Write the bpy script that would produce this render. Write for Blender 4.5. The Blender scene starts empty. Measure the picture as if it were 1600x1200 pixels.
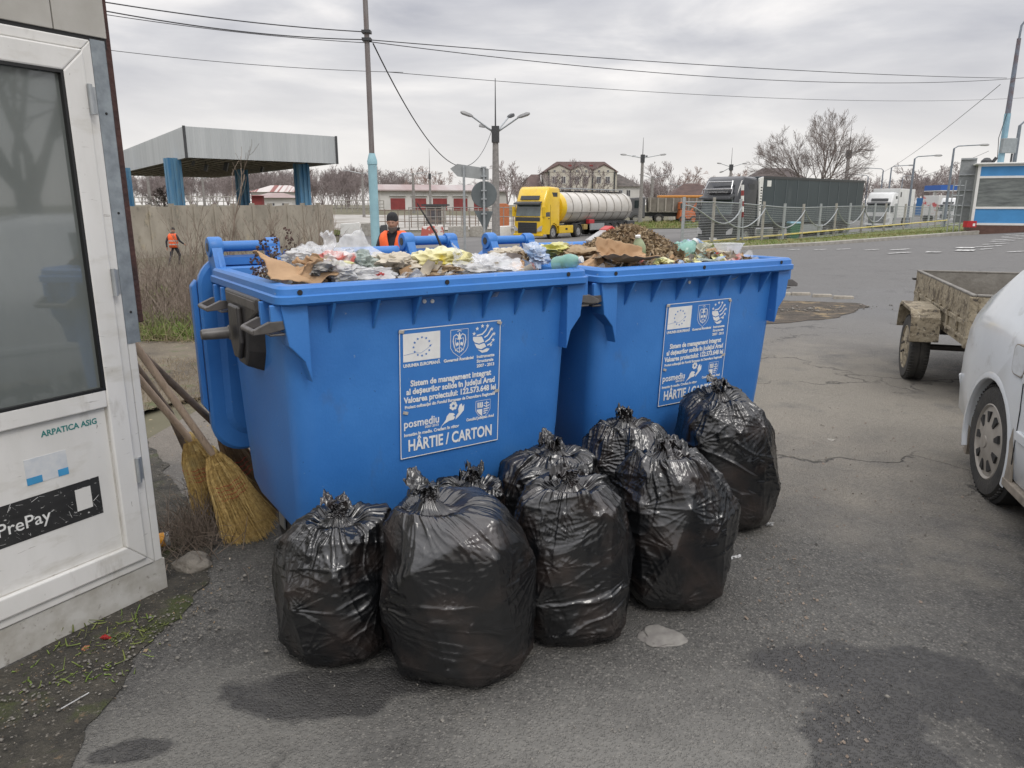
import bpy, bmesh, math, random
import numpy as np
from mathutils import Vector, Matrix, noise as mnoise
R = math.radians
S = bpy.context.scene
COL = S.collection
# ---------------------------------------------------------------- camera
FPX, CAMH, PITCH = 1150.0, 1.58, math.atan(280 / 1150.0)
cd = bpy.data.cameras.new('camera')
cam = bpy.data.objects.new('camera', cd); COL.objects.link(cam)
cam.location = (0, 0, CAMH); cam.rotation_euler = (math.pi / 2 - PITCH, 0, 0)
cd.sensor_width = 36; cd.lens = 36 * FPX / 1600.0
cd.clip_start = 0.05; cd.clip_end = 6000
S.camera = cam
# ---------------------------------------------------------------- sky and light: overcast
W = bpy.data.worlds.new('World'); S.world = W; W.use_nodes = True
nt = W.node_tree; nt.nodes.clear(); N = nt.nodes; L = nt.links
out = N.new('ShaderNodeOutputWorld'); bg = N.new('ShaderNodeBackground'); L.new(bg.outputs[0], out.inputs[0])
sky = N.new('ShaderNodeTexSky'); sky.sky_type = 'NISHITA'; sky.sun_disc = False
SUN_EL, SUN_AZ = R(48), R(-150)      # sun behind the camera's left shoulder, behind cloud
sky.sun_elevation = SUN_EL; sky.sun_rotation = SUN_AZ
skm = N.new('ShaderNodeVectorMath'); skm.operation = 'SCALE'; skm.inputs['Scale'].default_value = 0.08
L.new(sky.outputs[0], skm.inputs[0])
tc = N.new('ShaderNodeTexCoord'); mp = N.new('ShaderNodeMapping'); mp.inputs['Scale'].default_value = (1.0, 1.0, 4.2)
L.new(tc.outputs['Generated'], mp.inputs[0])
n1 = N.new('ShaderNodeTexNoise'); n1.inputs['Scale'].default_value = 2.6; n1.inputs['Detail'].default_value = 7; n1.inputs['Roughness'].default_value = .52
n1.inputs['Distortion'].default_value = .3
L.new(mp.outputs[0], n1.inputs['Vector'])
cr = N.new('ShaderNodeValToRGB'); e = cr.color_ramp.elements
e[0].position = .34; e[0].color = (.44, .445, .49, 1); e[1].position = .64; e[1].color = (.95, .92, .90, 1)
m_ = cr.color_ramp.elements.new(.5); m_.color = (.65, .645, .665, 1)
L.new(n1.outputs[0], cr.inputs[0])
sx = N.new('ShaderNodeSeparateXYZ'); L.new(tc.outputs['Generated'], sx.inputs[0])
# brighter towards the zenith, as an overcast sky is
mr = N.new('ShaderNodeMapRange'); mr.inputs['From Min'].default_value = .22; mr.inputs['From Max'].default_value = .95
mr.inputs['To Min'].default_value = 1.0; mr.inputs['To Max'].default_value = 2.9
L.new(sx.outputs['Z'], mr.inputs[0])
mh = N.new('ShaderNodeMapRange'); mh.inputs['From Min'].default_value = 0; mh.inputs['From Max'].default_value = .2
L.new(sx.outputs['Z'], mh.inputs[0])
mixh = N.new('ShaderNodeMixRGB'); mixh.inputs[1].default_value = (.83, .80, .775, 1); L.new(mh.outputs[0], mixh.inputs[0]); L.new(cr.outputs[0], mixh.inputs[2])
sc = N.new('ShaderNodeVectorMath'); sc.operation = 'SCALE'; L.new(mixh.outputs[0], sc.inputs[0]); L.new(mr.outputs[0], sc.inputs['Scale'])
mx = N.new('ShaderNodeMixRGB'); mx.inputs[0].default_value = .93; L.new(skm.outputs[0], mx.inputs[1]); L.new(sc.outputs[0], mx.inputs[2])
L.new(mx.outputs[0], bg.inputs[0]); bg.inputs[1].default_value = 1.0
sl = bpy.data.lights.new('sun', 'SUN'); sl.energy = 0.9; sl.angle = R(18); sl.color = (1, .96, .9)
so = bpy.data.objects.new('sun', sl); COL.objects.link(so)
so.rotation_euler = Vector((-math.cos(SUN_EL) * math.sin(-SUN_AZ) * -1, math.cos(SUN_EL) * math.cos(SUN_AZ) * 1, math.sin(SUN_EL))).to_track_quat('Z', 'Y').to_euler()
S.view_settings.view_transform = 'Standard'; S.view_settings.look = 'None'; S.view_settings.exposure = 0.16; S.view_settings.gamma = 1
# ---------------------------------------------------------------- image position -> place
def ray(px, py):
    x = (px - 800) / FPX; y = -(py - 600) / FPX
    return np.array([x, math.cos(PITCH) + y * math.sin(PITCH), -math.sin(PITCH) + y * math.cos(PITCH)])
def at(px, py, D):
    r = ray(px, py); r = r * (D / r[1]); return Vector((r[0], D, r[2] + CAMH))
# ---------------------------------------------------------------- terrain height
_c = [(-4, -3, 0), (0, -3, 0), (4, -3, 0), (-3, 1, 0), (-1.5, 2.8, 0), (0, 2, 0), (2, 2, 0), (0, 4, 0), (3, 4, 0), (-1.3, 4, 0), (1.5, 4.2, 0),
      (4, 7, 0), (6, 6, 0), (0, 6.5, 0), (-4, 7, -.03), (-5, 9.5, -.1), (-1, 11, -.28), (3, 11, -.08), (8, 11, .08), (12, 20, .12), (4, 20, -.3), (-1.3, 20, -.6), (-8, 20, -.7),
      (-20.7, 40, -1.25), (-12.7, 53, -1.15), (-30, 55, -1.3), (-60, 40, -1.5), (-30, 10, -.4)]
for px, py, D in [(275, 420, 32), (727, 403, 20), (1150, 392, 27), (1420, 372, 31), (1600, 357, 34), (1128, 381, 34.5), (1313, 370, 47), (1500, 351, 76), (1110, 389, 43),
                  (850, 377, 53), (775, 372, 45), (1040, 348, 92), (1360, 358, 78), (1480, 347, 130), (950, 372, 50), (600, 368, 60), (600, 340, 110), (690, 329, 150), (1000, 352, 88), (300, 331, 120)]:
    p = at(px, py, D); _c.append((p.x, p.y, p.z))
_c += [(80, 34, .8), (100, 100, -.5), (-150, 100, -.6), (-300, 300, .5), (0, 300, .6), (300, 300, .2), (0, 900, .8), (-900, 900, .8), (900, 900, .8), (-60, -30, 0), (60, -30, 0), (60, 10, .4)]
_c = np.array(_c)
def _phi(d): return d
def _tps():
    n = len(_c); K = np.linalg.norm(_c[:, None, :2] - _c[None, :, :2], axis=2)
    A = np.zeros((n + 1, n + 1)); A[:n, :n] = _phi(K) - .15 * np.eye(n); A[:n, n] = 1; A[n, :n] = 1
    return np.linalg.solve(A, np.append(_c[:, 2], 0))
_w = _tps()
def GZ(X, Y):
    X = np.asarray(X, float); Y = np.asarray(Y, float)
    d = np.sqrt((X[..., None] - _c[:, 0]) ** 2 + (Y[..., None] - _c[:, 1]) ** 2 + .8)
    z = _phi(d) @ _w[:-1] + _w[-1]
    near = np.clip((np.hypot(X - .5, (Y - 2.5)) - 3.6) / 3.0, 0, 1); near = near * near * (3 - 2 * near)
    return z * near
def gz(x, y): return float(GZ(x, y))
def PG(px, D):
    """ground point seen in image column px at forward distance D"""
    z = 0
    for _ in range(5):
        c = D * math.cos(PITCH) - (z - CAMH) * math.sin(PITCH)
        x = (px - 800) / FPX * c; z = gz(x, D)
    return Vector((x, D, z))
# ---------------------------------------------------------------- numpy noise
def _hash(i, j, k, s):
    n = (i * 374761393 + j * 668265263 + k * 2147483647 + s * 1274126177) & 0xffffffff
    n = ((n ^ (n >> 13)) * 1274126177) & 0xffffffff
    n = ((n ^ (n >> 16)) * 668265263) & 0xffffffff
    return ((n ^ (n >> 15)) & 0xffff) / 65535.0
def vnoise(P, s=0):
    P = np.asarray(P, float); I = np.floor(P).astype(np.int64); F = P - I; F = F * F * F * (F * (F * 6 - 15) + 10)
    r = 0
    for a in (0, 1):
        for b in (0, 1):
            for c in (0, 1):
                w = (F[..., 0] if a else 1 - F[..., 0]) * (F[..., 1] if b else 1 - F[..., 1]) * (F[..., 2] if c else 1 - F[..., 2])
                r = r + w * _hash(I[..., 0] + a, I[..., 1] + b, I[..., 2] + c, s)
    return r * 2 - 1
def fbm(P, o=4, s=0):
    r = 0; a = 1
    for k in range(o): r = r + a * vnoise(P * 2 ** k + 17.3 * k, s + k); a *= .5
    return r
# ---------------------------------------------------------------- mesh helpers
class MB:
    def __init__(s): s.v = []; s.f = []; s.m = []; s.mi = 0; s.M = Matrix.Identity(4)
    def _add(s, vs, fs):
        o = len(s.v); s.v += [tuple(s.M @ Vector(p)) for p in vs]
        s.f += [tuple(i + o for i in f) for f in fs]; s.m += [s.mi] * len(fs); return s
    def box(s, c, d, rot=None):
        x, y, z = d[0] / 2, d[1] / 2, d[2] / 2
        vs = [Vector((a * x, b * y, e_ * z)) for a in (-1, 1) for b in (-1, 1) for e_ in (-1, 1)]
        if rot: 
            Q = Matrix.Rotation(rot[2], 3, 'Z') @ Matrix.Rotation(rot[1], 3, 'Y') @ Matrix.Rotation(rot[0], 3, 'X'); vs = [Q @ v for v in vs]
        c = Vector(c)
        return s._add([v + c for v in vs], [(0, 1, 3, 2), (4, 6, 7, 5), (0, 4, 5, 1), (2, 3, 7, 6), (0, 2, 6, 4), (1, 5, 7, 3)])
    def b2(s, x0, x1, y0, y1, z0, z1): return s.box(((x0 + x1) / 2, (y0 + y1) / 2, (z0 + z1) / 2), (abs(x1 - x0), abs(y1 - y0), abs(z1 - z0)))
    def tube(s, pts, r, n=8, cap=True, closed=False):
        pts = [Vector(p) for p in pts]; k = len(pts)
        if not isinstance(r, (list, tuple)): r = [r] * k
        vs = []; up = None
        for i, p in enumerate(pts):
            t = (pts[min(i + 1, k - 1)] - pts[max(i - 1, 0)])
            if t.length < 1e-9: t = Vector((0, 0, 1))
            t.normalize()
            if up is None: up = Vector((0, 0, 1)) if abs(t.z) < .9 else Vector((1, 0, 0))
            a = t.cross(up)
            if a.length < 1e-6: a = t.orthogonal()
            a.normalize(); b = a.cross(t); up = b
            for j in range(n):
                q = 2 * math.pi * j / n; vs.append(p + (a * math.cos(q) + b * math.sin(q)) * r[i])
        fs = [(i * n + j, i * n + (j + 1) % n, (i + 1) * n + (j + 1) % n, (i + 1) * n + j) for i in range(k - 1) for j in range(n)]
        if cap: fs += [tuple(range(n)), tuple(range((k - 1) * n, k * n))[::-1]]
        return s._add(vs, fs)
    def cyl(s, a, b, r, r2=None, n=16): return s.tube([a, b], [r, r if r2 is None else r2], n)
    def lathe(s, prof, o=(0, 0, 0), axis='Z', n=24, sx=1, sy=1, cap=True):
        vs = []
        for (r, h) in prof:
            for j in range(n):
                q = 2 * math.pi * j / n; a, b = r * math.cos(q) * sx, r * math.sin(q) * sy
                vs.append({'Z': (a, b, h), 'X': (h, a, b), 'Y': (a, h, b)}[axis])
        k = len(prof); vs = [(v[0] + o[0], v[1] + o[1], v[2] + o[2]) for v in vs]
        fs = [(i * n + j, i * n + (j + 1) % n, (i + 1) * n + (j + 1) % n, (i + 1) * n + j) for i in range(k - 1) for j in range(n)]
        if cap: fs += [tuple(range(n))[::-1], tuple(range((k - 1) * n, k * n))]
        return s._add(vs, fs)
    def prism(s, poly, a, b, axis='Y', poly2=None):
        """polygon in the plane across axis, from a to b; poly2 = its outline at b"""
        k = len(poly); poly2 = poly2 or poly
        def P(p, h): return {'Y': (p[0], h, p[1]), 'X': (h, p[0], p[1]), 'Z': (p[0], p[1], h)}[axis]
        vs = [P(p, a) for p in poly] + [P(p, b) for p in poly2]
        fs = [(i, (i + 1) % k, k + (i + 1) % k, k + i) for i in range(k)] + [tuple(range(k))[::-1], tuple(range(k, 2 * k))]
        return s._add(vs, fs)
    def loft(s, rings, cap=True):
        k = len(rings[0]); vs = [p for r in rings for p in r]
        fs = [(i * k + j, i * k + (j + 1) % k, (i + 1) * k + (j + 1) % k, (i + 1) * k + j) for i in range(len(rings) - 1) for j in range(k)]
        if cap: fs += [tuple(range(k))[::-1], tuple(range((len(rings) - 1) * k, len(rings) * k))]
        return s._add(vs, fs)
    def grid(s, P):
        n, m = len(P), len(P[0])
        return s._add([p for r in P for p in r], [(i * m + j, i * m + j + 1, (i + 1) * m + j + 1, (i + 1) * m + j) for i in range(n - 1) for j in range(m - 1)])
    def quad(s, *p): return s._add(p, [tuple(range(len(p)))])
    def build(s, name, mats, parent=None, smooth=False, bevel=0, fix=True, seg=2, loc=None, rz=0):
        me = bpy.data.meshes.new(name); me.from_pydata(s.v, [], s.f)
        for m in (mats if isinstance(mats, (list, tuple)) else [mats]): me.materials.append(m)
        if len(me.materials) > 1: me.polygons.foreach_set('material_index', s.m)
        if fix:
            bm = bmesh.new(); bm.from_mesh(me); bmesh.ops.recalc_face_normals(bm, faces=bm.faces); bm.to_mesh(me); bm.free()
        if smooth:
            me.polygons.foreach_set('use_smooth', [True] * len(me.polygons)); me.set_sharp_from_angle(angle=R(38))
        me.update()
        o = bpy.data.objects.new(name, me); COL.objects.link(o)
        if parent: o.parent = parent
        if loc is not None: o.location = loc
        o.rotation_euler.z = rz
        if bevel:
            b = o.modifiers.new('bevel', 'BEVEL'); b.width = bevel; b.segments = seg; b.limit_method = 'ANGLE'; b.angle_limit = R(35); b.harden_normals = False
        return o
def npmesh(name, V, F, mat, parent=None, smooth=True, loc=None):
    me = bpy.data.meshes.new(name); V = np.asarray(V, float); F = np.asarray(F, int)
    me.vertices.add(len(V)); me.vertices.foreach_set('co', V.ravel())
    k = F.shape[1]; me.loops.add(F.size); me.loops.foreach_set('vertex_index', F.ravel())
    me.polygons.add(len(F)); me.polygons.foreach_set('loop_start', np.arange(0, F.size, k)); me.polygons.foreach_set('loop_total', np.full(len(F), k))
    me.update(calc_edges=True); me.validate()
    for m in (mat if isinstance(mat, (list, tuple)) else [mat]): me.materials.append(m)
    if smooth: me.polygons.foreach_set('use_smooth', [True] * len(me.polygons))
    o = bpy.data.objects.new(name, me); COL.objects.link(o)
    if parent: o.parent = parent
    if loc is not None: o.location = loc
    return o
def tag(o, label=None, cat=None, group=None, kind=None):
    if label: o['label'] = label
    if cat: o['category'] = cat
    if group: o['group'] = group
    if kind: o['kind'] = kind
    return o
def thing(name, label, cat, loc=(0, 0, 0), rz=0, group=None):
    o = bpy.data.objects.new(name, None); COL.objects.link(o); o.location = loc; o.rotation_euler = (0, 0, rz)
    o.empty_display_size = .2
    return tag(o, label, cat, group)
def kids(o): return [c for c in bpy.data.objects if c.parent == o]
def dup(o, loc=None, rz=None, label=None, parent=None, scale=None):
    c = o.copy(); COL.objects.link(c); c.parent = parent
    if loc is not None: c.location = loc
    if rz is not None: c.rotation_euler = (0, 0, rz)
    if scale: c.scale = scale if isinstance(scale, (tuple, list)) else (scale,) * 3
    if label: c['label'] = label
    for k in kids(o): dup(k, parent=c)
    return c
# ---------------------------------------------------------------- materials
_mats = {}
def mat(name, col, rough=.6, col2=None, scale=8, metal=0, bump=0, bscale=None, spec=.5, stretch=(1, 1, 1), spots=None, trans=0, alpha=1, emit=None, coat=0, detail=6, lo=.35, hi=.65, rough2=None, sheen=0):
    """procedural material: two base colours mixed by noise, optional third colour in spots, bump"""
    if name in _mats: return _mats[name]
    m = bpy.data.materials.new(name); _mats[name] = m; m.use_nodes = True
    t = m.node_tree; b = t.nodes['Principled BSDF']
    b.inputs['Roughness'].default_value = rough; b.inputs['Metallic'].default_value = metal
    b.inputs['Specular IOR Level'].default_value = spec
    b.inputs['Base Color'].default_value = (*col, 1)
    if trans: b.inputs['Transmission Weight'].default_value = trans
    if alpha < 1: b.inputs['Alpha'].default_value = alpha
    if coat: b.inputs['Coat Weight'].default_value = coat; b.inputs['Coat Roughness'].default_value = .08
    if emit: b.inputs['Emission Color'].default_value = (*emit[0], 1); b.inputs['Emission Strength'].default_value = emit[1]
    if col2 is None: col2 = tuple(min(1, c * .78) for c in col)
    c = t.nodes.new('ShaderNodeTexCoord'); mpn = t.nodes.new('ShaderNodeMapping'); mpn.inputs['Scale'].default_value = stretch
    t.links.new(c.outputs['Object'], mpn.inputs[0])
    n = t.nodes.new('ShaderNodeTexNoise'); n.inputs['Scale'].default_value = scale; n.inputs['Detail'].default_value = detail; n.inputs['Roughness'].default_value = .6
    t.links.new(mpn.outputs[0], n.inputs['Vector'])
    r_ = t.nodes.new('ShaderNodeValToRGB'); r_.color_ramp.elements[0].position = lo; r_.color_ramp.elements[1].position = hi
    r_.color_ramp.elements[0].color = (*col2, 1); r_.color_ramp.elements[1].color = (*col, 1)
    t.links.new(n.outputs[0], r_.inputs[0]); last = r_.outputs[0]
    if spots:
        for sp__ in spots:
            (sc_, sl_, sh_, scol) = sp__[:4]
            n2 = t.nodes.new('ShaderNodeTexNoise'); n2.inputs['Scale'].default_value = sc_; n2.inputs['Detail'].default_value = 5; n2.inputs['Roughness'].default_value = .65
            mp2 = mpn
            if len(sp__) > 4: mp2 = t.nodes.new('ShaderNodeMapping'); mp2.inputs['Scale'].default_value = sp__[4]; t.links.new(c.outputs['Object'], mp2.inputs[0])
            t.links.new(mp2.outputs[0], n2.inputs['Vector'])
            q = t.nodes.new('ShaderNodeMapRange'); q.inputs['From Min'].default_value = sl_; q.inputs['From Max'].default_value = sh_
            t.links.new(n2.outputs[0], q.inputs[0])
            x = t.nodes.new('ShaderNodeMixRGB'); x.inputs[2].default_value = (*scol, 1); t.links.new(q.outputs[0], x.inputs[0]); t.links.new(last, x.inputs[1]); last = x.outputs[0]
    t.links.new(last, b.inputs['Base Color'])
    if rough2 is not None:
        q = t.nodes.new('ShaderNodeMapRange'); q.inputs['To Min'].default_value = rough; q.inputs['To Max'].default_value = rough2
        q.inputs['From Min'].default_value = .35; q.inputs['From Max'].default_value = .65
        t.links.new(n.outputs[0], q.inputs[0]); t.links.new(q.outputs[0], b.inputs['Roughness'])
    if bump:
        n3 = t.nodes.new('ShaderNodeTexNoise'); n3.inputs['Scale'].default_value = bscale or scale * 4; n3.inputs['Detail'].default_value = 5
        t.links.new(mpn.outputs[0], n3.inputs['Vector'])
        bp = t.nodes.new('ShaderNodeBump'); bp.inputs['Strength'].default_value = bump; bp.inputs['Distance'].default_value = .02
        t.links.new(n3.outputs[0], bp.inputs['Height']); t.links.new(bp.outputs[0], b.inputs['Normal'])
    return m
M = {}
M['white'] = mat('white_paint', (.72, .72, .70), .4, (.66, .655, .62), 5)
M['dkgrey'] = mat('dark_grey', (.05, .052, .055), .5)
M['black'] = mat('black_rubber', (.018, .018, .018), .65, bump=.1)
M['tyre'] = mat('tyre_rubber', (.025, .025, .024), .8, (.05, .046, .04), 10, bump=.2, bscale=60)
M['steel'] = mat('galvanised', (.42, .44, .45), .45, (.33, .35, .36), 12, metal=.5)
M['conc'] = mat('concrete', (.36, .345, .31), .9, (.25, .235, .21), 6, bump=.3, bscale=40)
M['post'] = mat('concrete_post', (.28, .265, .25), .9, (.19, .18, .17), 6)
M['glass'] = mat('dark_glass', (.03, .04, .042), .08, spec=.8)
M['wire'] = mat('cable', (.04, .04, .045), .6)
def sub_text(txt, size, mat_, parent, x, z, y, name='lettering', align='LEFT', bold=0, ax=None, ext=0.0008, sx=1.0):
    """raised lettering in the local x-z plane facing -y"""
    cu = bpy.data.curves.new(name, 'FONT'); cu.body = txt; cu.size = size; cu.align_x = align; cu.extrude = ext; cu.offset = bold; cu.resolution_u = 3
    t = bpy.data.objects.new(name, cu); COL.objects.link(t)
    bpy.context.view_layer.update()
    me = bpy.data.meshes.new_from_object(t.evaluated_get(bpy.context.evaluated_depsgraph_get()))
    bpy.data.objects.remove(t); me.materials.clear(); me.materials.append(mat_)
    o = bpy.data.objects.new(name, me); COL.objects.link(o); o.parent = parent
    o.location = (x, y, z); o.rotation_euler = (R(90), 0, 0) if ax is None else ax; o.scale = (sx, 1, 1)
    return o
# ================================================================ the ground
def asphalt_mat():
    m = bpy.data.materials.new('worn_asphalt'); m.use_nodes = True; t = m.node_tree; b = t.nodes['Principled BSDF']; N = t.nodes; L = t.links
    c = N.new('ShaderNodeTexCoord'); O = c.outputs['Object']
    def noise(s, d=5, r=.6, vec=None, dist=0):
        n = N.new('ShaderNodeTexNoise'); n.inputs['Scale'].default_value = s; n.inputs['Detail'].default_value = d; n.inputs['Roughness'].default_value = r; n.inputs['Distortion'].default_value = dist
        L.new(vec or O, n.inputs['Vector']); return n.outputs[0]
    def ramp(x, a, b_, ca=0., cb=1.):
        q = N.new('ShaderNodeMapRange'); q.inputs['From Min'].default_value = a; q.inputs['From Max'].default_value = b_; q.inputs['To Min'].default_value = ca; q.inputs['To Max'].default_value = cb
        L.new(x, q.inputs[0]); return q.outputs[0]
    def mix(f, a, b_, mode='MIX'):
        x = N.new('ShaderNodeMixRGB'); x.blend_type = mode
        if isinstance(f, float): x.inputs[0].default_value = f
        else: L.new(f, x.inputs[0])
        for i, v in ((1, a), (2, b_)):
            if isinstance(v, tuple): x.inputs[i].default_value = (*v, 1)
            else: L.new(v, x.inputs[i])
        return x.outputs[0]
    def math_(op, a, b_):
        x = N.new('ShaderNodeMath'); x.operation = op
        for i, v in ((0, a), (1, b_)):
            if isinstance(v, (int, float)): x.inputs[i].default_value = v
            else: L.new(v, x.inputs[i])
        return x.outputs[0]
    vo = N.new('ShaderNodeTexVoronoi'); vo.inputs['Scale'].default_value = 110; L.new(O, vo.inputs['Vector'])
    stone = ramp(vo.outputs['Distance'], .15, .55)
    base = mix(ramp(noise(.9, 6, .62), .36, .64), (.090, .086, .079), (.142, .137, .126))
    base = mix(ramp(noise(6, 6, .7), .35, .65, 0, .6), base, (.075, .072, .068)); base = mix(ramp(noise(2.6, 7, .72, None, .4), .54, .66, 0, .55), base, (.052, .05, .047)); base = mix(ramp(noise(3.3, 7, .75), .60, .68, 0, .5), base, (.19, .175, .15))
    sepv = N.new('ShaderNodeSeparateColor'); L.new(vo.outputs['Color'], sepv.inputs[0])
    base = mix(ramp(sepv.outputs[0], .7, 1, 0, .50), base, (.27, .255, .23))
    base = mix(ramp(sepv.outputs[1], .72, 1, 0, .7), base, (.035, .034, .032))
    base = mix(ramp(vo.outputs['Distance'], .35, .62, 0, .5), base, (.03, .03, .029))
    # pale worn patches and light-brown dust, as blobs about given places
    sp = N.new('ShaderNodeSeparateXYZ'); L.new(O, sp.inputs[0])
    def blob(cx, cy, rx, ry, wob, s, soft=.25, rot=0):
        mpn = N.new('ShaderNodeMapping'); mpn.vector_type = 'TEXTURE'; mpn.inputs['Location'].default_value = (cx, cy, 0); mpn.inputs['Rotation'].default_value = (0, 0, rot); mpn.inputs['Scale'].default_value = (rx, ry, 1e6)
        L.new(O, mpn.inputs[0]); ln = N.new('ShaderNodeVectorMath'); ln.operation = 'LENGTH'; L.new(mpn.outputs[0], ln.inputs[0])
        d = math_('ADD', ln.outputs['Value'], math_('MULTIPLY', math_('SUBTRACT', noise(s, 5), .5), wob))
        return ramp(d, 1 + soft / 2, 1 - soft / 2)
    for (cx, cy, rx, ry, wob, s, col, k) in [(2.9, 6.0, 1.3, 2.4, 3.2, 2.2, (.22, .198, .16), .55), (1.9, 4.6, .7, 1.3, 2.0, 2.5, (.20, .18, .15), .45), (3.6, 9.5, 2.4, 1.6, 1.6, 1.2, (.19, .17, .14), .45),
                                            (-2.6, 6.0, 1.2, 2.5, 2, 2, (.19, .165, .135), .6), (.5, 1.6, .8, .5, 2, 2.2, (.19, .185, .17), .5), (1.6, 1.35, .35, .22, 1.5, 4, (.2, .195, .18), .5),
                                            (9, 10.5, 5, 3.5, 1.5, .6, (.13, .135, .14), .5), (-.9, 1.9, .4, .35, 1.5, 3, (.17, .165, .15), .5)]:
        base = mix(ramp(blob(cx, cy, rx, ry, wob, s, .8), 0, 1, 0, k), base, col)
    # tar seams / cracks
    wv = N.new('ShaderNodeTexVoronoi'); wv.feature = 'DISTANCE_TO_EDGE'; wv.inputs['Scale'].default_value = .55
    mpd = N.new('ShaderNodeVectorMath'); mpd.operation = 'ADD'; nn = N.new('ShaderNodeTexNoise'); nn.inputs['Scale'].default_value = 2.5; nn.inputs['Detail'].default_value = 6
    L.new(O, nn.inputs['Vector']); sc_ = N.new('ShaderNodeVectorMath'); sc_.operation = 'SCALE'; sc_.inputs['Scale'].default_value = .9; L.new(nn.outputs['Color'], sc_.inputs[0])
    L.new(O, mpd.inputs[0]); L.new(sc_.outputs[0], mpd.inputs[1]); L.new(mpd.outputs[0], wv.inputs['Vector'])
    crack = ramp(wv.outputs['Distance'], .012, .002)
    crack = math_('MULTIPLY', crack, ramp(noise(.7, 3), .45, .6))
    base = mix(ramp(crack, 0, 1, 0, .75), base, (.022, .021, .02))
    # damp patches: darker and glossier
    wet = None
    for (cx, cy, rx, ry, wob, s, rot) in [(-.66, 2.13, .29, .125, .9, 8, 0), (-.45, 2.2, .3, .08, .9, 9, .1), (-1.13, 1.87, .12, .05, .8, 14, .2), (1.32, 2.22, .42, .20, 1.7, 5, -.25), (1.10, 1.80, .24, .36, 1.9, 5, -.2), (1.6, 1.95, .14, .2, 1.5, 6, 0)]:
        bl = blob(cx, cy, rx, ry, wob, s, .22, rot); wet = bl if wet is None else math_('MAXIMUM', wet, bl)
    wet = math_('MULTIPLY', wet, ramp(noise(11, 6, .7), .33, .52, .70, 1.0)); base = mix(ramp(wet, 0, 1, 0, .86), base, (.026, .025, .025))
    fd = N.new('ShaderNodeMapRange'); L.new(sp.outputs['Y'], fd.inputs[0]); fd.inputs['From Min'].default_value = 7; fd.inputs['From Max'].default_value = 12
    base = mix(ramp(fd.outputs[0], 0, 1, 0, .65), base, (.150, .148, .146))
    base = mix(1.0, base, (1.14, 1.14, 1.135), 'MULTIPLY')
    L.new(base, b.inputs['Base Color'])
    L.new(ramp(wet, 0, 1, .92, .55), b.inputs['Roughness'])
    h = math_('ADD', stone, math_('MULTIPLY', noise(70, 4), .5)); h = math_('SUBTRACT', h, math_('MULTIPLY', crack, 3))
    bp = N.new('ShaderNodeBump'); bp.inputs['Strength'].default_value = .8; bp.inputs['Distance'].default_value = .006; L.new(h, bp.inputs['Height']); L.new(bp.outputs[0], b.inputs['Normal'])
    return m
M['asphalt'] = asphalt_mat()
M['field'] = mat('rough_ground', (.15, .135, .09), .95, (.085, .08, .045), .35, bump=.3, bscale=2)
M['dirt'] = mat('dry_dirt', (.15, .125, .088), .95, (.075, .062, .045), 1.4, bump=.8, bscale=30, spots=[(3.0, .55, .72, (.075, .105, .032)), (14, .6, .7, (.23, .19, .13))])
M['kerbdirt'] = mat('kerb_dirt', (.082, .074, .058), .95, (.032, .03, .025), 9, bump=1, bscale=90, spots=[(3.2, .54, .66, (.058, .070, .022)), (60, .60, .66, (.22, .2, .17)), (26, .62, .68, (.15, .11, .07))])
M['grass'] = mat('verge_grass', (.10, .15, .035), .95, (.16, .145, .065), 1.6, bump=.6, bscale=14)
M['paleconc'] = mat('pale_concrete', (.40, .385, .355), .9, (.30, .285, .26), .5, bump=.1, spots=[(.15, .5, .6, (.22, .2, .17))])
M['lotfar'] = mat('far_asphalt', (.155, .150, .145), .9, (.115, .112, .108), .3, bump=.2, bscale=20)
def warp(n, lo, hi, k):     # spacing finer near zero
    a = math.asinh(lo * k); b = math.asinh(hi * k); return np.sinh(np.linspace(a, b, n)) / k
def sheet(name, xs, ys, dz, m, label=None):
    X, Y = np.meshgrid(xs, ys); Z = GZ(X, Y) + dz
    n, k = X.shape; idx = np.arange(n * k).reshape(n, k)
    F = np.stack([idx[:-1, :-1], idx[:-1, 1:], idx[1:, 1:], idx[1:, :-1]], -1).reshape(-1, 4)
    return npmesh(name, np.stack([X, Y, Z], -1).reshape(-1, 3), F, m)
gx = np.unique(np.concatenate([warp(260, -1600, 1600, .12)])); gy = np.unique(np.concatenate([warp(300, -60, 2600, .12)]))
tag(sheet('ground', gx, gy, -.03, M['field']), kind='structure')
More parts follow.
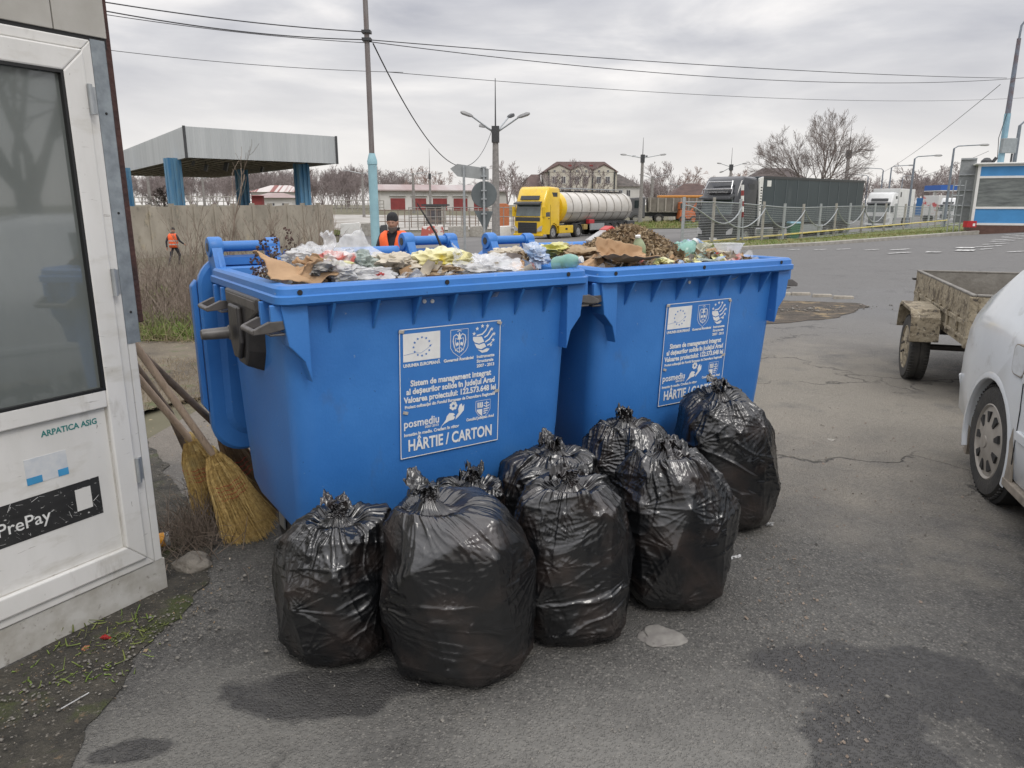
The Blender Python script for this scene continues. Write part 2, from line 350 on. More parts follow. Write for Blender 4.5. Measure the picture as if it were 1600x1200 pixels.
def ribbon(name, A, B, dz, m, nv=12, step=1.0, wob=0, kind='structure', seed=0, top=None):
    """ground-hugging strip between two polylines"""
    def res(P, n):
        P = np.array(P, float); s = np.concatenate([[0], np.cumsum(np.linalg.norm(np.diff(P, axis=0), axis=1))]); t = np.linspace(0, s[-1], n)
        return np.stack([np.interp(t, s, P[:, 0]), np.interp(t, s, P[:, 1])], -1)
    la = np.linalg.norm(np.diff(np.array(A, float), axis=0), axis=1).sum(); n = max(4, int(la / step)); A = res(A, n); B = res(B, n)
    if wob:
        for Q, s in ((A, seed), (B, seed + 5)):
            Q += np.stack([fbm(np.stack([Q[:, 0] / (wob * 5), Q[:, 1] / (wob * 5), Q[:, 0] * 0], -1), 4, s), fbm(np.stack([Q[:, 0] / (wob * 5), Q[:, 1] / (wob * 5), Q[:, 0] * 0 + 9], -1), 4, s)], -1) * wob
    t = np.linspace(0, 1, nv + 1)[None, :, None]; P = A[:, None] * (1 - t) + B[:, None] * t
    Z = GZ(P[..., 0], P[..., 1]) + dz; V = np.concatenate([P, Z[..., None]], -1)
    k = nv + 1; idx = np.arange(n * k).reshape(n, k); F = np.stack([idx[:-1, :-1], idx[:-1, 1:], idx[1:, 1:], idx[1:, :-1]], -1).reshape(-1, 4)
    o = npmesh(name, V.reshape(-1, 3), F, m)
    if kind: tag(o, kind=kind)
    return o
def pg(*l): return [tuple(PG(px, D)[:2]) for px, D in l]
# the lot the photographer stands on, and the road beyond
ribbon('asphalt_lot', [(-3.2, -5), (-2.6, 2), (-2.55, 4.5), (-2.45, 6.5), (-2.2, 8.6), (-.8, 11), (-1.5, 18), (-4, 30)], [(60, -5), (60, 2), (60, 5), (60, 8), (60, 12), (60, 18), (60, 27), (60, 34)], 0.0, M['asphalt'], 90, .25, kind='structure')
ribbon('road', pg((530, 30), (800, 30), (1010, 29), (1085, 27.5)), pg((530, 64), (800, 68), (1000, 74), (1090, 74)), .03, M['lotfar'], 20, 1)
ribbon('truck_park', pg((1090, 36), (1300, 49), (1500, 80)), pg((1000, 78), (1300, 140), (1560, 200)), .03, M['lotfar'], 20, 2)
ribbon('dirt_ground', [(-3.0, 4.2), (-2.5, 7), (-2.1, 9.0), (-2.3, 13), (-3.4, 20), (-7, 30)], [(-14, 3), (-14, 7), (-14, 11), (-17, 18), (-22, 28), (-30, 36)], .012, M['dirt'], 60, .25, wob=.35)
def gr(px, py):
    r_ = ray(px, py); t = -CAMH / r_[2]; return (r_[0] * t, r_[1] * t)
ribbon('dirt_edge', [gr(*p) for p in ((60, 1330), (120, 1200), (165, 1110), (205, 1035), (262, 975), (325, 905), (335, 855), (305, 800), (262, 740), (235, 690))], [gr(*p) for p in ((-400, 1400), (-330, 1210), (-100, 1110), (60, 1020), (150, 960), (220, 900), (225, 850), (190, 800), (170, 740), (150, 690))], .006, M['kerbdirt'], 40, .02, wob=.035)
ribbon('yard_slab', pg((520, 70), (700, 72), (800, 75), (850, 80)), pg((500, 118), (700, 120), (860, 120), (900, 120)), .04, M['paleconc'], 12, 3)
ribbon('grass_island', pg((985, 74), (1100, 76)), pg((985, 95), (1100, 100)), .09, M['grass'], 4, 1)
ribbon('grass_strip', pg((520, 62), (600, 63)), pg((520, 70), (600, 70)), .09, M['grass'], 4, 1)
# right-hand verge between the road and the fence
VA = pg((1060, 27.2), (1150, 27.6), (1280, 28.6), (1420, 30.6), (1500, 32), (1600, 33.6), (1750, 36)); VB = pg((1075, 37), (1128, 38), (1230, 44), (1313, 51), (1420, 66), (1500, 90), (1620, 95))
ribbon('verge', VA, VB, .10, M['grass'], 24, .4)
def kerb(name, P, w, h, m, lab=None, step=.5):
    mb = MB(); P = [Vector((x, y, 0)) for x, y in P]; acc = []
    for a, b in zip(P, P[1:]):
        n = max(1, int((b - a).length / step))
        acc += [a.lerp(b, i / n) for i in range(n)]
    acc.append(P[-1])
    prof = [(-w / 2, -.15), (-w / 2, h - .02), (-w / 2 + .02, h), (w / 2 - .02, h), (w / 2, h - .02), (w / 2, -.15)]
    rings = []
    for i, p in enumerate(acc):
        t = (acc[min(i + 1, len(acc) - 1)] - acc[max(i - 1, 0)]).normalized(); n = Vector((-t.y, t.x, 0)); z = gz(p.x, p.y)
        rings.append([p + n * a + Vector((0, 0, z + b)) for a, b in prof])
    mb.loft(rings); return tag(mb.build(name, m), kind='structure')
kerb('kerb', VA, .18, .13, M['conc'])
# tall grass of the verge
def blades(name, n, fn, hmin, hmax, w, m, label, cat, seed=1, lean=.5, kind='stuff'):
    rng = np.random.default_rng(seed); V = []; F = []
    XY = fn(rng, n); X, Y = XY[:, 0], XY[:, 1]; Z = GZ(X, Y); H = rng.uniform(hmin, hmax, n); q = rng.uniform(0, 6.28, n); lx = rng.normal(0, lean, n) * H; ly = rng.normal(0, lean, n) * H
    dx, dy = np.cos(q) * w, np.sin(q) * w
    P = np.stack([np.stack([X - dx, Y - dy, Z], -1), np.stack([X + dx, Y + dy, Z], -1), np.stack([X + lx * .4 + dx * .7, Y + ly * .4 + dy * .7, Z + H * .6], -1), np.stack([X + lx * .4 - dx * .7, Y + ly * .4 - dy * .7, Z + H * .6], -1), np.stack([X + lx, Y + ly, Z + H], -1)], 1)
    o = np.arange(n)[:, None] * 5
    F = np.concatenate([o + np.array([0, 1, 2]), o + np.array([0, 2, 3]), o + np.array([3, 2, 4])])
    ob = npmesh(name, P.reshape(-1, 3), F, m, smooth=False); return tag(ob, label, cat, kind=kind)
M['gblade'] = mat('grass_blades', (.13, .20, .04), .8, (.24, .20, .09), .9, lo=.4, hi=.6)
M['gblade2'] = mat('green_weed_leaves', (.13, .21, .035), .7, (.19, .20, .06), 3)
M['dry'] = mat('dry_stems', (.27, .205, .14), .9, (.15, .11, .08), 3)
M['dry2'] = mat('dry_twigs', (.25, .20, .16), .9, (.14, .108, .082), 5)
M['straw'] = mat('straw_litter', (.34, .27, .17), .9, (.19, .145, .095), 8)
def between(A, B, a0=0, a1=1):
    A = np.array(A); B = np.array(B); sa = np.linspace(0, 1, len(A))
    def fn(rng, n):
        t = rng.uniform(0, 1, n) ** 1.0; u = rng.uniform(a0, a1, n)
        a = np.stack([np.interp(t, sa, A[:, 0]), np.interp(t, sa, A[:, 1])], -1); b = np.stack([np.interp(t, sa, B[:, 0]), np.interp(t, sa, B[:, 1])], -1)
        return a * (1 - u[:, None]) + b * u[:, None]
    return fn
blades('grass', 26000, between(VA, VB, .02, .9), .08, .20, .02, M['gblade'], 'green and straw coloured grass on the verge in front of the mesh fence', 'grass', 3)
blades('grass', 2500, between(pg((985, 75), (1100, 77)), pg((985, 92), (1100, 98))), .2, .45, .06, M['gblade'], 'dull grass on the traffic island by the dumper truck', 'grass', 4)
blades('grass', 1500, between(pg((520, 62), (600, 63)), pg((520, 70), (600, 70))), .15, .3, .05, M['gblade'], 'green grass strip at the edge of the pale yard behind the pole', 'grass', 5)
# painted markings on the road
def marking(px, D, w, l, ang=0):
    p = PG(px, D); mb = MB(); c, s_ = math.cos(ang), math.sin(ang)
    pts = [(-w / 2, -l / 2), (w / 2, -l / 2), (w / 2, l / 2), (-w / 2, l / 2)]; G_ = []
    q = []
    for a, b in pts:
        x, y = p.x + a * c - b * s_, p.y + a * s_ + b * c; q.append((x, y, gz(x, y) + .025))
    mb.quad(*q); return mb
M['roadpaint'] = mat('worn_road_paint', (.62, .62, .60), .7, (.25, .245, .235), 9, lo=.42, hi=.56)
mk = MB()
for (px, py, w, l, a) in [(1240, 391, .45, .12, .15), (1282, 391, .45, .12, .15), (1318, 390, .5, .12, .15), (1362, 391, .5, .12, .15), (1407, 391, .7, .18, .2), (1405, 396, .75, .18, .2), (1458, 395, .35, .4, .9), (1508, 392, .5, .5, .9),
                          (1508, 388, .5, .5, .9), (1540, 390, .5, .12, .2), (1545, 386, 1.0, .12, .2), (1556, 382, 1.0, .12, .2), (1566, 378, 1.0, .12, .2), (1574, 375, 1.3, .14, .2), (1583, 372, 1.0, .12, .2), (1593, 369, 1.6, .14, .2), (1600, 366, 1.8, .14, .2), (1590, 394, .7, .12, .2)]:
    best = min(np.arange(14, 33, .1), key=lambda D: abs((lambda p: 600 - FPX * ((p.y) * math.sin(PITCH) + (p.z - CAMH) * math.cos(PITCH)) / (p.y * math.cos(PITCH) - (p.z - CAMH) * math.sin(PITCH)))(PG(px, D)) - py))
    q = marking(px, best, w, l, a); mk._add(q.v, q.f)
tag(mk.build('road_markings', M['roadpaint'], fix=False), kind='structure')
# ================================================================ blue bins
M['binblue'] = mat('blue_bin_plastic', (.046, .200, .540), .36, (.032, .155, .455), 2.2, bump=.06, bscale=90, rough2=.5, spots=[(1.1, .54, .78, (.07, .19, .43)), (3.2, .58, .80, (.07, .20, .42), (1.6, 1.6, .28)), (34, .69, .73, (.22, .31, .46), (.5, .5, 1.3)), (46, .69, .72, (.02, .05, .12)), (4, .66, .85, (.07, .13, .26), (1, 1, .5))])
M['bindark'] = mat('black_plastic_fitting', (.022, .022, .024), .38, (.05, .045, .042), 9, bump=.1, bscale=60)
M['bingrey'] = mat('worn_grey_plastic', (.13, .12, .115), .4, (.06, .055, .05), 12)
M['prt'] = mat('white_print', (.78, .78, .76), .55, (.70, .70, .69), 20)
M['signblue'] = mat('blue_sign_sheet', (.044, .190, .52), .42, (.038, .168, .48), 6, spots=[(38, .70, .74, (.3, .36, .45))])
def rr(u0, u1, v0, v1, r, z, n=6):
    out = []
    for cx, cy, a in ((u1 - r, v0 + r, -90), (u1 - r, v1 - r, 0), (u0 + r, v1 - r, 90), (u0 + r, v0 + r, 180)):
        for i in range(n + 1):
            q = R(a + 90 * i / n); out.append((cx + r * math.cos(q), cy + r * math.sin(q), z))
    return out
BW, BD = 1.38, 1.02
def fit_text(txt, x0, x1, z, par, h, y=-.0008, name='lettering', bold=.0, m=None, mh=1.0):
    o = sub_text(txt, h, m or M['prt'], par, x0, z, y, name, 'LEFT', bold, ext=.0004)
    xs = [v.co.x for v in o.data.vertices]; a, b = min(xs), max(xs); s_ = (x1 - x0) / (b - a)
    o.scale = (s_, mh, 1); o.location.x = x0 - a * s_; return o
def star(mb, cx, cz, r, y, n=5, ri=.42):
    pts = [(cx + (r if k % 2 == 0 else r * ri) * math.sin(math.pi * k / n), y, cz + (r if k % 2 == 0 else r * ri) * math.cos(math.pi * k / n)) for k in range(2 * n)]
    mb._add(pts + [(cx, y, cz)], [(k, (k + 1) % (2 * n), 2 * n) for k in range(2 * n)])
def stroke(mb, pts, w, y):
    """flat stroke along points in the x-z plane"""
    P = [Vector((p[0], 0, p[1])) for p in pts]; n = len(P); L_, R_ = [], []
    for i in range(n):
        t = (P[min(i + 1, n - 1)] - P[max(i - 1, 0)]).normalized(); q = Vector((-t.z, 0, t.x)) * (w[i] if isinstance(w, (list, tuple)) else w) / 2
        L_.append(P[i] + q); R_.append(P[i] - q)
    vs = [(p.x, y, p.z) for p in L_] + [(p.x, y, p.z) for p in R_]
    mb._add(vs, [(i, i + 1, n + i + 1, n + i) for i in range(n - 1)])
def blobf(mb, pts, y):
    cx = sum(p[0] for p in pts) / len(pts); cz = sum(p[1] for p in pts) / len(pts)
    mb._add([(p[0], y, p[1]) for p in pts] + [(cx, y, cz)], [(k, (k + 1) % len(pts), len(pts)) for k in range(len(pts))])
def sign(parent, x, y, z, tilt):
    w, h = .467, .535
    mb = MB(); mb.b2(0, w, 0, .003, 0, h); sp = mb.build('sign_panel', M['signblue'], parent, loc=(x, y, z)); sp.rotation_euler = (tilt, 0, 0)
    F = lambda fx, fy: (fx * w, (1 - fy) * h)
    Y = -.0012
    b = MB(); k = .0035
    for a in ((0, w, 0, k), (0, w, h - k, h)): b.quad((a[0], Y, a[2]), (a[1], Y, a[2]), (a[1], Y, a[3]), (a[0], Y, a[3]))
    for a in ((0, k), (w - k, w)): b.quad((a[0], Y, k), (a[1], Y, k), (a[1], Y, h - k), (a[0], Y, h - k))
    b.build('border_line', M['prt'], sp, fix=False)
    fl = MB(); (x0, z1), (x1, z0) = F(.035, .035), F(.385, .245); fl.quad((x0, Y, z0), (x1, Y, z0), (x1, Y, z1), (x0, Y, z1)); fl.build('flag_emblem', M['prt'], sp, fix=False)
    st = MB(); cx, cz = (x0 + x1) / 2, (z0 + z1) / 2
    for i in range(12): q = 2 * math.pi * i / 12; star(st, cx + .037 * math.sin(q), cz + .037 * math.cos(q), .0062, Y - .0008)
    stroke(st, [(x0 + .002, z0 + .028), (cx - .03, z0 + .034), (cx - .005, z0 + .03), (cx + .02, z0 + .043), (cx + .045, z0 + .062)], .0012, Y - .0008)
    st.build('flag_stars', M['signblue'], sp, fix=False)
    # shield with eagle, lion and supporters, drawn in line
    c = MB(); ox, oz = F(.575, .145); s_ = .048
    sh = [(-.85, 1.15), (.85, 1.15), (.85, -.4), (.6, -.8), (0, -1.25), (-.6, -.8), (-.85, -.4), (-.85, 1.15)]
    stroke(c, [(ox + a * s_, oz + b_ * s_) for a, b_ in sh], .0022, Y)
    stroke(c, [(ox + a * s_ * .62, oz + (b_ * .62 - .08) * s_) for a, b_ in sh[2:7]], .0035, Y)
    for sg in (-1, 1):
        stroke(c, [(ox + sg * a * s_, oz + b_ * s_) for a, b_ in ((.08, .55), (.3, .75), (.55, .6), (.62, .2), (.5, -.3), (.35, -.7))], .0042, Y)
        stroke(c, [(ox + sg * a * s_, oz + b_ * s_) for a, b_ in ((.15, .3), (.36, .42), (.42, .1), (.3, -.3))], .003, Y)
        blobf(c, [(ox + sg * (.2 + .13 * math.cos(t)) * s_, oz + (-.1 + .16 * math.sin(t)) * s_) for t in np.linspace(0, 6, 8)], Y)
        stroke(c, [(ox + sg * a * s_, oz + b_ * s_) for a, b_ in ((.05, -.45), (.25, -.5), (.2, -.8))], .003, Y)
    blobf(c, [(ox + a * s_, oz + b_ * s_) for a, b_ in ((-.12, .6), (0, .95), (.12, .6), (.18, .35), (0, .2), (-.18, .35))], Y)
    stroke(c, [(ox - .2 * s_, oz + .98 * s_), (ox, oz + 1.06 * s_), (ox + .2 * s_, oz + .98 * s_)], .003, Y)
    stroke(c, [(ox, oz + .2 * s_), (ox, oz - .9 * s_)], .003, Y)
    c.build('crest_emblem', M['prt'], sp, fix=False)
    g = MB(); ox, oz = F(.83, .145); s_ = .05
    # globe with curved bands and a ring of dots
    blobf(g, [(ox + a * s_, oz + b_ * s_) for a, b_ in ((-1.1, .35), (-.25, .3), (.0, -.15), (-.5, -.28), (-.95, -.12), (-1.1, .1))], Y)
    blobf(g, [(ox + a * s_, oz + b_ * s_) for a, b_ in ((-.95, -.22), (-.5, -.38), (0, -.27), (.2, -.6), (-.3, -.78), (-.72, -.62))], Y)
    blobf(g, [(ox + a * s_, oz + b_ * s_) for a, b_ in ((-.62, -.78), (-.2, -.9), (.25, -.75), (.55, -.82), (.3, -1.05), (-.2, -1.1))], Y)
    for pts in (((-.75, .42), (-.2, .5), (.1, .75), (.3, 1.05)), ((0, .2), (.3, .35), (.55, .7), (.62, .9)), ((.1, -.2), (.5, 0), (.75, .3), (.85, .5)), ((.3, -.5), (.6, -.4), (.85, -.15))):
        stroke(g, [(ox + a * s_, oz + b_ * s_) for a, b_ in pts], [.006] * (len(pts) - 1) + [.002], Y)
    for a, b_ in ((-1.0, .6), (-.7, 1.0), (-.2, 1.18), (.3, 1.15), (.72, .85), (.95, .42), (.88, -.1), (.65, -.5)): star(g, ox + a * s_, oz + b_ * s_, .0095, Y)
    g.build('globe_emblem', M['prt'], sp, fix=False)
    def T(t, a, b_, fy, hh, bold=0, mh=1.): (xa, zz), (xb, _) = F(a, fy), F(b_, fy); fit_text(t, xa, xb, zz, sp, hh, bold=bold, y=Y, mh=mh)
    T('UNIUNEA EUROPEANĂ', .035, .385, .285, .018, .0007)
    T('Guvernul României', .42, .72, .285, .017, .0007)
    T('Instrumente', .755, .94, .285, .018, .0006); T('Structurale', .755, .93, .322, .018, .0006); T('2007 - 2013', .755, .94, .36, .018, .0006)
    T('Sistem de management integrat', .10, .91, .435, .034, .0011); T('al deșeurilor solide în Județul Arad', .06, .95, .497, .034, .0011)
    T('Valoarea proiectului: 122.573.648 lei', .035, .965, .56, .034, .0011); T('Proiect cofinanțat din Fondul European de Dezvoltare Regională', .045, .955, .605, .018, .0006)
    T('posmediu', .035, .375, .755, .047, .0008); T('2007-2013', .235, .37, .782, .014, .0003); T('Investim în mediu. Credem în viitor', .035, .58, .825, .019, .0006); T('Consiliul Județean Arad', .655, .95, .79, .017, .0006)
    T('HÂRTIE / CARTON', .075, .93, .945, .062, .0016, mh=1.1)
    # two hands holding a flower
    d = MB(); ox, oz = F(.47, .70); s_ = .042
    blobf(d, [(ox + a * s_, oz + b_ * s_) for a, b_ in ((-.5, -1.0), (.1, -.75), (.6, -.7), (.75, -.45), (.5, -.3), (.75, -.2), (.55, -.02), (.1, .05), (-.2, -.25), (-.3, -.6), (-.95, -1.35))], Y)
    blobf(d, [(ox + a * s_, oz + b_ * s_) for a, b_ in ((.8, -.75), (1.3, -.35), (1.75, .1), (1.8, .75), (1.6, .45), (1.5, .85), (1.25, .7), (1.1, .3), (1.15, -.1), (.85, -.4))], Y)
    for i in range(7): q = 2 * math.pi * i / 7; blobf(d, [(ox + (.55 + .3 * math.cos(q) + .17 * math.cos(t)) * s_, oz + (.72 + .3 * math.sin(q) + .17 * math.sin(t)) * s_) for t in np.linspace(0, 5.5, 7)], Y)
    d.build('hands_emblem', M['prt'], sp, fix=False)
    e_ = MB(); ox, oz = F(.83, .705); s_ = .036
    stroke(e_, [(ox + a * s_, oz + b_ * s_) for a, b_ in ((-1, 1), (1, 1), (1, -.2), (.6, -.8), (0, -1.2), (-.6, -.8), (-1, -.2), (-1, 1))], .0018, Y)
    for a0, b0 in ((-.78, .15), (-.5, .15), (-.22, .15)): blobf(e_, [(ox + a * s_, oz + b_ * s_) for a, b_ in ((a0, b0), (a0 + .2, b0), (a0 + .2, b0 + .65), (a0, b0 + .65))], Y)
    stroke(e_, [(ox - .75 * s_, oz + .2 * s_), (ox - .1 * s_, oz + .2 * s_)], .006, Y)
    stroke(e_, [(ox + .5 * s_, oz + .85 * s_), (ox + .5 * s_, oz + .15 * s_)], .004, Y); stroke(e_, [(ox + .2 * s_, oz + .6 * s_), (ox + .8 * s_, oz + .6 * s_)], .004, Y); stroke(e_, [(ox + .1 * s_, oz + .35 * s_), (ox + .5 * s_, oz + .12 * s_), (ox + .9 * s_, oz + .35 * s_)], .004, Y)
    blobf(e_, [(ox + a * s_, oz + b_ * s_) for a, b_ in ((-.85, -.05), (-.1, -.05), (-.1, -.95), (-.55, -.6), (-.85, -.25))], Y)
    for k_ in (0, .27, .54): stroke(e_, [(ox + .08 * s_, oz + (-.12 - k_) * s_), (ox + (.85 - k_ * .7) * s_, oz + (-.06 - k_) * s_)], .005, Y)
    e_.build('shield_emblem', M['prt'], sp, fix=False)
    for (fx, fz, a) in ((.02, .015, .2), (.985, .02, .4), (.975, .575, -.1), (.05, .635, .3)):
        (qx, qz) = F(fx, fz); tp = MB(); tp.box((qx, -.003, qz), (.022, .003, .012), (0, a, 0)); tp.build('torn_tape', mat('torn_tape', (.50, .47, .42), .6, (.3, .27, .23), 60), sp)
    return sp
def front_v(z): return .072 + .05 * (1.23 - z) / .95
def castor(parent, u, v):
    a = MB(); a.b2(u - .05, u + .05, v - .05, v + .05, .24, .252); a.b2(u - .04, u - .034, v - .03, v + .05, .09, .24); a.b2(u + .034, u + .04, v - .03, v + .05, .09, .24)
    c_ = a.build('castor', M['steel'], parent); b = MB(); b.lathe([(.0, -.025), (.09, -.025), (.098, -.015), (.098, .015), (.09, .025), (0, .025)], (u, v + .03, .102), 'X', 24); b.build('wheel', M['tyre'], c_, True)
def make_bin(loc, rz, label):
    r0 = thing('waste_container', label, 'waste bin', loc, rz, 'blue wheeled waste containers')
    ox, oy = -BW / 2, -BD / 2
    T0 = Matrix.Translation((ox, oy, 0))
    def mbx(): m = MB(); m.M = T0.copy(); return m
    b = mbx(); rings = []
    for (z, iu, iv, r) in [(.27, .20, .24, .10), (.275, .13, .19, .10), (.30, .09, .145, .10), (.36, .072, .125, .10), (.6, .063, .108, .09), (.9, .055, .09, .085), (1.05, .051, .083, .08), (1.228, .046, .073, .07), (1.243, .010, .010, .05), (1.250, 0, 0, .05),
                           (1.274, 0, 0, .05), (1.279, .008, .008, .05), (1.300, .010, .010, .05), (1.310, .020, .020, .045), (1.311, .060, .060, .03), (1.304, .068, .068, .03), (1.2, .080, .084, .05), (1.0, .086, .092, .07), (.98, .2, .2, .1)]:
        rings.append(rr(iu, BW - iu, iv, BD - iv, r, z))
    b.loft(rings); body = b.build('body', M['binblue'], r0, True)
    for u in (.205, .375, .543, .703, .86, 1.02, 1.17):     # triangular ribs under the rim
        g = mbx()
        g._add([(u - .006, .008, 1.243), (u + .006, .008, 1.243), (u + .006, .09, 1.243), (u - .006, .09, 1.243), (u - .004, front_v(1.13) - .003, 1.13), (u + .004, front_v(1.13) - .003, 1.13), (u + .004, .1, 1.13), (u - .004, .1, 1.13)],
               [(0, 1, 2, 3), (0, 3, 7, 4), (1, 5, 6, 2), (0, 4, 5, 1), (4, 7, 6, 5), (3, 2, 6, 7)]); g.build('rib', M['binblue'], body, bevel=.001)
    # corner stiffeners
    for sgn, u0 in ((1, .02), (-1, BW - .02)):
        g = mbx(); g.prism([(0, 1.243), (.11, 1.243), (.115, 1.0), (.088, .985), (.075, 1.03), (0, 1.10)] if 0 else [(u0, 1.243), (u0 + sgn * .095, 1.243), (u0 + sgn * .095, .96), (u0 + sgn * .072, 1.04), (u0 + sgn * .02, 1.10)], .03, .12, 'Y'); g.build('stiffener', M['binblue'], body, bevel=.004)
    for (u, z) in ((.657, 1.291), (.082, 1.288), (1.25, 1.291)): hm = mbx(); hm.lathe([(0, -.0), (.0095, -.0), (.0095, .002), (0, .002)], (u, .0055, z), 'Y', 14); hm.build('drain_hole', M['black'], body)
    for (u, z) in ((.59, 1.215), (.625, 1.213)): sc_ = mbx(); sc_.lathe([(0, -.006), (.008, -.004), (.009, 0)], (u, front_v(z), z), 'Y', 10); sc_.build('rivet', M['prt'], body)
    # pockets and the lifting trunnion at both ends
    for end in (0, 1):
        E_ = Matrix.Identity(4) if end == 0 else Matrix.Translation((BW, 0, 0)) @ Matrix.Scale(-1, 4, (1, 0, 0))
        def me_(): m = MB(); m.M = T0 @ E_; return m
        for v0 in (.045, .745):
            p = me_(); w_ = .15
            p.b2(-.012, .06, v0, v0 + .02, 1.16, 1.245); p.b2(-.012, .06, v0 + w_ - .02, v0 + w_, 1.16, 1.245); p.b2(.03, .065, v0 + .02, v0 + w_ - .02, 1.15, 1.245)
            pk = p.build('lifting_pocket', M['binblue'], body, bevel=.004)
            q = me_(); q.prism([(.05, 1.19), (-.02, 1.19), (-.075, 1.166), (-.075, 1.148), (-.02, 1.150), (.06, 1.165)], v0 - .004, v0 + .014); q.prism([(.05, 1.19), (-.02, 1.19), (-.075, 1.166), (-.075, 1.148), (-.02, 1.150), (.06, 1.165)], v0 + w_ - .014, v0 + w_ + .004)
            q.tube([(-.070, v0, 1.157), (-.070, v0 + w_, 1.157)], .011, 10); q.b2(-.02, .06, v0, v0 + w_, 1.138, 1.146); q.build('grip', M['bingrey'], pk, bevel=.003)
        t = me_()
        t.prism([(.22, 1.25), (.68, 1.25), (.68, 1.20), (.60, 1.16), (.60, 1.03), (.54, .965), (.44, .965), (.40, 1.03), (.38, 1.14), (.22, 1.20)], -.012, .075, 'X', [(.2, 1.26), (.7, 1.26), (.7, 1.2), (.64, 1.15), (.64, 1.0), (.56, .93), (.42, .93), (.36, 1.02), (.34, 1.13), (.2, 1.2)])
        t.prism([(.43, 1.2), (.57, 1.2), (.575, 1.06), (.53, .99), (.46, .99), (.42, 1.06)], -.032, -.012, 'X')
        tm = t.build('trunnion_mount', M['bindark'], r0, bevel=.008)
        t = me_(); t.lathe([(.0, -.150), (.018, -.150), (.021, -.142), (.024, -.05), (.03, -.045)], (0, .52, 1.09), 'X', 20); t.build('trunnion_pin', M['bingrey'], tm, True)
        t = me_(); t.b2(-.014, -.010, .24, .66, 1.205, 1.238); t.build('wear_plate', M['bingrey'], tm, bevel=.002)
    # lid, thrown open and hanging down the back
    lid = mbx()
    def lidring(v, ins, dz=0): return [(p[0], v, p[1]) for p in [(a, b_) for a, b_, _ in rr(-.035 + ins, BW + .035 - ins, .42 + ins, 1.355 - ins, .14 if ins < .02 else .13, 0, 8)]]
    lid.loft([lidring(1.075, .05), lidring(1.072, .012), lidring(1.085, 0), lidring(1.14, .004), lidring(1.16, .03), lidring(1.19, .12), lidring(1.195, .2)])
    lidp = lid.build('lid', M['binblue'], r0, True)
    lm = mbx(); lm.prism([(a, b_) for a, b_, _ in rr(.06, BW - .06, .52, 1.28, .1, 0, 6)], 1.055, 1.075, 'Y', [(a, b_) for a, b_, _ in rr(.03, BW - .03, .49, 1.31, .12, 0, 6)]); lm.build('lid_recess', M['binblue'], lidp, bevel=.006)
    lm = mbx(); lm.prism([(-.035, .62), (-.035, 1.25), (-.06, 1.22), (-.06, .66)], 1.10, 1.155); lm.build('lid_edge_flange', M['binblue'], lidp, bevel=.006)
    for u0 in (.045, 1.0):
        h = mbx()
        for k, uu in enumerate((u0, u0 + .255)):
            ra = .046 if k == 0 else .038
            h.lathe([(0, -.03), (ra * .9, -.03), (ra, -.022), (ra, .022), (ra * .9, .03), (0, .03)], (uu, 1.05, 1.395), 'X', 22)
            h.prism([(1.005, 1.395), (1.09, 1.395), (1.10, 1.24), (.955, 1.24), (.955, 1.305)], uu - .022, uu + .022, 'X')
            h.prism([(1.0, 1.385), (.955, 1.312), (.80 + .1, 1.31), (.955, 1.30)], uu - .005, uu + .005, 'X')
        h.tube([(u0, 1.05, 1.397), (u0 + .25, 1.05, 1.397)], .024, 14); h.b2(u0, u0 + .25, 1.03, 1.045, 1.315, 1.35)
        hh = h.build('hinge', M['binblue'], r0, True)
        h = mbx(); h.lathe([(0, -.0325), (.02, -.0325), (.02, -.02), (0, -.02)], (u0, 1.05, 1.395), 'X', 16); h.build('hinge_pin', M['bindark'], hh)
    br = mbx(); br.tube([(.36, 1.055, 1.345), (.95, 1.055, 1.345)], .03, 14); br.b2(.33, .98, 1.04, 1.07, 1.27, 1.34); br.build('lid_rod', M['binblue'], r0, True, bevel=.004)
    for u in (.22, BW - .22):
        for v in (.2, BD - .22): castor(r0, ox + u, oy + v)
    sign(r0, ox + .478, oy + front_v(.578) - .0045, .578, math.atan(.0526))
    return r0
def binframe(C, yaw):
    a = R(yaw); d = Vector((math.cos(a), math.sin(a), 0)); n = Vector((-d.y, d.x, 0)); return Vector((*C, 0)) + d * BW / 2 + n * BD / 2, a
B1C, B1Y = (-.79, 2.47), 34.0
B2C, B2Y = (.408, 3.322), 33.0
l1, a1 = binframe(B1C, B1Y); l2, a2 = binframe(B2C, B2Y)
bin1 = make_bin(l1, a1, 'nearer blue waste container with a yellow sack and plastic wrapping on top')
l2.z = -.012
bin2 = make_bin(l2, a2, 'farther blue waste container heaped with brown leaves and green bottles')
def inbin(which, u, v, z):
    l, a = ((l1, a1), (l2, a2))[which]; return Vector((l.x + (u - BW / 2) * math.cos(a) - (v - BD / 2) * math.sin(a), l.y + (u - BW / 2) * math.sin(a) + (v - BD / 2) * math.cos(a), z))
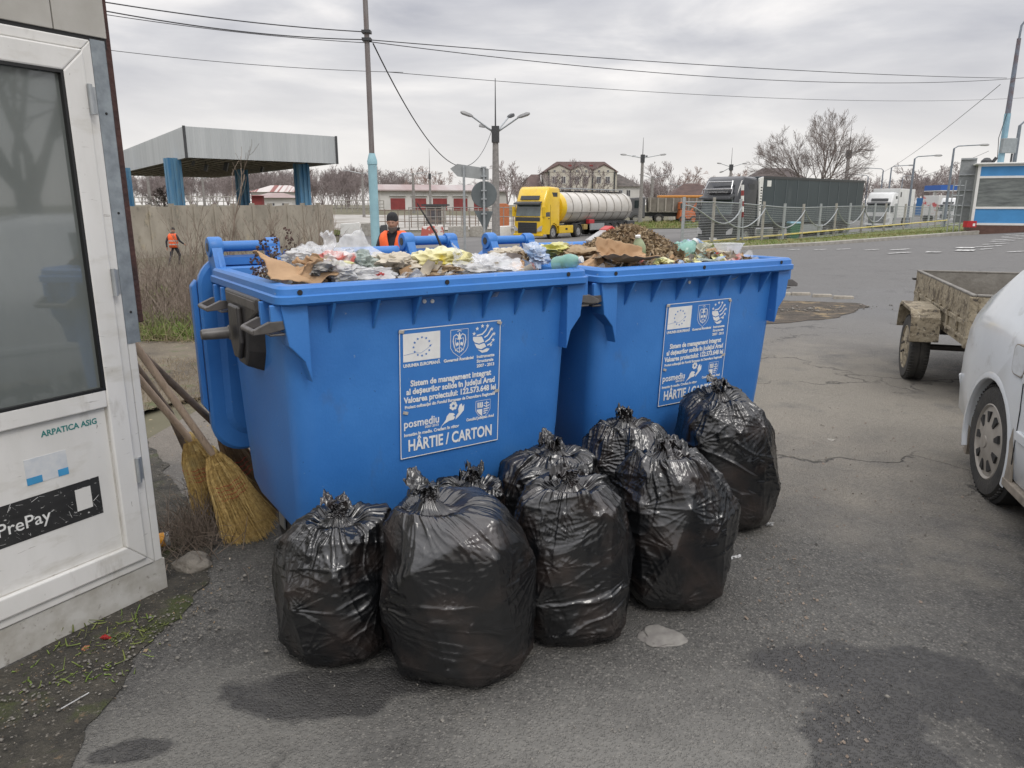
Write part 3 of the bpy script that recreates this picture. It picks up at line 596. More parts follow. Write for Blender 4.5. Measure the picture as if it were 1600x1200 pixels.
# ================================================================ black refuse bags
def bagmat():
    m = bpy.data.materials.new('black_bag_film'); m.use_nodes = True; t = m.node_tree; b = t.nodes['Principled BSDF']; N = t.nodes; L = t.links
    c = N.new('ShaderNodeTexCoord'); n = N.new('ShaderNodeTexNoise'); n.inputs['Scale'].default_value = 6; n.inputs['Detail'].default_value = 3; L.new(c.outputs['Object'], n.inputs['Vector'])
    r = N.new('ShaderNodeValToRGB'); r.color_ramp.elements[0].position = .5; r.color_ramp.elements[0].color = (.0055, .006, .007, 1); r.color_ramp.elements[1].position = .80; r.color_ramp.elements[1].color = (.034, .024, .020, 1)
    L.new(n.outputs[0], r.inputs[0]); L.new(r.outputs[0], b.inputs['Base Color'])
    b.inputs['Specular IOR Level'].default_value = .95
    q = N.new('ShaderNodeMapRange'); q.inputs['To Min'].default_value = .16; q.inputs['To Max'].default_value = .31; n5 = N.new('ShaderNodeTexNoise'); n5.inputs['Scale'].default_value = 5; L.new(c.outputs['Object'], n5.inputs['Vector']); L.new(n5.outputs[0], q.inputs[0]); L.new(q.outputs[0], b.inputs['Roughness'])
    mp_ = N.new('ShaderNodeMapping'); mp_.inputs['Scale'].default_value = (1, 1, 3.4); L.new(c.outputs['Object'], mp_.inputs[0])
    n3 = N.new('ShaderNodeTexNoise'); n3.noise_type = 'RIDGED_MULTIFRACTAL'; n3.inputs['Scale'].default_value = 10; n3.inputs['Detail'].default_value = 4; n3.inputs['Distortion'].default_value = .5; L.new(mp_.outputs[0], n3.inputs['Vector'])
    bp = N.new('ShaderNodeBump'); bp.inputs['Strength'].default_value = .22; bp.inputs['Distance'].default_value = .006; L.new(n3.outputs[0], bp.inputs['Height']); L.new(bp.outputs[0], b.inputs['Normal'])
    return m
M['bag'] = bagmat()
def ridge(x): return 1 - np.abs(x)
def make_bag(cx, cy, rx, ry, h, seed, label, lean=(0, 0), neck=(0, 0), ears=1.0, pleat=1.0, npoke=16, shoulder=.78, rot=0, zb=0, crink=.85):
    rng = np.random.default_rng(seed); nu, nv = 340, 260
    r0 = thing('refuse_bag', label, 'refuse bag', (cx, cy, zb), rot, 'tied black refuse bags in front of the blue containers')
    # film pulled tight over what is inside: the hull of the corners that push outwards
    pts = []
    n_ring = 9
    for (zf, rf, n, jr, jz) in ((0., .66, 10, .05, 0), (.05, .86, 10, .05, .012), (.13, .97, 9, .04, .02), (.28, 1.03, npoke // 3, .07, .06), (.48, 1.03, npoke // 3 + 2, .06, .08), (shoulder - .10, .99, npoke // 3 + 2, .06, .06), (shoulder + .06, .84, 8, .07, .04), (.93, .56, 6, .10, .02), (.965, .25, 4, .08, .01)):
        a0 = rng.uniform(0, 6.28)
        for i in range(n):
            a = a0 + 2 * np.pi * (i + rng.uniform(-.28, .28)) / n; r_ = rf * (1 + rng.normal(0, jr)); z_ = (zf + rng.normal(0, jz) if jz else zf)
            pts.append((rx * r_ * np.cos(a), ry * r_ * np.sin(a), max(0, min(.975, z_)) * h))
    bm = bmesh.new()
    for p in pts: bm.verts.new(p)
    res = bmesh.ops.convex_hull(bm, input=bm.verts[:]); bm.verts.ensure_lookup_table()
    from mathutils.bvhtree import BVHTree
    hullv = np.array([tuple(v.co) for v in bm.verts if v.link_faces]); hedge = [(np.array(e_.verts[0].co), np.array(e_.verts[1].co)) for e_ in bm.edges if e_.link_faces]
    bv = BVHTree.FromBMesh(bm); bm.free()
    C0 = Vector((0, 0, h * .42)); u = np.linspace(0, 2 * np.pi, nu, endpoint=False); ph_ = np.radians(np.linspace(-88, 88.5, nv)); P = np.zeros((nv, nu, 3))
    for i, f_ in enumerate(ph_):
        cf_, sf_ = math.cos(f_), math.sin(f_)
        for j, a in enumerate(u):
            hit = bv.ray_cast(C0, Vector((cf_ * math.cos(a) * rx, cf_ * math.sin(a) * ry, sf_ * h * .5)))[0]; P[i, j] = hit if hit is not None else (P[i - 1, j] if i else (0, 0, 0))
    def lap(A, n):
        for _ in range(n):
            B = A.copy(); B[1:-1] = (A[1:-1] * 2 + A[:-2] + A[2:] + np.roll(A, 1, 1)[1:-1] + np.roll(A, -1, 1)[1:-1]) / 6; A = B
        return A
    P = lap(P, 26)
    U = np.repeat(u[None], nv, 0); cu, su = np.cos(U), np.sin(U); X, Y, Z = P[..., 0], P[..., 1], P[..., 2]; Zp = Z / h
    du = np.roll(P, -1, 1) - np.roll(P, 1, 1); dv_ = np.gradient(P, axis=0); nrm = np.cross(du, dv_); nrm /= np.linalg.norm(nrm, axis=-1, keepdims=True) + 1e-9
    body = np.clip(Z / .03, 0, 1); rho = np.hypot(X / rx, Y / ry)
    disp = np.zeros_like(X); W_ = fbm(P * 6 + seed, 3, seed + 20)
    topq = np.clip((Zp - .52) / .42, 0, 1) ** 1.2
    for p in hullv:                        # creases fanning out of each pushed-out corner
        if p[2] < .03 * h or p[2] > .93 * h: continue
        D = P - p; d = np.linalg.norm(D, axis=-1) + 1e-4; tg = np.array([-p[1], p[0], 0]) / (np.hypot(p[0], p[1]) + 1e-6); ang = np.arctan2(D[..., 2], D @ tg)
        disp += .007 * np.exp(-d / .022) * rng.uniform(.3, 1.1) * body
        for _ in range(3):
            k = rng.integers(16, 30); s = rng.uniform(.05, .12); a0 = rng.uniform(-3.14, 3.14); wd = rng.uniform(.5, 1.0)
            da = (ang - a0 + np.pi) % (2 * np.pi) - np.pi; gate = np.exp(-(da / wd) ** 2)
            w = ridge(np.sin(ang * k / 2 + W_ * .9)) ** 2.5
            disp += (w - .35) * gate * np.exp(-d / s) * np.clip(d / .03, 0, 1) * rng.uniform(.006, .0135) * body * (1 - topq * .6)
    for (p, q0) in hedge:                  # and along the taut lines between corners
        if p[2] < .01 and q0[2] < .01: continue
        if rng.uniform() < .35: continue
        dv = q0 - p; l2_ = dv @ dv; tt = np.clip(((P - p) @ dv) / l2_, 0, 1); dd = np.linalg.norm(P - (p + tt[..., None] * dv), axis=-1)
        disp += rng.uniform(.002, .006) * np.exp(-dd / .010) * np.sin(np.pi * np.clip(tt, .04, .96)) ** .4 * body
    for i in range(190):                    # loose straight wrinkles
        p = P[rng.integers(20, nv - 40), rng.integers(nu)]; th_ = rng.normal(0, .75) if rng.uniform() < .65 else rng.uniform(0, 3.14); tn = np.array([-p[1], p[0], 0]) / (np.hypot(p[0], p[1]) + 1e-6); q0 = p + (tn * np.cos(th_) + np.array([0, 0, 1.]) * np.sin(th_)) * rng.uniform(.05, .20)
        dv = q0 - p; l2_ = dv @ dv; tt = np.clip(((P - p) @ dv) / l2_, 0, 1); dd = np.linalg.norm(P - (p + tt[..., None] * dv), axis=-1); w_ = rng.uniform(.003, .007)
        disp += rng.uniform(.003, .0075) * rng.choice([1, 1, -1]) * np.exp(-dd / w_) * np.sin(np.pi * np.clip(tt, .02, .98)) ** .5 * body * (1 - topq * .7)
    wob = fbm(np.stack([cu * 2, su * 2, Zp * 3], -1) + seed, 3, seed + 31) * 1.6
    for k, a in ((9, .022), (17, .016), (31, .010), (54, .005)):      # pleats gathered into the neck
        amp = fbm(np.stack([cu * 2.2, su * 2.2, Zp * 1.3 + k], -1), 2, seed + k) * .7 + .55
        disp += (ridge(np.sin(U * k / 2 + wob * (1 + k / 20) + rng.uniform(0, 6))) ** 2.2 - .4) * a * topq * np.clip(amp, 0, 1.3) * pleat * np.clip(rho * 2.2, .12, 1)
    for (sx_, sz_, a, s) in ((4, 24, .0060, 51), (3.2, 11, .0110, 71), (7, 40, .0026, 91)):
        sl = rng.uniform(-.6, .6); nn = fbm(np.stack([X * sx_, Y * sx_, (Z + X * sl + Y * sl * .5) * sz_], -1) + seed, 2, seed + s); gate = np.clip(vnoise(P * 5 + s, seed + s + 1) * 1.6 + .3, 0, 1)
        disp += (ridge(nn * 2.0).clip(0, 1) ** 3 - .25) * a * gate * body * (1 - topq * .8)
    P = P + nrm * (disp * crink)[..., None]
    dip = .075 * h * np.exp(-((rho - .26) / .17) ** 2) * topq; P[..., 2] -= dip               # the film sinks round the neck, then rises into it
    P[..., 2] += .02 * np.exp(-(rho / .11) ** 2) * (Zp > .5)
    lx, ly = lean; P[..., 0] += lx * Zp ** 1.3 + neck[0] * np.clip((Zp - .7) * 3.3, 0, 1) ** 1.5; P[..., 1] += ly * Zp ** 1.3 + neck[1] * np.clip((Zp - .7) * 3.3, 0, 1) ** 1.5
    P[..., 2] = np.maximum(P[..., 2], .0015)
    P[..., 2] = np.where(ph_[:, None] < -1.2, .0015, P[..., 2]); idx = np.arange(nu * nv).reshape(nv, nu); nx = np.roll(idx, -1, 1)
    F = np.stack([idx[:-1], nx[:-1], nx[1:], idx[1:]], -1).reshape(-1, 4)
    npmesh('bag_body', P.reshape(-1, 3), F, M['bag'], r0)
    # twisted neck and the tied ends
    top = P[-1].mean(0)
    nb = 120; mk_ = 70; a = np.linspace(0, 2 * np.pi, nb, endpoint=False); t = np.linspace(0, 1, mk_); A_, T_ = np.meshgrid(a, t)
    rr_ = .024 * (1 - .30 * np.sin(T_ * np.pi) ** 2) + .012 * ridge(np.sin(A_ * 5 + T_ * 5 + seed)) ** 2 * (1 - T_ * .3)
    lump = fbm(np.stack([np.cos(A_) * 2, np.sin(A_) * 2, T_ * 5], -1) + seed, 3, seed + 2) * .012
    zz = -.03 + T_ * .055; rr_ = (rr_ + lump) * np.where(T_ > .93, (1 - T_) / .07 * .8 + .2, 1)
    K = np.stack([top[0] + rr_ * np.cos(A_), top[1] + rr_ * np.sin(A_), top[2] + zz], -1)
    i2 = np.arange(nb * mk_).reshape(mk_, nb); x2 = np.roll(i2, -1, 1); F2 = np.stack([i2[:-1], x2[:-1], x2[1:], i2[1:]], -1).reshape(-1, 4)
    Vs = [K.reshape(-1, 3)]; Fs = [F2]; off = nb * mk_
    for s_ in range(int(3 + ears)):                                       # crumpled flaps of film above the knot
        az = rng.uniform(0, 2 * np.pi) if s_ else rng.uniform(2.8, 3.6); az += s_ * 2.1; ln = rng.uniform(.05, .085) * (1 if s_ < 2 else .75) * ears; wd = rng.uniform(.055, .09)
        n1_, n2_ = 30, 36; s1 = np.linspace(0, 1, n1_); s2 = np.linspace(-1, 1, n2_); A1, A2 = np.meshgrid(s1, s2, indexing='ij')
        el = rng.uniform(-.15, .45) + (.5 if s_ == 0 else 0); droop = rng.uniform(.2, 1.0)
        wdt = wd * (.25 + 1.15 * np.sin(np.clip(A1 * 1.9, 0, 1.57)) - .25 * A1); fold = ridge(np.sin(A2 * rng.uniform(2, 3.5) + seed + s_)) * .018 * (.4 + A1)
        f = A1 * ln; o_ = A2 * wdt * .55; cr_ = fbm(np.stack([A1 * 4, A2 * 4, A1 * 0 + s_], -1) + seed, 3, seed + s_) * .014
        hx = f * math.cos(el); hz = f * math.sin(el) - droop * ln * A1 ** 2 * .6 + fold + cr_ - A2 ** 2 * .02
        Vx = top[0] + hx * math.cos(az) - o_ * math.sin(az); Vy = top[1] + hx * math.sin(az) + o_ * math.cos(az); Vz = top[2] + .015 + hz
        i3 = np.arange(n1_ * n2_).reshape(n1_, n2_) + off; Fs.append(np.stack([i3[:-1, :-1], i3[1:, :-1], i3[1:, 1:], i3[:-1, 1:]], -1).reshape(-1, 4)); Vs.append(np.stack([Vx, Vy, Vz], -1).reshape(-1, 3)); off += n1_ * n2_
    npmesh('knot', np.concatenate(Vs), np.concatenate(Fs), M['bag'], r0)
    return r0
make_bag(-.640, 2.415, .218, .20, .555, 11, 'small black refuse bag at the left end of the row, nearest the brooms', lean=(.0, .02), neck=(.03, -.02), ears=.75)
make_bag(-.178, 2.325, .275, .235, .655, 22, 'biggest black refuse bag, smooth and slightly green, at the very front of the row', lean=(-.02, .01), neck=(-.10, -.02), ears=1.0, npoke=11, pleat=.8, shoulder=.80, crink=.66)
make_bag(.222, 2.55, .242, .215, .63, 33, 'black refuse bag with brown waste showing through, right of the biggest bag', lean=(-.01, .0), neck=(.0, -.02), npoke=16)
make_bag(.655, 2.80, .245, .215, .675, 44, 'black refuse bag with long pleats and a ruffled knot, fourth along the front row', lean=(-.01, .0), neck=(-.04, -.02), pleat=1.35, shoulder=.72)
make_bag(1.085, 3.52, .25, .225, .735, 55, 'tall black refuse bag farthest right, hiding the end of the word on the farther container', lean=(-.03, 0), neck=(-.05, -.02), ears=1.1)
make_bag(-.215, 2.79, .20, .16, .535, 66, 'small slumped black refuse bag, wedged behind the biggest bag', lean=(.02, 0), neck=(.05, 0), ears=.7, npoke=8, shoulder=.78)
make_bag(.165, 2.975, .245, .19, .61, 77, 'black refuse bag leaning on the nearer container, its knot at the right of its top', lean=(-.02, .0), neck=(.04, 0), ears=1.0)
make_bag(.585, 3.27, .25, .195, .655, 88, 'black refuse bag in the back row, in the gap between the two containers', lean=(-.03, 0), neck=(-.04, 0), pleat=1.2, ears=.7)
# ================================================================ kiosk at the left
M['upvc'] = mat('weathered_white_pvc', (.70, .69, .665), .38, (.60, .59, .56), 4, spots=[(9, .60, .78, (.42, .40, .36)), (3, .54, .72, (.52, .50, .45), (1, 1, 3)), (60, .70, .74, (.22, .2, .18)), (24, .68, .72, (.33, .31, .28), (.3, 1, 3))], stretch=(1, 1, .35))
M['upvcd'] = mat('dirty_white_sill', (.52, .51, .48), .6, (.36, .34, .30), 9, spots=[(30, .6, .7, (.22, .2, .17))])
M['beige'] = mat('aged_beige_panel', (.42, .405, .37), .6, (.34, .325, .29), 5, spots=[(12, .66, .75, (.24, .2, .15))])
M['galv'] = mat('galvanised_sheet', (.30, .335, .355), .5, (.21, .235, .255), 22, metal=.35, bump=.1, bscale=30)
M['rustbr'] = mat('rusty_brown_steel', (.085, .038, .03), .8, (.04, .022, .02), 14, bump=.3, bscale=60)
M['kglass'] = mat('kiosk_window_glass', (.17, .185, .175), .03, (.11, .125, .12), 1.2, spec=1.0, stretch=(1, 1, .4), coat=1)  # lighter base colour stands in for part of the reflections in the pane
M['gasket'] = mat('black_gasket', (.012, .012, .012), .5)
KC = Vector((-1.469, 2.823, 0)); KA = R(-120.6)
kroot = thing('kiosk', 'white kiosk with a stickered door and large window at the left edge', 'kiosk', KC, KA)
def kb(*a):
    m = MB()
    for q in a: m.b2(*q)
    return m
U1 = 2.4
kb((0, U1, -1.6, -.02, .02, 2.12)).build('wall', M['beige'], kroot)
o = kb((-.012, U1, -.03, .004, 0, .142)).build('base_board', M['upvcd'], kroot, bevel=.003)
kb((.0, .032, -.03, .006, .142, 2.13)).build('corner_post', M['upvc'], kroot, bevel=.003)
p = kb((-.02, .034, .0065, .0085, 1.06, 2.145)).build('corner_sheet', M['galv'], kroot)
kb((-.02, -.0185, -.10, .0085, 1.06, 2.145)).build('corner_sheet', M['galv'], kroot)
kb((-.0120, .0, -1.0, -.0305, .0, 2.12)).build('side_sheet', M['upvc'], kroot)
for (a, b_) in ((-.03, .152), (.156, .9), (.904, U1)): kb((a, b_, -.03, .008, 2.155, 2.95)).build('fascia_panel', M['beige'], kroot, bevel=.002)
kb((-.03, U1, -.02, .002, 2.12, 2.156)).build('seam_strip', M['gasket'], kroot)
def framerect(u0, u1, z0, z1, w, y0, y1):
    """mitred frame: four bevelled bars"""
    m = MB()
    for P in ([(u0, z0), (u1, z0), (u1 - w, z0 + w), (u0 + w, z0 + w)], [(u1, z0), (u1, z1), (u1 - w, z1 - w), (u1 - w, z0 + w)], [(u1, z1), (u0, z1), (u0 + w, z1 - w), (u1 - w, z1 - w)], [(u0, z1), (u0, z0), (u0 + w, z0 + w), (u0 + w, z1 - w)]):
        m.prism([(P[0][0], P[0][1]), (P[1][0], P[1][1]), (P[2][0], P[2][1]), (P[3][0], P[3][1])], y0, y1)
    return m
framerect(.036, .98, .146, 2.14, .034, -.03, .012).build('door_frame', M['upvc'], kroot, bevel=.004)
door = framerect(.073, .943, .182, 2.103, .078, -.02, .026).build('door', M['upvc'], kroot, bevel=.006)
kb((.151, .865, -.018, .023, .838, .905)).build('mid_rail', M['upvc'], door, bevel=.005)
framerect(.1495, .8665, .9035, 2.0255, .010, -.01, .0235).build('gasket', M['gasket'], door)
gl = kb((.155, .861, -.004, .004, .91, 2.02)).build('window_pane', M['kglass'], door)
kb((.27, .80, -.10, -.095, .93, 2.0)).build('blind', mat('grey_blind', (.30, .31, .30), .8, (.2, .21, .2), 3, stretch=(1, 1, .2)), door)
pn = kb((.1495, .8665, -.006, .006, .258, .8405)).build('lower_panel', M['upvc'], door)
framerect(.1495, .8665, .256, .842, .007, -.004, .010).build('bead', M['upvcd'], door)
for z in (.56, 1.30, 1.94):
    h = MB(); h.cyl((.070, .033, z - .05), (.070, .033, z + .05), .0085, n=12); h.b2(.040, .066, .012, .016, z - .045, z + .045); h.build('hinge', M['steel'], door, True)
TA = (R(90), 0, R(180))
TE = mat('teal_print', (.03, .21, .20), .5, (.03, .18, .17), 20)
def ktext(t, u_r, u_l, z, h, m, y, par, bold=.0):
    """writing that reads left to right for someone outside: from u_l (their left) to u_r"""
    o = sub_text(t, h, m, par, 0, 0, y, 'lettering', 'LEFT', bold, ax=TA, ext=.0003); xs = [v.co.x for v in o.data.vertices]; a, b = min(xs), max(xs); s_ = (u_l - u_r) / (b - a)
    o.scale = (s_, 1, 1); o.location = (u_l + a * s_, y, z); return o
ktext('ARPATICA ASIG', .192, .393, .782, .030, TE, .0068, pn, .0008)
st_ = kb((.318, .462, .006, .0072, .622, .715)).build('sticker', mat('faded_sticker', (.60, .61, .61), .5, (.50, .53, .56), 26), pn)
for (a, b_) in ((.318, .355), (.41, .462)): kb((a, b_, .0072, .0078, .622, .648)).build('blue_patch', mat('sticker_blue', (.06, .30, .55), .5), st_)
pp = kb((.214, .70, .006, .0074, .430, .578)).build('black_sticker', mat('scratched_black_sticker', (.018, .018, .018), .5, (.03, .03, .03), 8, spots=[(55, .655, .67, (.5, .5, .48))], stretch=(1, 1, 2.2)), pn)
kb((.250, .308, .0074, .0082, .468, .552)).build('white_square', M['upvc'], pp)
M['ppw'] = mat('sticker_white', (.72, .72, .70), .5, (.6, .6, .58), 30)
ktext('PrePay', .402, .578, .472, .066, M['ppw'], .0080, pp, .0004)
sc_ = MB(); rng_ = random.Random(4)
for i in range(26):
    a = rng_.uniform(.22, .6); z = rng_.uniform(.44, .56); l = rng_.uniform(.008, .03); q = rng_.uniform(0, 3.1)
    if .40 < a: z = rng_.choice([rng_.uniform(.435, .46), rng_.uniform(.545, .57)])
    sc_.quad((a, .0079, z), (a + l * math.cos(q), .0079, z + l * math.sin(q)), (a + l * math.cos(q) + .0012, .0079, z + l * math.sin(q) + .001), (a + .0012, .0079, z + .001))
tag(sc_.build('scratches', M['ppw'], pp, fix=False), kind='stuff')
kb((-.10, -.035, -.155, -.08, 1.12, 3.4)).build('steel_post', M['rustbr'], kroot, bevel=.004)
kb((-.05, -.036, -.09, -.03, 2.15, 2.95)).build('edge_trim', M['rustbr'], kroot)
for z in (1.18, 1.55, 1.9): 
    q = MB(); q.lathe([(0, .0085), (.005, .0085), (.004, .011), (0, .0115)], (.006, 0, z), 'Y', 8); q.build('screw', M['gasket'], kroot)
# ================================================================ brooms and shovel leaning behind the kiosk corner
M['bwood'] = mat('pale_broom_handle', (.50, .38, .27), .6, (.38, .28, .20), 14, stretch=(3, 3, .6), spots=[(30, .6, .7, (.22, .16, .11))])
M['bwoodd'] = mat('grimy_handle', (.17, .125, .09), .75, (.08, .06, .045), 12)
M['sorghum'] = mat('broom_straw', (.60, .43, .16), .75, (.30, .19, .06), 70, spots=[(6, .55, .7, (.45, .36, .17))])
M['sorghumd'] = mat('dirty_broom_straw', (.24, .16, .085), .85, (.13, .085, .045), 14)
M['redthread'] = mat('red_stitching', (.42, .05, .03), .7)
def broom(neck, base, top, width, m, hm, label, seed, side, bow=0):
    neck, base, top = Vector(neck), Vector(base), Vector(top); rng = np.random.default_rng(seed)
    r0 = thing('straw_broom', label, 'broom', base, 0, 'straw brooms leaning at the kiosk corner')
    neck, top = neck - base, top - base; base0 = Vector((0, 0, 0))
    ax = (base0 - neck); Ln = ax.length; ax.normalize(); vw = (neck + base + Vector((0, 0, .2)) - Vector((0, 0, CAMH))).normalized(); wd = ax.cross(vw).normalized() * side; th = ax.cross(wd).normalized()
    h = MB(); hd = (top - neck).normalized(); h.tube([neck - hd * .10, neck + (top - neck) * .5, top], [.0175, .0175, .0165], 12); h.build('handle', hm, r0, True)
    nk = MB(); pr = [(-.045, .018), (-.03, .024), (-.012, .027), (0, .022), (.008, .028), (.03, .034), (.05, .04)]
    nk.loft([[tuple(neck + ax * a + wd * (b_ * math.cos(q)) + th * (b_ * .8 * math.sin(q))) for q in np.linspace(0, 2 * np.pi, 16, endpoint=False)] for a, b_ in pr]); nk.build('binding', m, r0, True)
    # shoulders and fan: thousands of fine straws
    def wid(t): return .036 + (width * .5 - .036) * (np.clip(t / .30, 0, 1) ** .75 * .55 + .45 * t ** 1.5)
    n = 2200; s = rng.uniform(-1, 1, n); s = np.sign(s) * np.abs(s) ** .9; dp = rng.normal(0, .6, n).clip(-1, 1); ln = Ln * (1 + rng.normal(0, .045, n) - .10 * s ** 2)
    K = 9; V = []; F = []; ts = np.linspace(0, 1, K)
    A = np.array(ax); Wv = np.array(wd); Tv = np.array(th); Nk = np.array(neck)
    P = np.zeros((n, K, 3)); wob = rng.normal(0, .010, (n, 1)); wob2 = rng.normal(0, .012, n)
    for k, t in enumerate(ts):
        w = wid(t); thk = .030 * (1 - .35 * t)
        P[:, k] = Nk + A * (t * ln)[:, None] + Wv * (s * w + (wob2 * t * t * 1.6) + bow * t * t)[:, None] + Tv * (dp * thk * np.sqrt(1 - s * s * .8) + wob[:, 0] * t)[:, None]
    P[:, :, 2] = np.maximum(P[:, :, 2], .003 - base.z)
    wv = .0021 * (1 - .55 * ts)[None, :, None]; a1 = rng.uniform(0, 3.14, n)
    dr = (Wv[None] * np.cos(a1)[:, None] + Tv[None] * np.sin(a1)[:, None])[:, None, :] * wv
    Q = np.stack([P - dr, P + dr], 2).reshape(n, K * 2, 3); o = np.arange(n)[:, None] * (K * 2)
    F = np.concatenate([o + np.array([2 * k, 2 * k + 1, 2 * k + 3, 2 * k + 2]) for k in range(K - 1)])
    b = npmesh('bristles', Q.reshape(-1, 3), F, m, r0, smooth=False); tag(b, kind='stuff')
    core = MB(); core.loft([[tuple(neck + ax * (t * Ln * .93) + wd * (float(wid(t)) * .80 * math.cos(q) + bow * t * t) + th * (.016 * math.sin(q))) for q in np.linspace(0, 2 * np.pi, 20, endpoint=False)] for t in np.linspace(.03, .72, 10)]); core.build('straw_core', m, r0, True)
    for t in (.37, .42, .47, .52):
        s_ = MB(); w = float(wid(t)) * 1.0; zz = []
        for i in range(28):
            q = 2 * math.pi * i / 27; zz.append(neck + ax * (t * Ln + .004 * math.sin(i * 2.2) - .03 * math.cos(q) ** 2) + wd * (w * math.cos(q) + bow * t * t) + th * (.031 * math.sin(q)))
        s_.tube(zz, .0017, 5); s_.build('stitching', M['redthread'], r0)
    return r0
broom((-1.600, 3.50, .435), (-1.462, 3.50, .06), (-1.93, 3.02, 1.38), .26, M['sorghum'], M['bwood'], 'left one of the two yellow straw brooms, its pale handle leaning behind the kiosk corner', 3, 1, .01)
broom((-1.44, 3.37, .405), (-1.25, 3.29, .02), (-1.80, 2.98, 1.45), .22, M['sorghum'], M['bwood'], 'yellow straw broom in front, its bristle tips reaching the leftmost black bag', 5, 1, .0)
broom((-1.50, 3.66, .43), (-1.27, 3.56, .02), (-1.90, 3.10, 1.30), .17, M['sorghumd'], M['bwoodd'], 'dirty brown straw broom behind the two yellow ones', 8, 1, .0)
sh = thing('shovel', 'old steel shovel with a dark wooden handle beside the brooms', 'shovel', (-1.60, 3.72, 0))
m = MB(); m.tube([(-.30, -.28, 1.0), (-.15, -.1, .55), (-.09, -.02, .22)], .018, 12); m.build('handle', M['bwoodd'], sh, True)
M['ironold'] = mat('old_iron', (.045, .042, .04), .6, (.09, .07, .055), 12, metal=.4)
m = MB(); m.tube([(-.095, -.025, .27), (-.05, 0, .15), (.0, .02, .10)], [.024, .03, .02], 12); 
m.grid([[(-.10 + .30 * s, .0 + .05 * s + .02 * math.cos(t * 2), .17 - .16 * s + t * .10 - .03 * (1 - t * t)) for t in np.linspace(-1, 1, 9)] for s in np.linspace(0, 1, 8)])
o = m.build('blade', M['ironold'], sh, True); sm = o.modifiers.new('thick', 'SOLIDIFY'); sm.thickness = .004
cp_ = thing('plastic_cup', 'crushed clear plastic cup with an orange band, lying at the kiosk corner', 'cup', (-1.66, 3.18, .05), .5)
m = MB(); m.lathe([(.026, -.05), (.03, 0), (.036, .05), (.034, .05), (.028, 0), (.024, -.046)], (0, 0, 0), 'X', 20); m.build('cup_wall', mat('clear_cup', (.7, .7, .68), .2, trans=.6), cp_, True)
m = MB(); m.lathe([(.0305, -.02), (.0345, .028), (.0335, .028), (.0295, -.02)], (0, 0, 0), 'X', 20); m.build('band', mat('orange_band', (.75, .33, .02), .5), cp_, True)
def rock(name, loc, r, seed, m, label, cat, sq=.6, group=None):
    bm = bmesh.new(); bmesh.ops.create_icosphere(bm, subdivisions=4, radius=1)
    for v in bm.verts:
        d = 1 + .35 * mnoise.noise(v.co * 1.1 + Vector((seed, 0, 0))) + .12 * mnoise.noise(v.co * 3 + Vector((0, seed, 0))) + .05 * mnoise.noise(v.co * 9)
        v.co = Vector((v.co.x * d * r, v.co.y * d * r * .8, v.co.z * d * r * sq))
    me = bpy.data.meshes.new(name); bm.to_mesh(me); bm.free(); me.materials.append(m); me.polygons.foreach_set('use_smooth', [True] * len(me.polygons))
    o = bpy.data.objects.new(name, me); COL.objects.link(o); o.location = loc; return tag(o, label, cat, group)
rock('rubble_lump', (-1.44, 3.02, .015), .085, 2, mat('dusty_rubble', (.22, .20, .17), .95, (.14, .125, .105), 14, bump=.6), 'round lump of old concrete on the ground by the kiosk corner', 'stone', .5)
# ================================================================ white car and muddy trailer at the right
M['carpaint'] = mat('dusty_white_paint', (.63, .655, .665), .2, (.56, .58, .59), 1.5, coat=.5, spots=[(5, .60, .8, (.40, .40, .38))])
M['cardirt'] = mat('road_grime', (.30, .26, .21), .8, (.18, .155, .12), 9, bump=.2)
M['hub'] = mat('dirty_hubcap', (.36, .33, .285), .5, (.26, .235, .20), 6)
M['mud'] = mat('mud_caked_paint', (.33, .285, .205), .85, (.20, .165, .11), 6, bump=1, bscale=22, spots=[(7, .54, .60, (.11, .088, .06)), (18, .58, .63, (.07, .058, .045)), (35, .60, .68, (.42, .38, .30))])
M['mudgrey'] = mat('muddy_grey_steel', (.22, .21, .19), .7, (.13, .12, .105), 5, bump=.3, bscale=30)
M['frame'] = mat('black_steel_frame', (.03, .028, .026), .6, (.07, .06, .05), 8)
def tyre_prof(r, w): return [(r * .66, -w * .46), (r * .80, -w * .5), (r * .93, -w * .48), (r * .985, -w * .38), (r, -w * .25), (r, -w * .04), (r * .975, -w * .035), (r * .975, w * .035), (r, w * .04), (r, w * .25), (r * .985, w * .38), (r * .93, w * .48), (r * .80, w * .5), (r * .66, w * .46)]
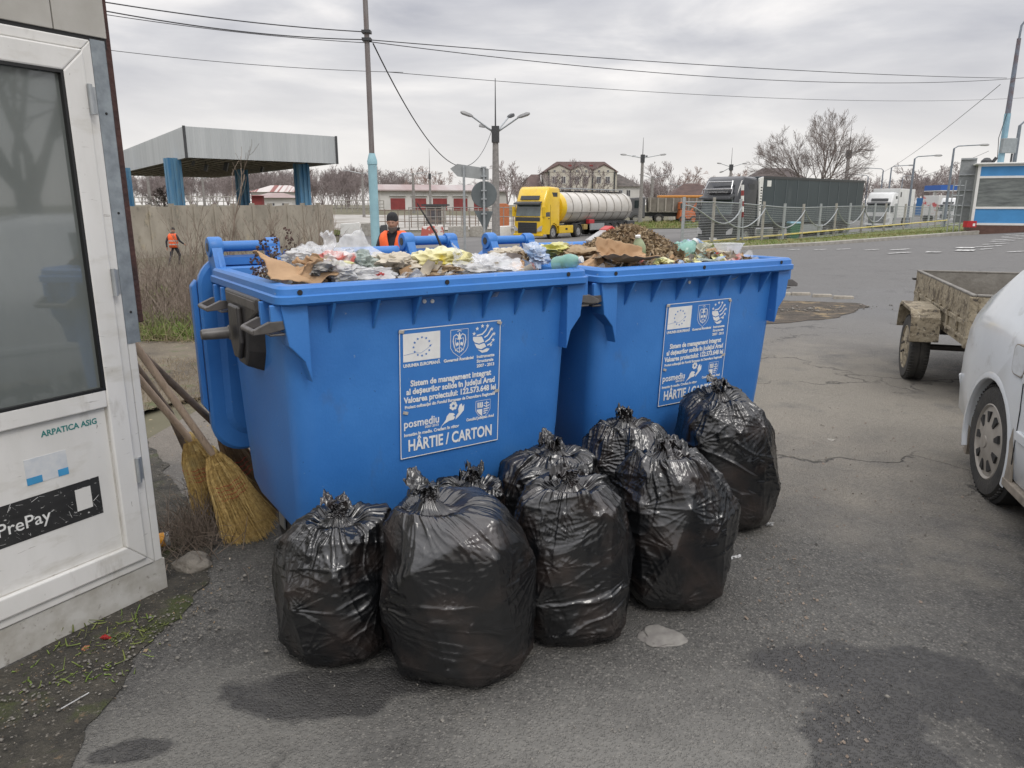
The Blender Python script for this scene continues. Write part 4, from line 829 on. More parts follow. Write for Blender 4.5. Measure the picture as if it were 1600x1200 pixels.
def car_wheel(parent, c, r, w, side, kind):
    """wheel turning about local y; side = which way the outer face looks"""
    m = MB(); m.lathe(tyre_prof(r, w), c, 'Y', 48, cap=False)
    for k in range(60):
        for s_ in (-1, 1):
            q = 2 * math.pi * k / 60; m.box((c[0] + r * 1.0 * math.cos(q), c[1] + s_ * w * .33, c[2] + r * math.sin(q)), (.008, w * .22, .010), (0, -q + math.pi / 2, 0))
    t = m.build('wheel', M['tyre'], parent, True); ty = c[1] + side * w * .44
    m = MB(); R_ = r * .69
    prof = [(R_, side * -.035), (R_ * 1.01, side * .0), (R_ * .95, side * .008), (R_ * .90, side * -.004), (R_ * .35, side * .014), (R_ * .2, side * .02), (0, side * .02)]
    m.lathe([(a, b) for a, b in prof], (c[0], ty, c[2]), 'Y', 48); h = m.build('hubcap' if kind == 'car' else 'rim', M['hub'] if kind == 'car' else M['mud'], t, True)
    if kind == 'car':
        for k in range(9):
            q = 2 * math.pi * (k + .5) / 9; s_ = MB(); a = R_ * .78; b_ = R_ * .5
            s_.prism([(c[0] + a * math.cos(q - .13), c[2] + a * math.sin(q - .13)), (c[0] + a * math.cos(q + .13), c[2] + a * math.sin(q + .13)), (c[0] + b_ * math.cos(q + .09), c[2] + b_ * math.sin(q + .09)), (c[0] + b_ * math.cos(q - .09), c[2] + b_ * math.sin(q - .09))], ty + side * .0, ty + side * .0125); s_.build('hubcap_slot', M['black'], h)
        s_ = MB(); s_.lathe([(0, 0), (R_ * .16, 0), (R_ * .15, side * .006), (0, side * .008)], (c[0], ty + side * .019, c[2]), 'Y', 24); s_.build('hub_centre', M['hub'], h, True)
    else:
        for k in range(4): q = 2 * math.pi * k / 4 + .5; s_ = MB(); s_.lathe([(0, 0), (.012, 0), (.012, side * .03), (0, side * .03)], (c[0] + .055 * math.cos(q), ty, c[2] + .055 * math.sin(q)), 'Y', 8); s_.build('wheel_nut', M['frame'], h)
    return t
CA = R(16)
cf = Vector((-math.sin(CA), -math.cos(CA), 0)); cl = Vector((math.cos(CA), -math.sin(CA), 0))
croot = thing('parked_car', 'white saloon car with a dusty hubcap at the right edge, towing the trailer', 'car', Vector((2.62, 3.87, 0)) + cl * .855, math.atan2(cf.y, cf.x))
# stations: x, half width at belt, sill z, shoulder z, deck/roof centre z
def ring(x, hw, z0, zs, zt, tum=.0, top_w=None):
    tw = top_w if top_w is not None else hw * .78
    half = [(hw * .90, z0), (hw * .975, z0 + .08), (hw * 1.0, z0 + .28), (hw * 1.0, (z0 + zs) / 2 + .08), (hw * .985, zs - .10), (hw * .96, zs - .03), (hw * .92, zs), (tw, zt - (zt - zs) * .18), (tw * .86, zt - .01), (tw * .4, zt)]
    return [(x, -y, z) for y, z in half] + [(x, y, z) for y, z in half[::-1]]
def ring2(x, hw, z0, zs, zt, tw):
    half = [(hw * .92, z0), (hw * .985, z0 + .07), (hw, z0 + .25), (hw, (z0 + zs) / 2 + .05), (hw * .985, zs - .12), (hw * .955, zs - .03), (hw * .935, zs + .0), (tw + (hw * .935 - tw) * .12, zs + (zt - zs) * .86), (tw * .92, zt - .015), (tw * .45, zt)]
    return [(x, -y, z) for y, z in half] + [(x, y, z) for y, z in half[::-1]]
m = MB()
m.loft([ring2(-.80, .70, .36, .62, .68, .60), ring2(-.79, .76, .34, .80, .90, .66), ring2(-.74, .815, .30, .88, .985, .70), ring2(-.62, .852, .28, .96, 1.06, .74), ring2(-.42, .866, .26, 1.0, 1.13, .76), ring2(-.22, .870, .22, 1.02, 1.26, .74), ring2(.0, .872, .20, 1.02, 1.40, .69), ring2(.22, .872, .19, 1.0, 1.48, .63),
        ring2(.45, .87, .18, .96, 1.46, .58), ring2(.9, .87, .18, .95, 1.51, .58), ring2(1.5, .87, .18, .94, 1.50, .58), ring2(1.9, .87, .18, .93, 1.42, .58), ring2(2.35, .868, .18, .92, 1.12, .62), ring2(2.6, .865, .18, .90, .98, .66), ring2(3.0, .84, .19, .85, .93, .62), ring2(3.3, .78, .21, .75, .82, .58), ring2(3.45, .66, .25, .60, .64, .5)])
body = m.build('body', M['carpaint'], croot, True)
cut = MB()
for (xx, s_) in ((0, -1), (0, 1), (2.63, -1), (2.63, 1)): cut.lathe([(0, -.17), (.345, -.17), (.345, .17), (0, .17)], (xx, s_ * .80, .315), 'Y', 48)
cu_ = cut.build('cutter', M['carpaint'])
bo = body.modifiers.new('b', 'BOOLEAN'); bo.object = cu_; bo.operation = 'DIFFERENCE'; cu_.parent = croot
sub = body.modifiers.new('bev', 'BEVEL'); sub.width = .006; sub.segments = 2; sub.limit_method = 'ANGLE'; sub.angle_limit = R(50)
bpy.context.view_layer.update()
me = bpy.data.meshes.new_from_object(body.evaluated_get(bpy.context.evaluated_depsgraph_get())); body.modifiers.clear(); body.data = me; bpy.data.objects.remove(cu_)
me.polygons.foreach_set('use_smooth', [True] * len(me.polygons)); me.set_sharp_from_angle(angle=R(40))
for (xx, s_) in ((0, -1), (0, 1), (2.63, -1), (2.63, 1)):
    car_wheel(croot, (xx, s_ * .765, .312), .312, .185, s_, 'car')
    w = MB(); w.lathe([(.340, -.15), (.343, .02), (.325, .03)] if s_ > 0 else [(.340, .15), (.343, -.02), (.325, -.03)], (xx, s_ * .80, .315), 'Y', 40, cap=False); w.build('arch_liner', M['black'], croot, True)
    w = MB(); K = 22; prof = []
    for k in range(K + 1):
        q = math.pi * (-.12 + 1.24 * k / K); prof.append([(xx + r_ * math.cos(q), s_ * y_, .315 + r_ * math.sin(q)) for r_, y_ in ((.343, .862), (.350, .876), (.366, .877), (.385, .869), (.343, .852))])
    w.loft(prof); w.build('arch_lip', M['carpaint'], body, True)
def car_part(name, m_, mb, par=body, **k): return mb.build(name, m_, par, **k)
def rrect(x0, x1, z0, z1, r, n=5): return [(a, b) for a, b, _ in rr(x0, x1, z0, z1, r, 0, n)]
yS = -.872
q = MB(); q.prism(rrect(.23, .385, .755, .90, .04), yS + .016, yS - .0015); fl = q.build('fuel_flap', M['carpaint'], body, bevel=.002)
q = MB(); q.prism(rrect(.225, .39, .75, .905, .042), yS + .016, yS - .0003); q.build('flap_gap', M['cardirt'], fl)
q = MB(); q.prism(rrect(.46, .66, .745, .80, .024), yS + .0, yS - .030); hd = q.build('door_handle', M['carpaint'], body, bevel=.008, smooth=True)
q = MB(); q.prism(rrect(.47, .60, .715, .82, .035), yS + .012, yS - .001); q.build('handle_recess', M['cardirt'], hd)
for s_ in (-1, 1):
    q = MB(); q.prism(rrect(.43, 1.35, .455, .505, .02), s_ * .868, s_ * .884); q.build('side_moulding', M['carpaint'], body, bevel=.006)
    q = MB(); q.prism(rrect(1.42, 2.2, .455, .505, .02), s_ * .868, s_ * .884); q.build('side_moulding', M['carpaint'], body, bevel=.006)
    q = MB(); q.tube([(.42, s_ * .8705, .30), (.42, s_ * .872, .60), (.36, s_ * .862, .86), (.30, s_ * .84, .95)], .0028, 6); q.build('door_seam', M['black'], body)
    q = MB(); q.tube([(1.40, s_ * .8705, .22), (1.40, s_ * .872, .60), (1.40, s_ * .842, .94)], .0028, 6); q.build('door_seam', M['black'], body)
    q = MB(); q.prism([(.50, .975), (1.36, .965), (1.36, 1.38), (.68, 1.40), (.42, 1.12)], s_ * .60, s_ * .845, 'Y', [(.50, .975), (1.36, .965), (1.36, .99), (.68, 1.0), (.48, .99)]); 
    q = MB(); q._add([(.46, s_ * .822, .99), (1.34, s_ * .820, .98), (1.34, s_ * .642, 1.36), (.74, s_ * .640, 1.39), (.50, s_ * .70, 1.22)], [(0, 1, 2, 3, 4)]); q.build('side_window', M['glass'], body, fix=False)
    q = MB(); q.b2(-.815, -.78, s_ * .50, s_ * .70, .62, .82); q.build('tail_lamp', mat('red_lamp', (.4, .02, .02), .2), body, bevel=.01)
q = MB(); q._add([(-.38, -.60, 1.175), (-.38, .60, 1.175), (.10, .53, 1.452), (.10, -.53, 1.452)], [(0, 1, 2, 3)]); q.build('rear_window', M['glass'], body, fix=False)
q = MB(); q._add([(1.95, -.54, 1.405), (1.95, .54, 1.405), (2.34, .58, 1.15), (2.34, -.58, 1.15)], [(0, 1, 2, 3)]); q.build('windscreen', M['glass'], body, fix=False)
q = MB(); q.loft([[(-.60, -.80, .26), (-.86, -.70, .28), (-.88, -.70, .44), (-.86, -.74, .56), (-.62, -.868, .56)], [(-.60, .80, .26), (-.86, .70, .28), (-.88, .70, .44), (-.86, .74, .56), (-.62, .868, .56)]]); q.build('rear_bumper', M['carpaint'], body, bevel=.01)
q = MB(); q.prism([(.35, .19), (2.28, .19), (2.28, .235), (.35, .235)], -.878, -.80); q.build('sill', M['cardirt'], body, bevel=.006)
q = MB(); q.prism([(.345, .20), (.45, .20), (.40, .42), (.375, .50), (.352, .42)], -.874, -.86); q.build('grime', M['cardirt'], body, bevel=.003)
q = MB(); q.prism([(-.40, .12), (-.36, .12), (-.34, .36), (-.42, .40)], -.84, -.66); q.build('mud_flap', M['cardirt'], croot)
# ------------------------------------------------ trailer
TRA = R(19); tx = Vector((math.sin(TRA), math.cos(TRA), 0)); ty_ = Vector((-math.cos(TRA), math.sin(TRA), 0))
P0 = Vector((3.54, 5.66, 0)); troot = thing('cargo_trailer', 'small mud-caked box trailer with open top, standing behind the white car', 'trailer', P0, math.atan2(tx.y, tx.x)); troot.location.z = gz(3.9, 6.7)
TL, TW, ZB, ZT = 2.35, 1.30, .50, .895
def side_panel(x0, x1, y0, y1, ribs):
    m = MB(); m.b2(x0, x1, y0, y1, ZB, ZT)
    return m
o = side_panel(0, TL, -.03, 0, 1).build('side_board', M['mud'], troot, bevel=.004)
q = MB(); q.b2(.05, TL - .05, 0, .016, ZB + .16, ZB + .20); q.build('pressed_rib', M['mud'], o, bevel=.007)
q = MB(); q.b2(.05, TL - .05, 0, .014, ZB + .05, ZB + .08); q.build('pressed_rib', M['mud'], o, bevel=.006)
for x in np.linspace(.32, TL - .32, 6): q = MB(); q.b2(x - .02, x + .02, 0, .02, ZB + .03, ZB + .22); q.build('pressed_rib', M['mud'], o, bevel=.007)
o = side_panel(0, TL, -TW, -TW + .03, 1).build('side_board', M['mudgrey'], troot, bevel=.004)
q = MB(); q.b2(.05, TL - .05, -TW + .03, -TW + .046, ZB + .2, ZB + .24); q.build('pressed_rib', M['mudgrey'], o, bevel=.006)
o = MB(); o.b2(0, .03, -TW + .03, -.03, ZB, ZT); o = o.build('front_board', M['mud'], troot, bevel=.004)
q = MB(); q.b2(-.014, 0, -TW + .1, -.1, ZB + .18, ZB + .22); q.build('pressed_rib', M['mud'], o, bevel=.006)
o = MB(); o.b2(TL - .03, TL, -TW + .03, -.03, ZB, ZT); o.build('tail_board', M['mudgrey'], troot, bevel=.004)
for (a, b_, c_, d_) in ((-.005, TL + .005, -.034, .004), (-.005, TL + .005, -TW - .004, -TW + .034)): q = MB(); q.b2(a, b_, c_, d_, ZT, ZT + .018); q.build('top_rail', M['mudgrey'], troot, bevel=.006)
for (a, b_) in ((-.005, .034), (TL - .034, TL + .005)): q = MB(); q.b2(a, b_, -TW + .035, -.035, ZT, ZT + .018); q.build('top_rail', M['mudgrey'], troot, bevel=.006)
q = MB(); q.b2(.03, TL - .03, -TW + .03, -.03, ZB - .004, ZB + .014); q.build('floor', M['mud'], troot)
for (a, b_) in ((-.012, .05), ): q = MB(); q.b2(a, b_, -.05, .012, ZB - .01, ZT - .002); q.build('corner_post', M['mud'], troot, bevel=.006)
for x in (.15, 1.17, TL - .15): q = MB(); q.b2(x - .025, x + .025, -TW + .05, -.05, ZB - .085, ZB - .006); q.build('chassis_beam', M['frame'], troot)
q = MB(); q.b2(-.02, TL, -.20, -.14, ZB - .09, ZB - .01); q.build('chassis_beam', M['frame'], troot); q = MB(); q.b2(-.02, TL, -TW + .14, -TW + .20, ZB - .09, ZB - .01); q.build('chassis_beam', M['frame'], troot)
q = MB(); q.cyl((1.12, -TW - .1, .30), (1.12, .1, .30), .028); q.build('axle', M['frame'], troot)
q = MB(); q.tube([(-1.15, -TW / 2, .46), (-.3, -TW / 2, .44), (.2, -TW / 2, .42)], .035, 8); q.build('drawbar', M['frame'], troot)
for s_, yc in ((1, .155), (-1, -TW - .155)):
    w = car_wheel(troot, (1.10, yc, .295), .295, .17, s_, 'trailer')
    f = MB(); pr = [(.72, .41), (.745, .62), (.83, .685), (1.34, .695), (1.42, .66), (1.455, .56), (1.47, .45)]
    ya, yb = (yc - .115 * s_, yc + .115 * s_)
    rings = [[(x, ya, z), (x, yb, z), (x, yb, z - .035), (x, yb - s_ * .008, z - .035), (x, yb - s_ * .008, z - .010), (x, ya, z - .010)] for x, z in pr]
    rings = [[(1.095 + (x - 1.095) * (1 if k < 2 else (.985 if k in (2, 3) else .97)), y, z if k < 2 else .295 + (z - .295 + (.035 if k in (2,3) else .01)) * (.93 if k in (2,3) else .97)) for k, (x, y, z) in enumerate(r_)] for r_ in rings]
    f.loft(rings); f.build('mudguard', M['mud'], troot, bevel=.006)
q = MB(); q.b2(TL - .02, TL + .05, .0, .03, ZT - .09, ZT - .07); q.build('latch', M['frame'], troot)
q = MB(); q.b2(1.0, 1.2, .0, .04, .40, .50); q.build('bracket', M['frame'], troot)
# ================================================================ fuel-station canopy and concrete wall at the left
M['bluesheet'] = mat('faded_blue_sheet', (.045, .17, .33), .6, (.12, .25, .36), 2.0, stretch=(1, 1, .25), spots=[(3, .62, .72, (.2, .19, .17)), (9, .62, .7, (.025, .075, .16))])
M['cfascia'] = mat('grey_sheet_fascia', (.47, .49, .495), .55, (.38, .40, .405), 1.3, stretch=(1, 1, .05), spots=[(3, .6, .7, (.46, .48, .47))])
M['soffit'] = mat('canopy_soffit', (.30, .27, .24), .8, (.16, .145, .13), 1.5)
M['wallc'] = mat('stained_concrete_wall', (.36, .325, .27), .9, (.25, .225, .185), .9, bump=.2, stretch=(1, 1, .6), spots=[(2.5, .56, .7, (.17, .155, .125)), (1.2, .6, .75, (.42, .36, .26))])
def ribbed(mb, a, b, z0, z1, pitch=.25, dep=.03, z0b=None, z1b=None):
    """profiled sheet standing between two ground points a and b"""
    a, b = Vector(a), Vector(b); n = int((b - a).length / pitch); d = (b - a).normalized(); q = Vector((-d.y, d.x, 0)); pts = []
    for i in range(n):
        p = a + (b - a) * (i / n)
        for t, o in ((0, 0), (.45, 0), (.55, dep), (.95, dep)): pts.append(p + d * (t * pitch) + q * o)
    pts.append(b); z0b = z0 if z0b is None else z0b; z1b = z1 if z1b is None else z1b; L_ = (b - a).length
    f = lambda p, u, v: u + (v - u) * (p - a).length / L_
    vs = [(p.x, p.y, f(p, z0, z0b)) for p in pts] + [(p.x, p.y, f(p, z1, z1b)) for p in pts]; k = len(pts)
    mb._add(vs, [(i, i + 1, k + i + 1, k + i) for i in range(k - 1)])
cA = at(287, 197, 50); cB = at(525, 210, 57.5); cC = at(189, 213, 72)
zt = cA.z; zbn = at(287, 246, 50).z
fr = Vector((cB.x - cA.x, cB.y - cA.y, 0)); lf = Vector((cC.x - cA.x, cC.y - cA.y, 0)); 
canopy = thing('fuel_canopy', 'derelict flat canopy with grey sheet fascia on faded blue columns', 'canopy', (cA.x, cA.y, gz(cA.x, cA.y)))
O3 = Vector((0, 0, -canopy.location.z))
c0 = Vector((0, 0, 0)); c1 = fr; c2 = lf * 1.35; c3 = fr + lf * 1.35; Zt = zt - canopy.location.z; Zb = zbn - canopy.location.z
for (p, q_) in ((c0, c1), (c2, c0), (c1, c3), (c3, c2)):
    m = MB(); ribbed(m, p, q_, Zb, Zt, .33, .02); m.build('fascia', M['cfascia'], canopy, fix=False)
m = MB(); k_ = .12; mid = (c0 + c3) / 2
ins = [p + (mid - p) * .015 for p in (c0, c1, c3, c2)]
m.quad(*[(p.x, p.y, Zb + .12) for p in ins]); m.quad(*[(p.x, p.y, Zt - .1) for p in ins]); m.build('roof_deck', M['soffit'], canopy, fix=False)
for i in range(1, 14):
    t = i / 14; a, b = c0 + (c1 - c0) * t, c2 + (c3 - c2) * t; a, b = a + (mid - a) * .03, b + (mid - b) * .03; m = MB(); m.tube([(a.x, a.y, Zb + .02), (b.x, b.y, Zb + .02)], .07, 4); m.build('soffit_beam', M['soffit'], canopy)
for (p, d_) in ((c0, .0), (c1, 0)): m = MB(); m.box((p.x, p.y - .03, (Zt + Zb) / 2), (.14, .14, Zt - Zb + .06)); m.build('corner_trim', M['dkgrey'], canopy)
def canopy_column(px, D, w):
    p = PG(px, D); l = p - canopy.location; m = MB(); hh = Zb + .1 - l.z; d = fr.normalized(); q = Vector((-d.y, d.x, 0))
    sec = [(-1, -1), (-.6, -1), (-.6, -.8), (-.2, -.8), (-.2, -1), (.2, -1), (.2, -.8), (.6, -.8), (.6, -1), (1, -1), (1, -.4), (.85, -.4), (.85, .4), (1, .4), (1, 1), (-1, 1), (-1, .4), (-.85, .4), (-.85, -.4), (-1, -.4)]
    m.loft([[l + d * (a * w / 2) + q * (b * w / 2) + Vector((0, 0, z)) for a, b in sec] for z in (0, hh)]); m.build('column', M['bluesheet'], canopy)
canopy_column(283, 52.5, .88); canopy_column(205, 66, .9); canopy_column(385, 67, .85); canopy_column(478, 58, .88)
for (px, py, D, s_) in [(322, 262, 54, .6), (353, 260, 56, .8), (409, 265, 60, .5), (302, 255, 53, .4)]:
    p = at(px, py, D) - canopy.location; m = MB(); m.tube([(p.x, p.y, Zb + .1), (p.x, p.y, p.z + .3)], .03, 5); m.box((p.x, p.y, p.z), (.35 * s_, .2, .8 * s_), (.0, .3, 0)); m.build('hanging_lamp', M['dkgrey'], canopy)
wA = PG(206, 40); wB = PG(525, 53)
wall = thing('concrete_wall', 'stained precast concrete panel wall in front of the canopy', 'wall', (wA.x, wA.y, wA.z))
n = 11
for i in range(n):
    a = wA.lerp(wB, i / n); b = wA.lerp(wB, (i + 1) / n); d = (b - a); d.z = 0; d.normalize(); q = Vector((-d.y, d.x, 0)); a, b = a - wall.location, b - wall.location
    ztop = 1.46 - wall.location.z; m = MB(); rnd = random.Random(i); zt_ = ztop + rnd.uniform(-.03, .03)
    m.prism([(0, -1.2), ((b - a).length - .10, -1.2), ((b - a).length - .10, zt_), ((b - a).length - .2, zt_ + .03), (.2, zt_ + rnd.uniform(-.05, .05)), (0, zt_)], 0, .14)
    m2 = MB(); M4 = Matrix.Translation(a) @ Matrix.Rotation(math.atan2(d.y, d.x), 4, 'Z'); m2.M = M4; m2._add(m.v, m.f); m2.build('wall_panel', M['wallc'], wall)
    m2 = MB(); m2.M = M4; m2.b2(-.14, .04, -.06, .22, -1.2, zt_ + .14); m2.build('wall_post', M['wallc'], wall)
# ================================================================ far buildings
M['cream'] = mat('cream_render', (.55, .525, .45), .85, (.42, .39, .33), .25, stretch=(1, 1, .4), spots=[(.35, .55, .68, (.33, .29, .23))])
M['whiteb'] = mat('whitewashed_wall', (.62, .61, .585), .85, (.5, .49, .46), .3)
M['roofbr'] = mat('brown_tiled_roof', (.115, .075, .065), .85, (.075, .05, .045), 1.5, stretch=(1, 1, 3))
M['roofgr'] = mat('grey_sheet_roof', (.40, .36, .35), .7, (.26, .17, .16), .12, stretch=(1, .1, 1))
M['reddoor'] = mat('dark_red_gate', (.25, .045, .042), .7, (.19, .035, .035), 1)
M['winf'] = mat('far_window', (.06, .065, .075), .25, (.10, .09, .10), 1)
M['trimw'] = mat('white_trim', (.62, .62, .60), .6)
def frame_at(p, ang): return Matrix.Translation(p) @ Matrix.Rotation(ang, 4, 'Z')
# garages
gp = PG(595, 150); gp2 = PG(792, 158); ang = math.atan2(gp2.y - gp.y, gp2.x - gp.x); GL = (gp2 - gp).length
zb = at(595, 330, 150).z
gar = thing('garage_block', 'long white garage building with a row of dark red gates', 'building', (gp.x, gp.y, zb), ang)
GH = at(600, 291, 150).z - zb
m = MB(); m.b2(0, GL, 0, 10, -1, GH - .8); m.build('wall', M['whiteb'], gar)
m = MB(); m.prism([(-.8, GH - .9), (-.8, GH - .65), (5, GH + .5), (11, GH - .65), (11, GH - .9)], -.6, GL + .6, 'X'); r_ = m.build('roof', M['roofgr'], gar)
for i in range(6):
    x = 2 + i * (22 / 1150 * 150 * 1.49); 
    if x + 3 > GL: break
    m = MB(); m.b2(x, x + 2.9 + .0, -.06, .02, -.5, GH * .52); m.build('gate', M['reddoor'], gar); m = MB(); m.b2(x - .2, x + 3.1, -.4, .0, GH * .62, GH * .64); m.build('gate_canopy', M['trimw'], gar)
def hip_roof(mb, x0, x1, y0, y1, z0, z1, ov=.5, hipx=None):
    x0 -= ov; x1 += ov; y0 -= ov; y1 += ov; ym = (y0 + y1) / 2; h = hipx if hipx is not None else (y1 - y0) / 2
    mb._add([(x0, y0, z0), (x1, y0, z0), (x1, y1, z0), (x0, y1, z0), (x0 + h, ym, z1), (x1 - h, ym, z1)], [(0, 1, 5, 4), (1, 2, 5), (2, 3, 4, 5), (3, 0, 4), (0, 3, 2, 1)])
def window(par, x, z, w, h, y=0, pane=M['winf'], fr_=M['trimw']):
    m = MB(); t = w * .09; m.b2(x, x + w, y - .06, y + .02, z, z + t); m.b2(x, x + w, y - .06, y + .02, z + h - t, z + h); m.b2(x, x + t, y - .055, y + .02, z + t, z + h - t); m.b2(x + w - t, x + w, y - .055, y + .02, z + t, z + h - t); m.b2(x + w / 2 - t / 3, x + w / 2 + t / 3, y - .05, y + .02, z + t, z + h - t)
    f = m.build('window', fr_, par); m = MB(); m.b2(x + t, x + w - t, y - .02, y + .025, z + t, z + h - t); m.build('pane', pane, f); return f
# big customs house: cream, three gables
s = 150 / 1150
bp = PG(852, 150); zb = at(852, 330, 150).z
big = thing('office_building', 'large cream building with three gables and a brown mansard roof', 'building', (bp.x, bp.y, zb), R(2))
def zz(py): return at(900, py, 150).z - zb
BWd = (965 - 852) * s * 1.0 / math.cos(R(2))
def X(px): return (px - 854) * s
m = MB(); m.b2(0, X(962), 0, 12, -1, zz(268)); m.build('wall', M['cream'], big)
m = MB(); m._add([(-.6, -.5, zz(269)), (X(964), -.5, zz(269)), (X(964), 13, zz(269)), (-.6, 13, zz(269)), (X(872), 2.2, zz(251.5)), (X(945), 2.2, zz(251.5)), (X(945), 10, zz(251.5)), (X(872), 10, zz(251.5))], [(0, 1, 5, 4), (1, 2, 6, 5), (2, 3, 7, 6), (3, 0, 4, 7), (4, 5, 6, 7)]); rf = m.build('roof', M['roofbr'], big)
for gx_ in (874, 908, 941):
    m = MB(); w = 16.5; m._add([(X(gx_ - w), -.45, zz(266)), (X(gx_ + w), -.45, zz(266)), (X(gx_), -.45, zz(258)), (X(gx_ - w), 3, zz(266)), (X(gx_ + w), 3, zz(266)), (X(gx_), 4.5, zz(258))], [(0, 1, 2), (0, 2, 5, 3), (1, 4, 5, 2)]); m._add([(X(gx_ - w), -.45, zz(332)), (X(gx_ + w), -.45, zz(332)), (X(gx_ + w), -.45, zz(266)), (X(gx_ - w), -.45, zz(266))], [(0, 1, 2, 3)]); 
    g_ = m.build('gable', M['cream'], big, fix=False)
    m = MB(); 
    for sg in (-1, 1): m.prism([(X(gx_), zz(256.3)), (X(gx_ + sg * 18), zz(265.6)), (X(gx_ + sg * 18), zz(267)), (X(gx_), zz(258))], -.6, .6)
    m.build('verge_board', M['roofbr'], g_)
    for dx in (-7, 6.5):
        window(big, X(gx_ + dx - 1.7), zz(269.5), 3.4 * s, 3.6 * s, -.46); window(big, X(gx_ + dx - 3.5), zz(287), 7 * s, 10.5 * s, -.46); window(big, X(gx_ + dx - 3.5), zz(306), 7 * s, 9 * s, -.46)
for gx_ in (858.5, 891, 924.5, 957.5): m = MB(); m.cyl((X(gx_), -.6, zz(330)), (X(gx_), -.6, zz(268)), .14, n=6); m.build('downpipe', M['dkgrey'], big)
for (a, b_) in ((889, 894), (921, 926)): m = MB(); m.b2(X(a), X(b_), 1, 2.2, zz(262), zz(257)); m.build('chimney', M['reddoor'], rf)
wg = thing('side_wing', 'lower right wing with a patched brown hip roof beside the gabled building', 'building', (bp.x + X(963.5), bp.y + 2, zb), R(2))
m = MB(); m.b2(0, 37 * s, 0, 10, -1, zz(290)); m.build('wall', M['whiteb'], wg); m = MB(); m._add([(-.1, -.5, zz(291)), (38 * s, -.5, zz(291)), (38 * s, 11, zz(291)), (-.1, 11, zz(291)), (-.1, 5, zz(270)), (10 * s, 5, zz(270))], [(0, 1, 5, 4), (1, 2, 5), (2, 3, 4, 5), (3, 0, 4), (0, 3, 2, 1)]); m.build('roof', mat('patched_roof', (.13, .11, .10), .9, (.06, .055, .05), 1.2), wg)
for x in (3, 15): window(wg, x * s, zz(307), 6.5 * s, 10 * s, 0)
wl = thing('left_wing', 'low left wing with a brown roof behind the yellow tanker', 'building', (bp.x - 33 * s, bp.y + 3, zb), R(2))
m = MB(); m.b2(0, 33 * s - .65, 0, 10, -1, zz(290)); m.build('wall', M['whiteb'], wl); m = MB(); m._add([(-1, -.5, zz(292)), (33 * s - .65, -.5, zz(292)), (33 * s - .65, 11, zz(292)), (-1, 11, zz(292)), (14 * s, 5, zz(270)), (33 * s - .65, 5, zz(270))], [(0, 1, 5, 4), (1, 2, 5), (2, 3, 4, 5), (3, 0, 4), (0, 3, 2, 1)]); m.build('roof', M['roofbr'], wl)
def house(label, pxl, pxr, D, pytop, pyeave, pybase, roofm, wallm, wins=(), name='house', door=None):
    p = PG(pxl, D); zb_ = at(pxl, pybase, D).z; s_ = D / 1150; w = (pxr - pxl) * s_; Z = lambda py: at(pxl, py, D).z - zb_
    h = thing(name, label, 'house', (p.x, p.y, zb_), 0); dpt = w * .6
    m = MB(); m.b2(0, w, 0, dpt, -1.5, Z(pyeave)); m.build('wall', wallm, h)
    m = MB(); hip_roof(m, 0, w, 0, dpt, Z(pyeave), Z(pytop), .6); m.build('roof', roofm, h)
    for (a, b_, t, bb) in wins: window(h, (a - pxl) * s_, Z(bb), (b_ - a) * s_, (bb - t) * s_, 0)
    if door: a, b_, t, bb = door; m = MB(); m.b2((a - pxl) * s_, (b_ - pxl) * s_, -.05, .02, Z(bb), Z(t)); m.build('shutter', M['reddoor'], h)
    return h
house('low house with a brown hip roof and one red shutter beside the dumper truck', 1052, 1110, 100, 286, 306, 338, M['roofbr'], M['cream'], (), door=(1078, 1086, 310, 322))
house('house with a grey-brown pyramid roof rising behind the black lorry', 1165, 1262, 95, 261, 289, 335, mat('grey_brown_roof', (.105, .085, .08), .85, (.07, .06, .058), 1.2), M['cream'])
m0 = house('small white gabled shed with a window, seen under the canopy', 398, 456, 120, 301, 309, 331, M['roofgr'], M['whiteb'], ((422, 430, 317, 322), (440, 450, 317, 323)), name='shed')
m0 = house('white barn with a red and white striped sheet roof under the canopy', 396, 470, 150, 289, 300, 331, mat('striped_roof', (.50, .46, .44), .7, (.22, .08, .07), .5, stretch=(1.2, .02, .02), lo=.46, hi=.5), M['whiteb'], name='barn')
house('dark red shed at the edge of the white barn', 395, 411, 112, 305, 306, 331, M['reddoor'], M['reddoor'], name='shed')
# ================================================================ blue and white booth at the right
bD = 32.5; bpos = PG(1516, bD); bz = at(1521, 356, bD).z
booth = thing('guard_booth', 'white framed booth with blue panels and a curtained window beyond the road', 'booth', (bpos.x, bpos.y, bz), R(-24))
M['boothblue'] = mat('booth_blue_panel', (.06, .26, .54), .45, (.05, .22, .46), 1.5)
BWi = 84 / 36; Hb = 2.62
m = MB(); m.b2(-.05, BWi + .5, -.04, 1.9, -.5, .12); m.build('plinth', mat('red_brick_plinth', (.13, .075, .06), .9), booth)
def bpan(name, x0, x1, z0, z1, m_, y0=-.02, y1=.02, par=booth, bev=0): m = MB(); m.b2(x0, x1, y0, y1, z0, z1); return m.build(name, m_, par, bevel=bev)
for x in (0, BWi): bpan('frame_post', x - .05, x + .05, .12, Hb, M['white'], -.06, .05)
for z in (.12, .80, 1.86 + .2, Hb - .08): bpan('frame_rail', .05, BWi - .05, z, z + .09, M['white'], -.05, .05)
bpan('blue_panel', .05, BWi - .05, .21, .80, M['boothblue']); bpan('blue_panel', .05, BWi - .05, 2.15, Hb - .08, M['boothblue'])
bpan('window', .05, BWi - .05, .89, 2.06, mat('booth_glass', (.18, .20, .19), .12, (.09, .10, .10), 1.5, stretch=(1, 1, 6)))
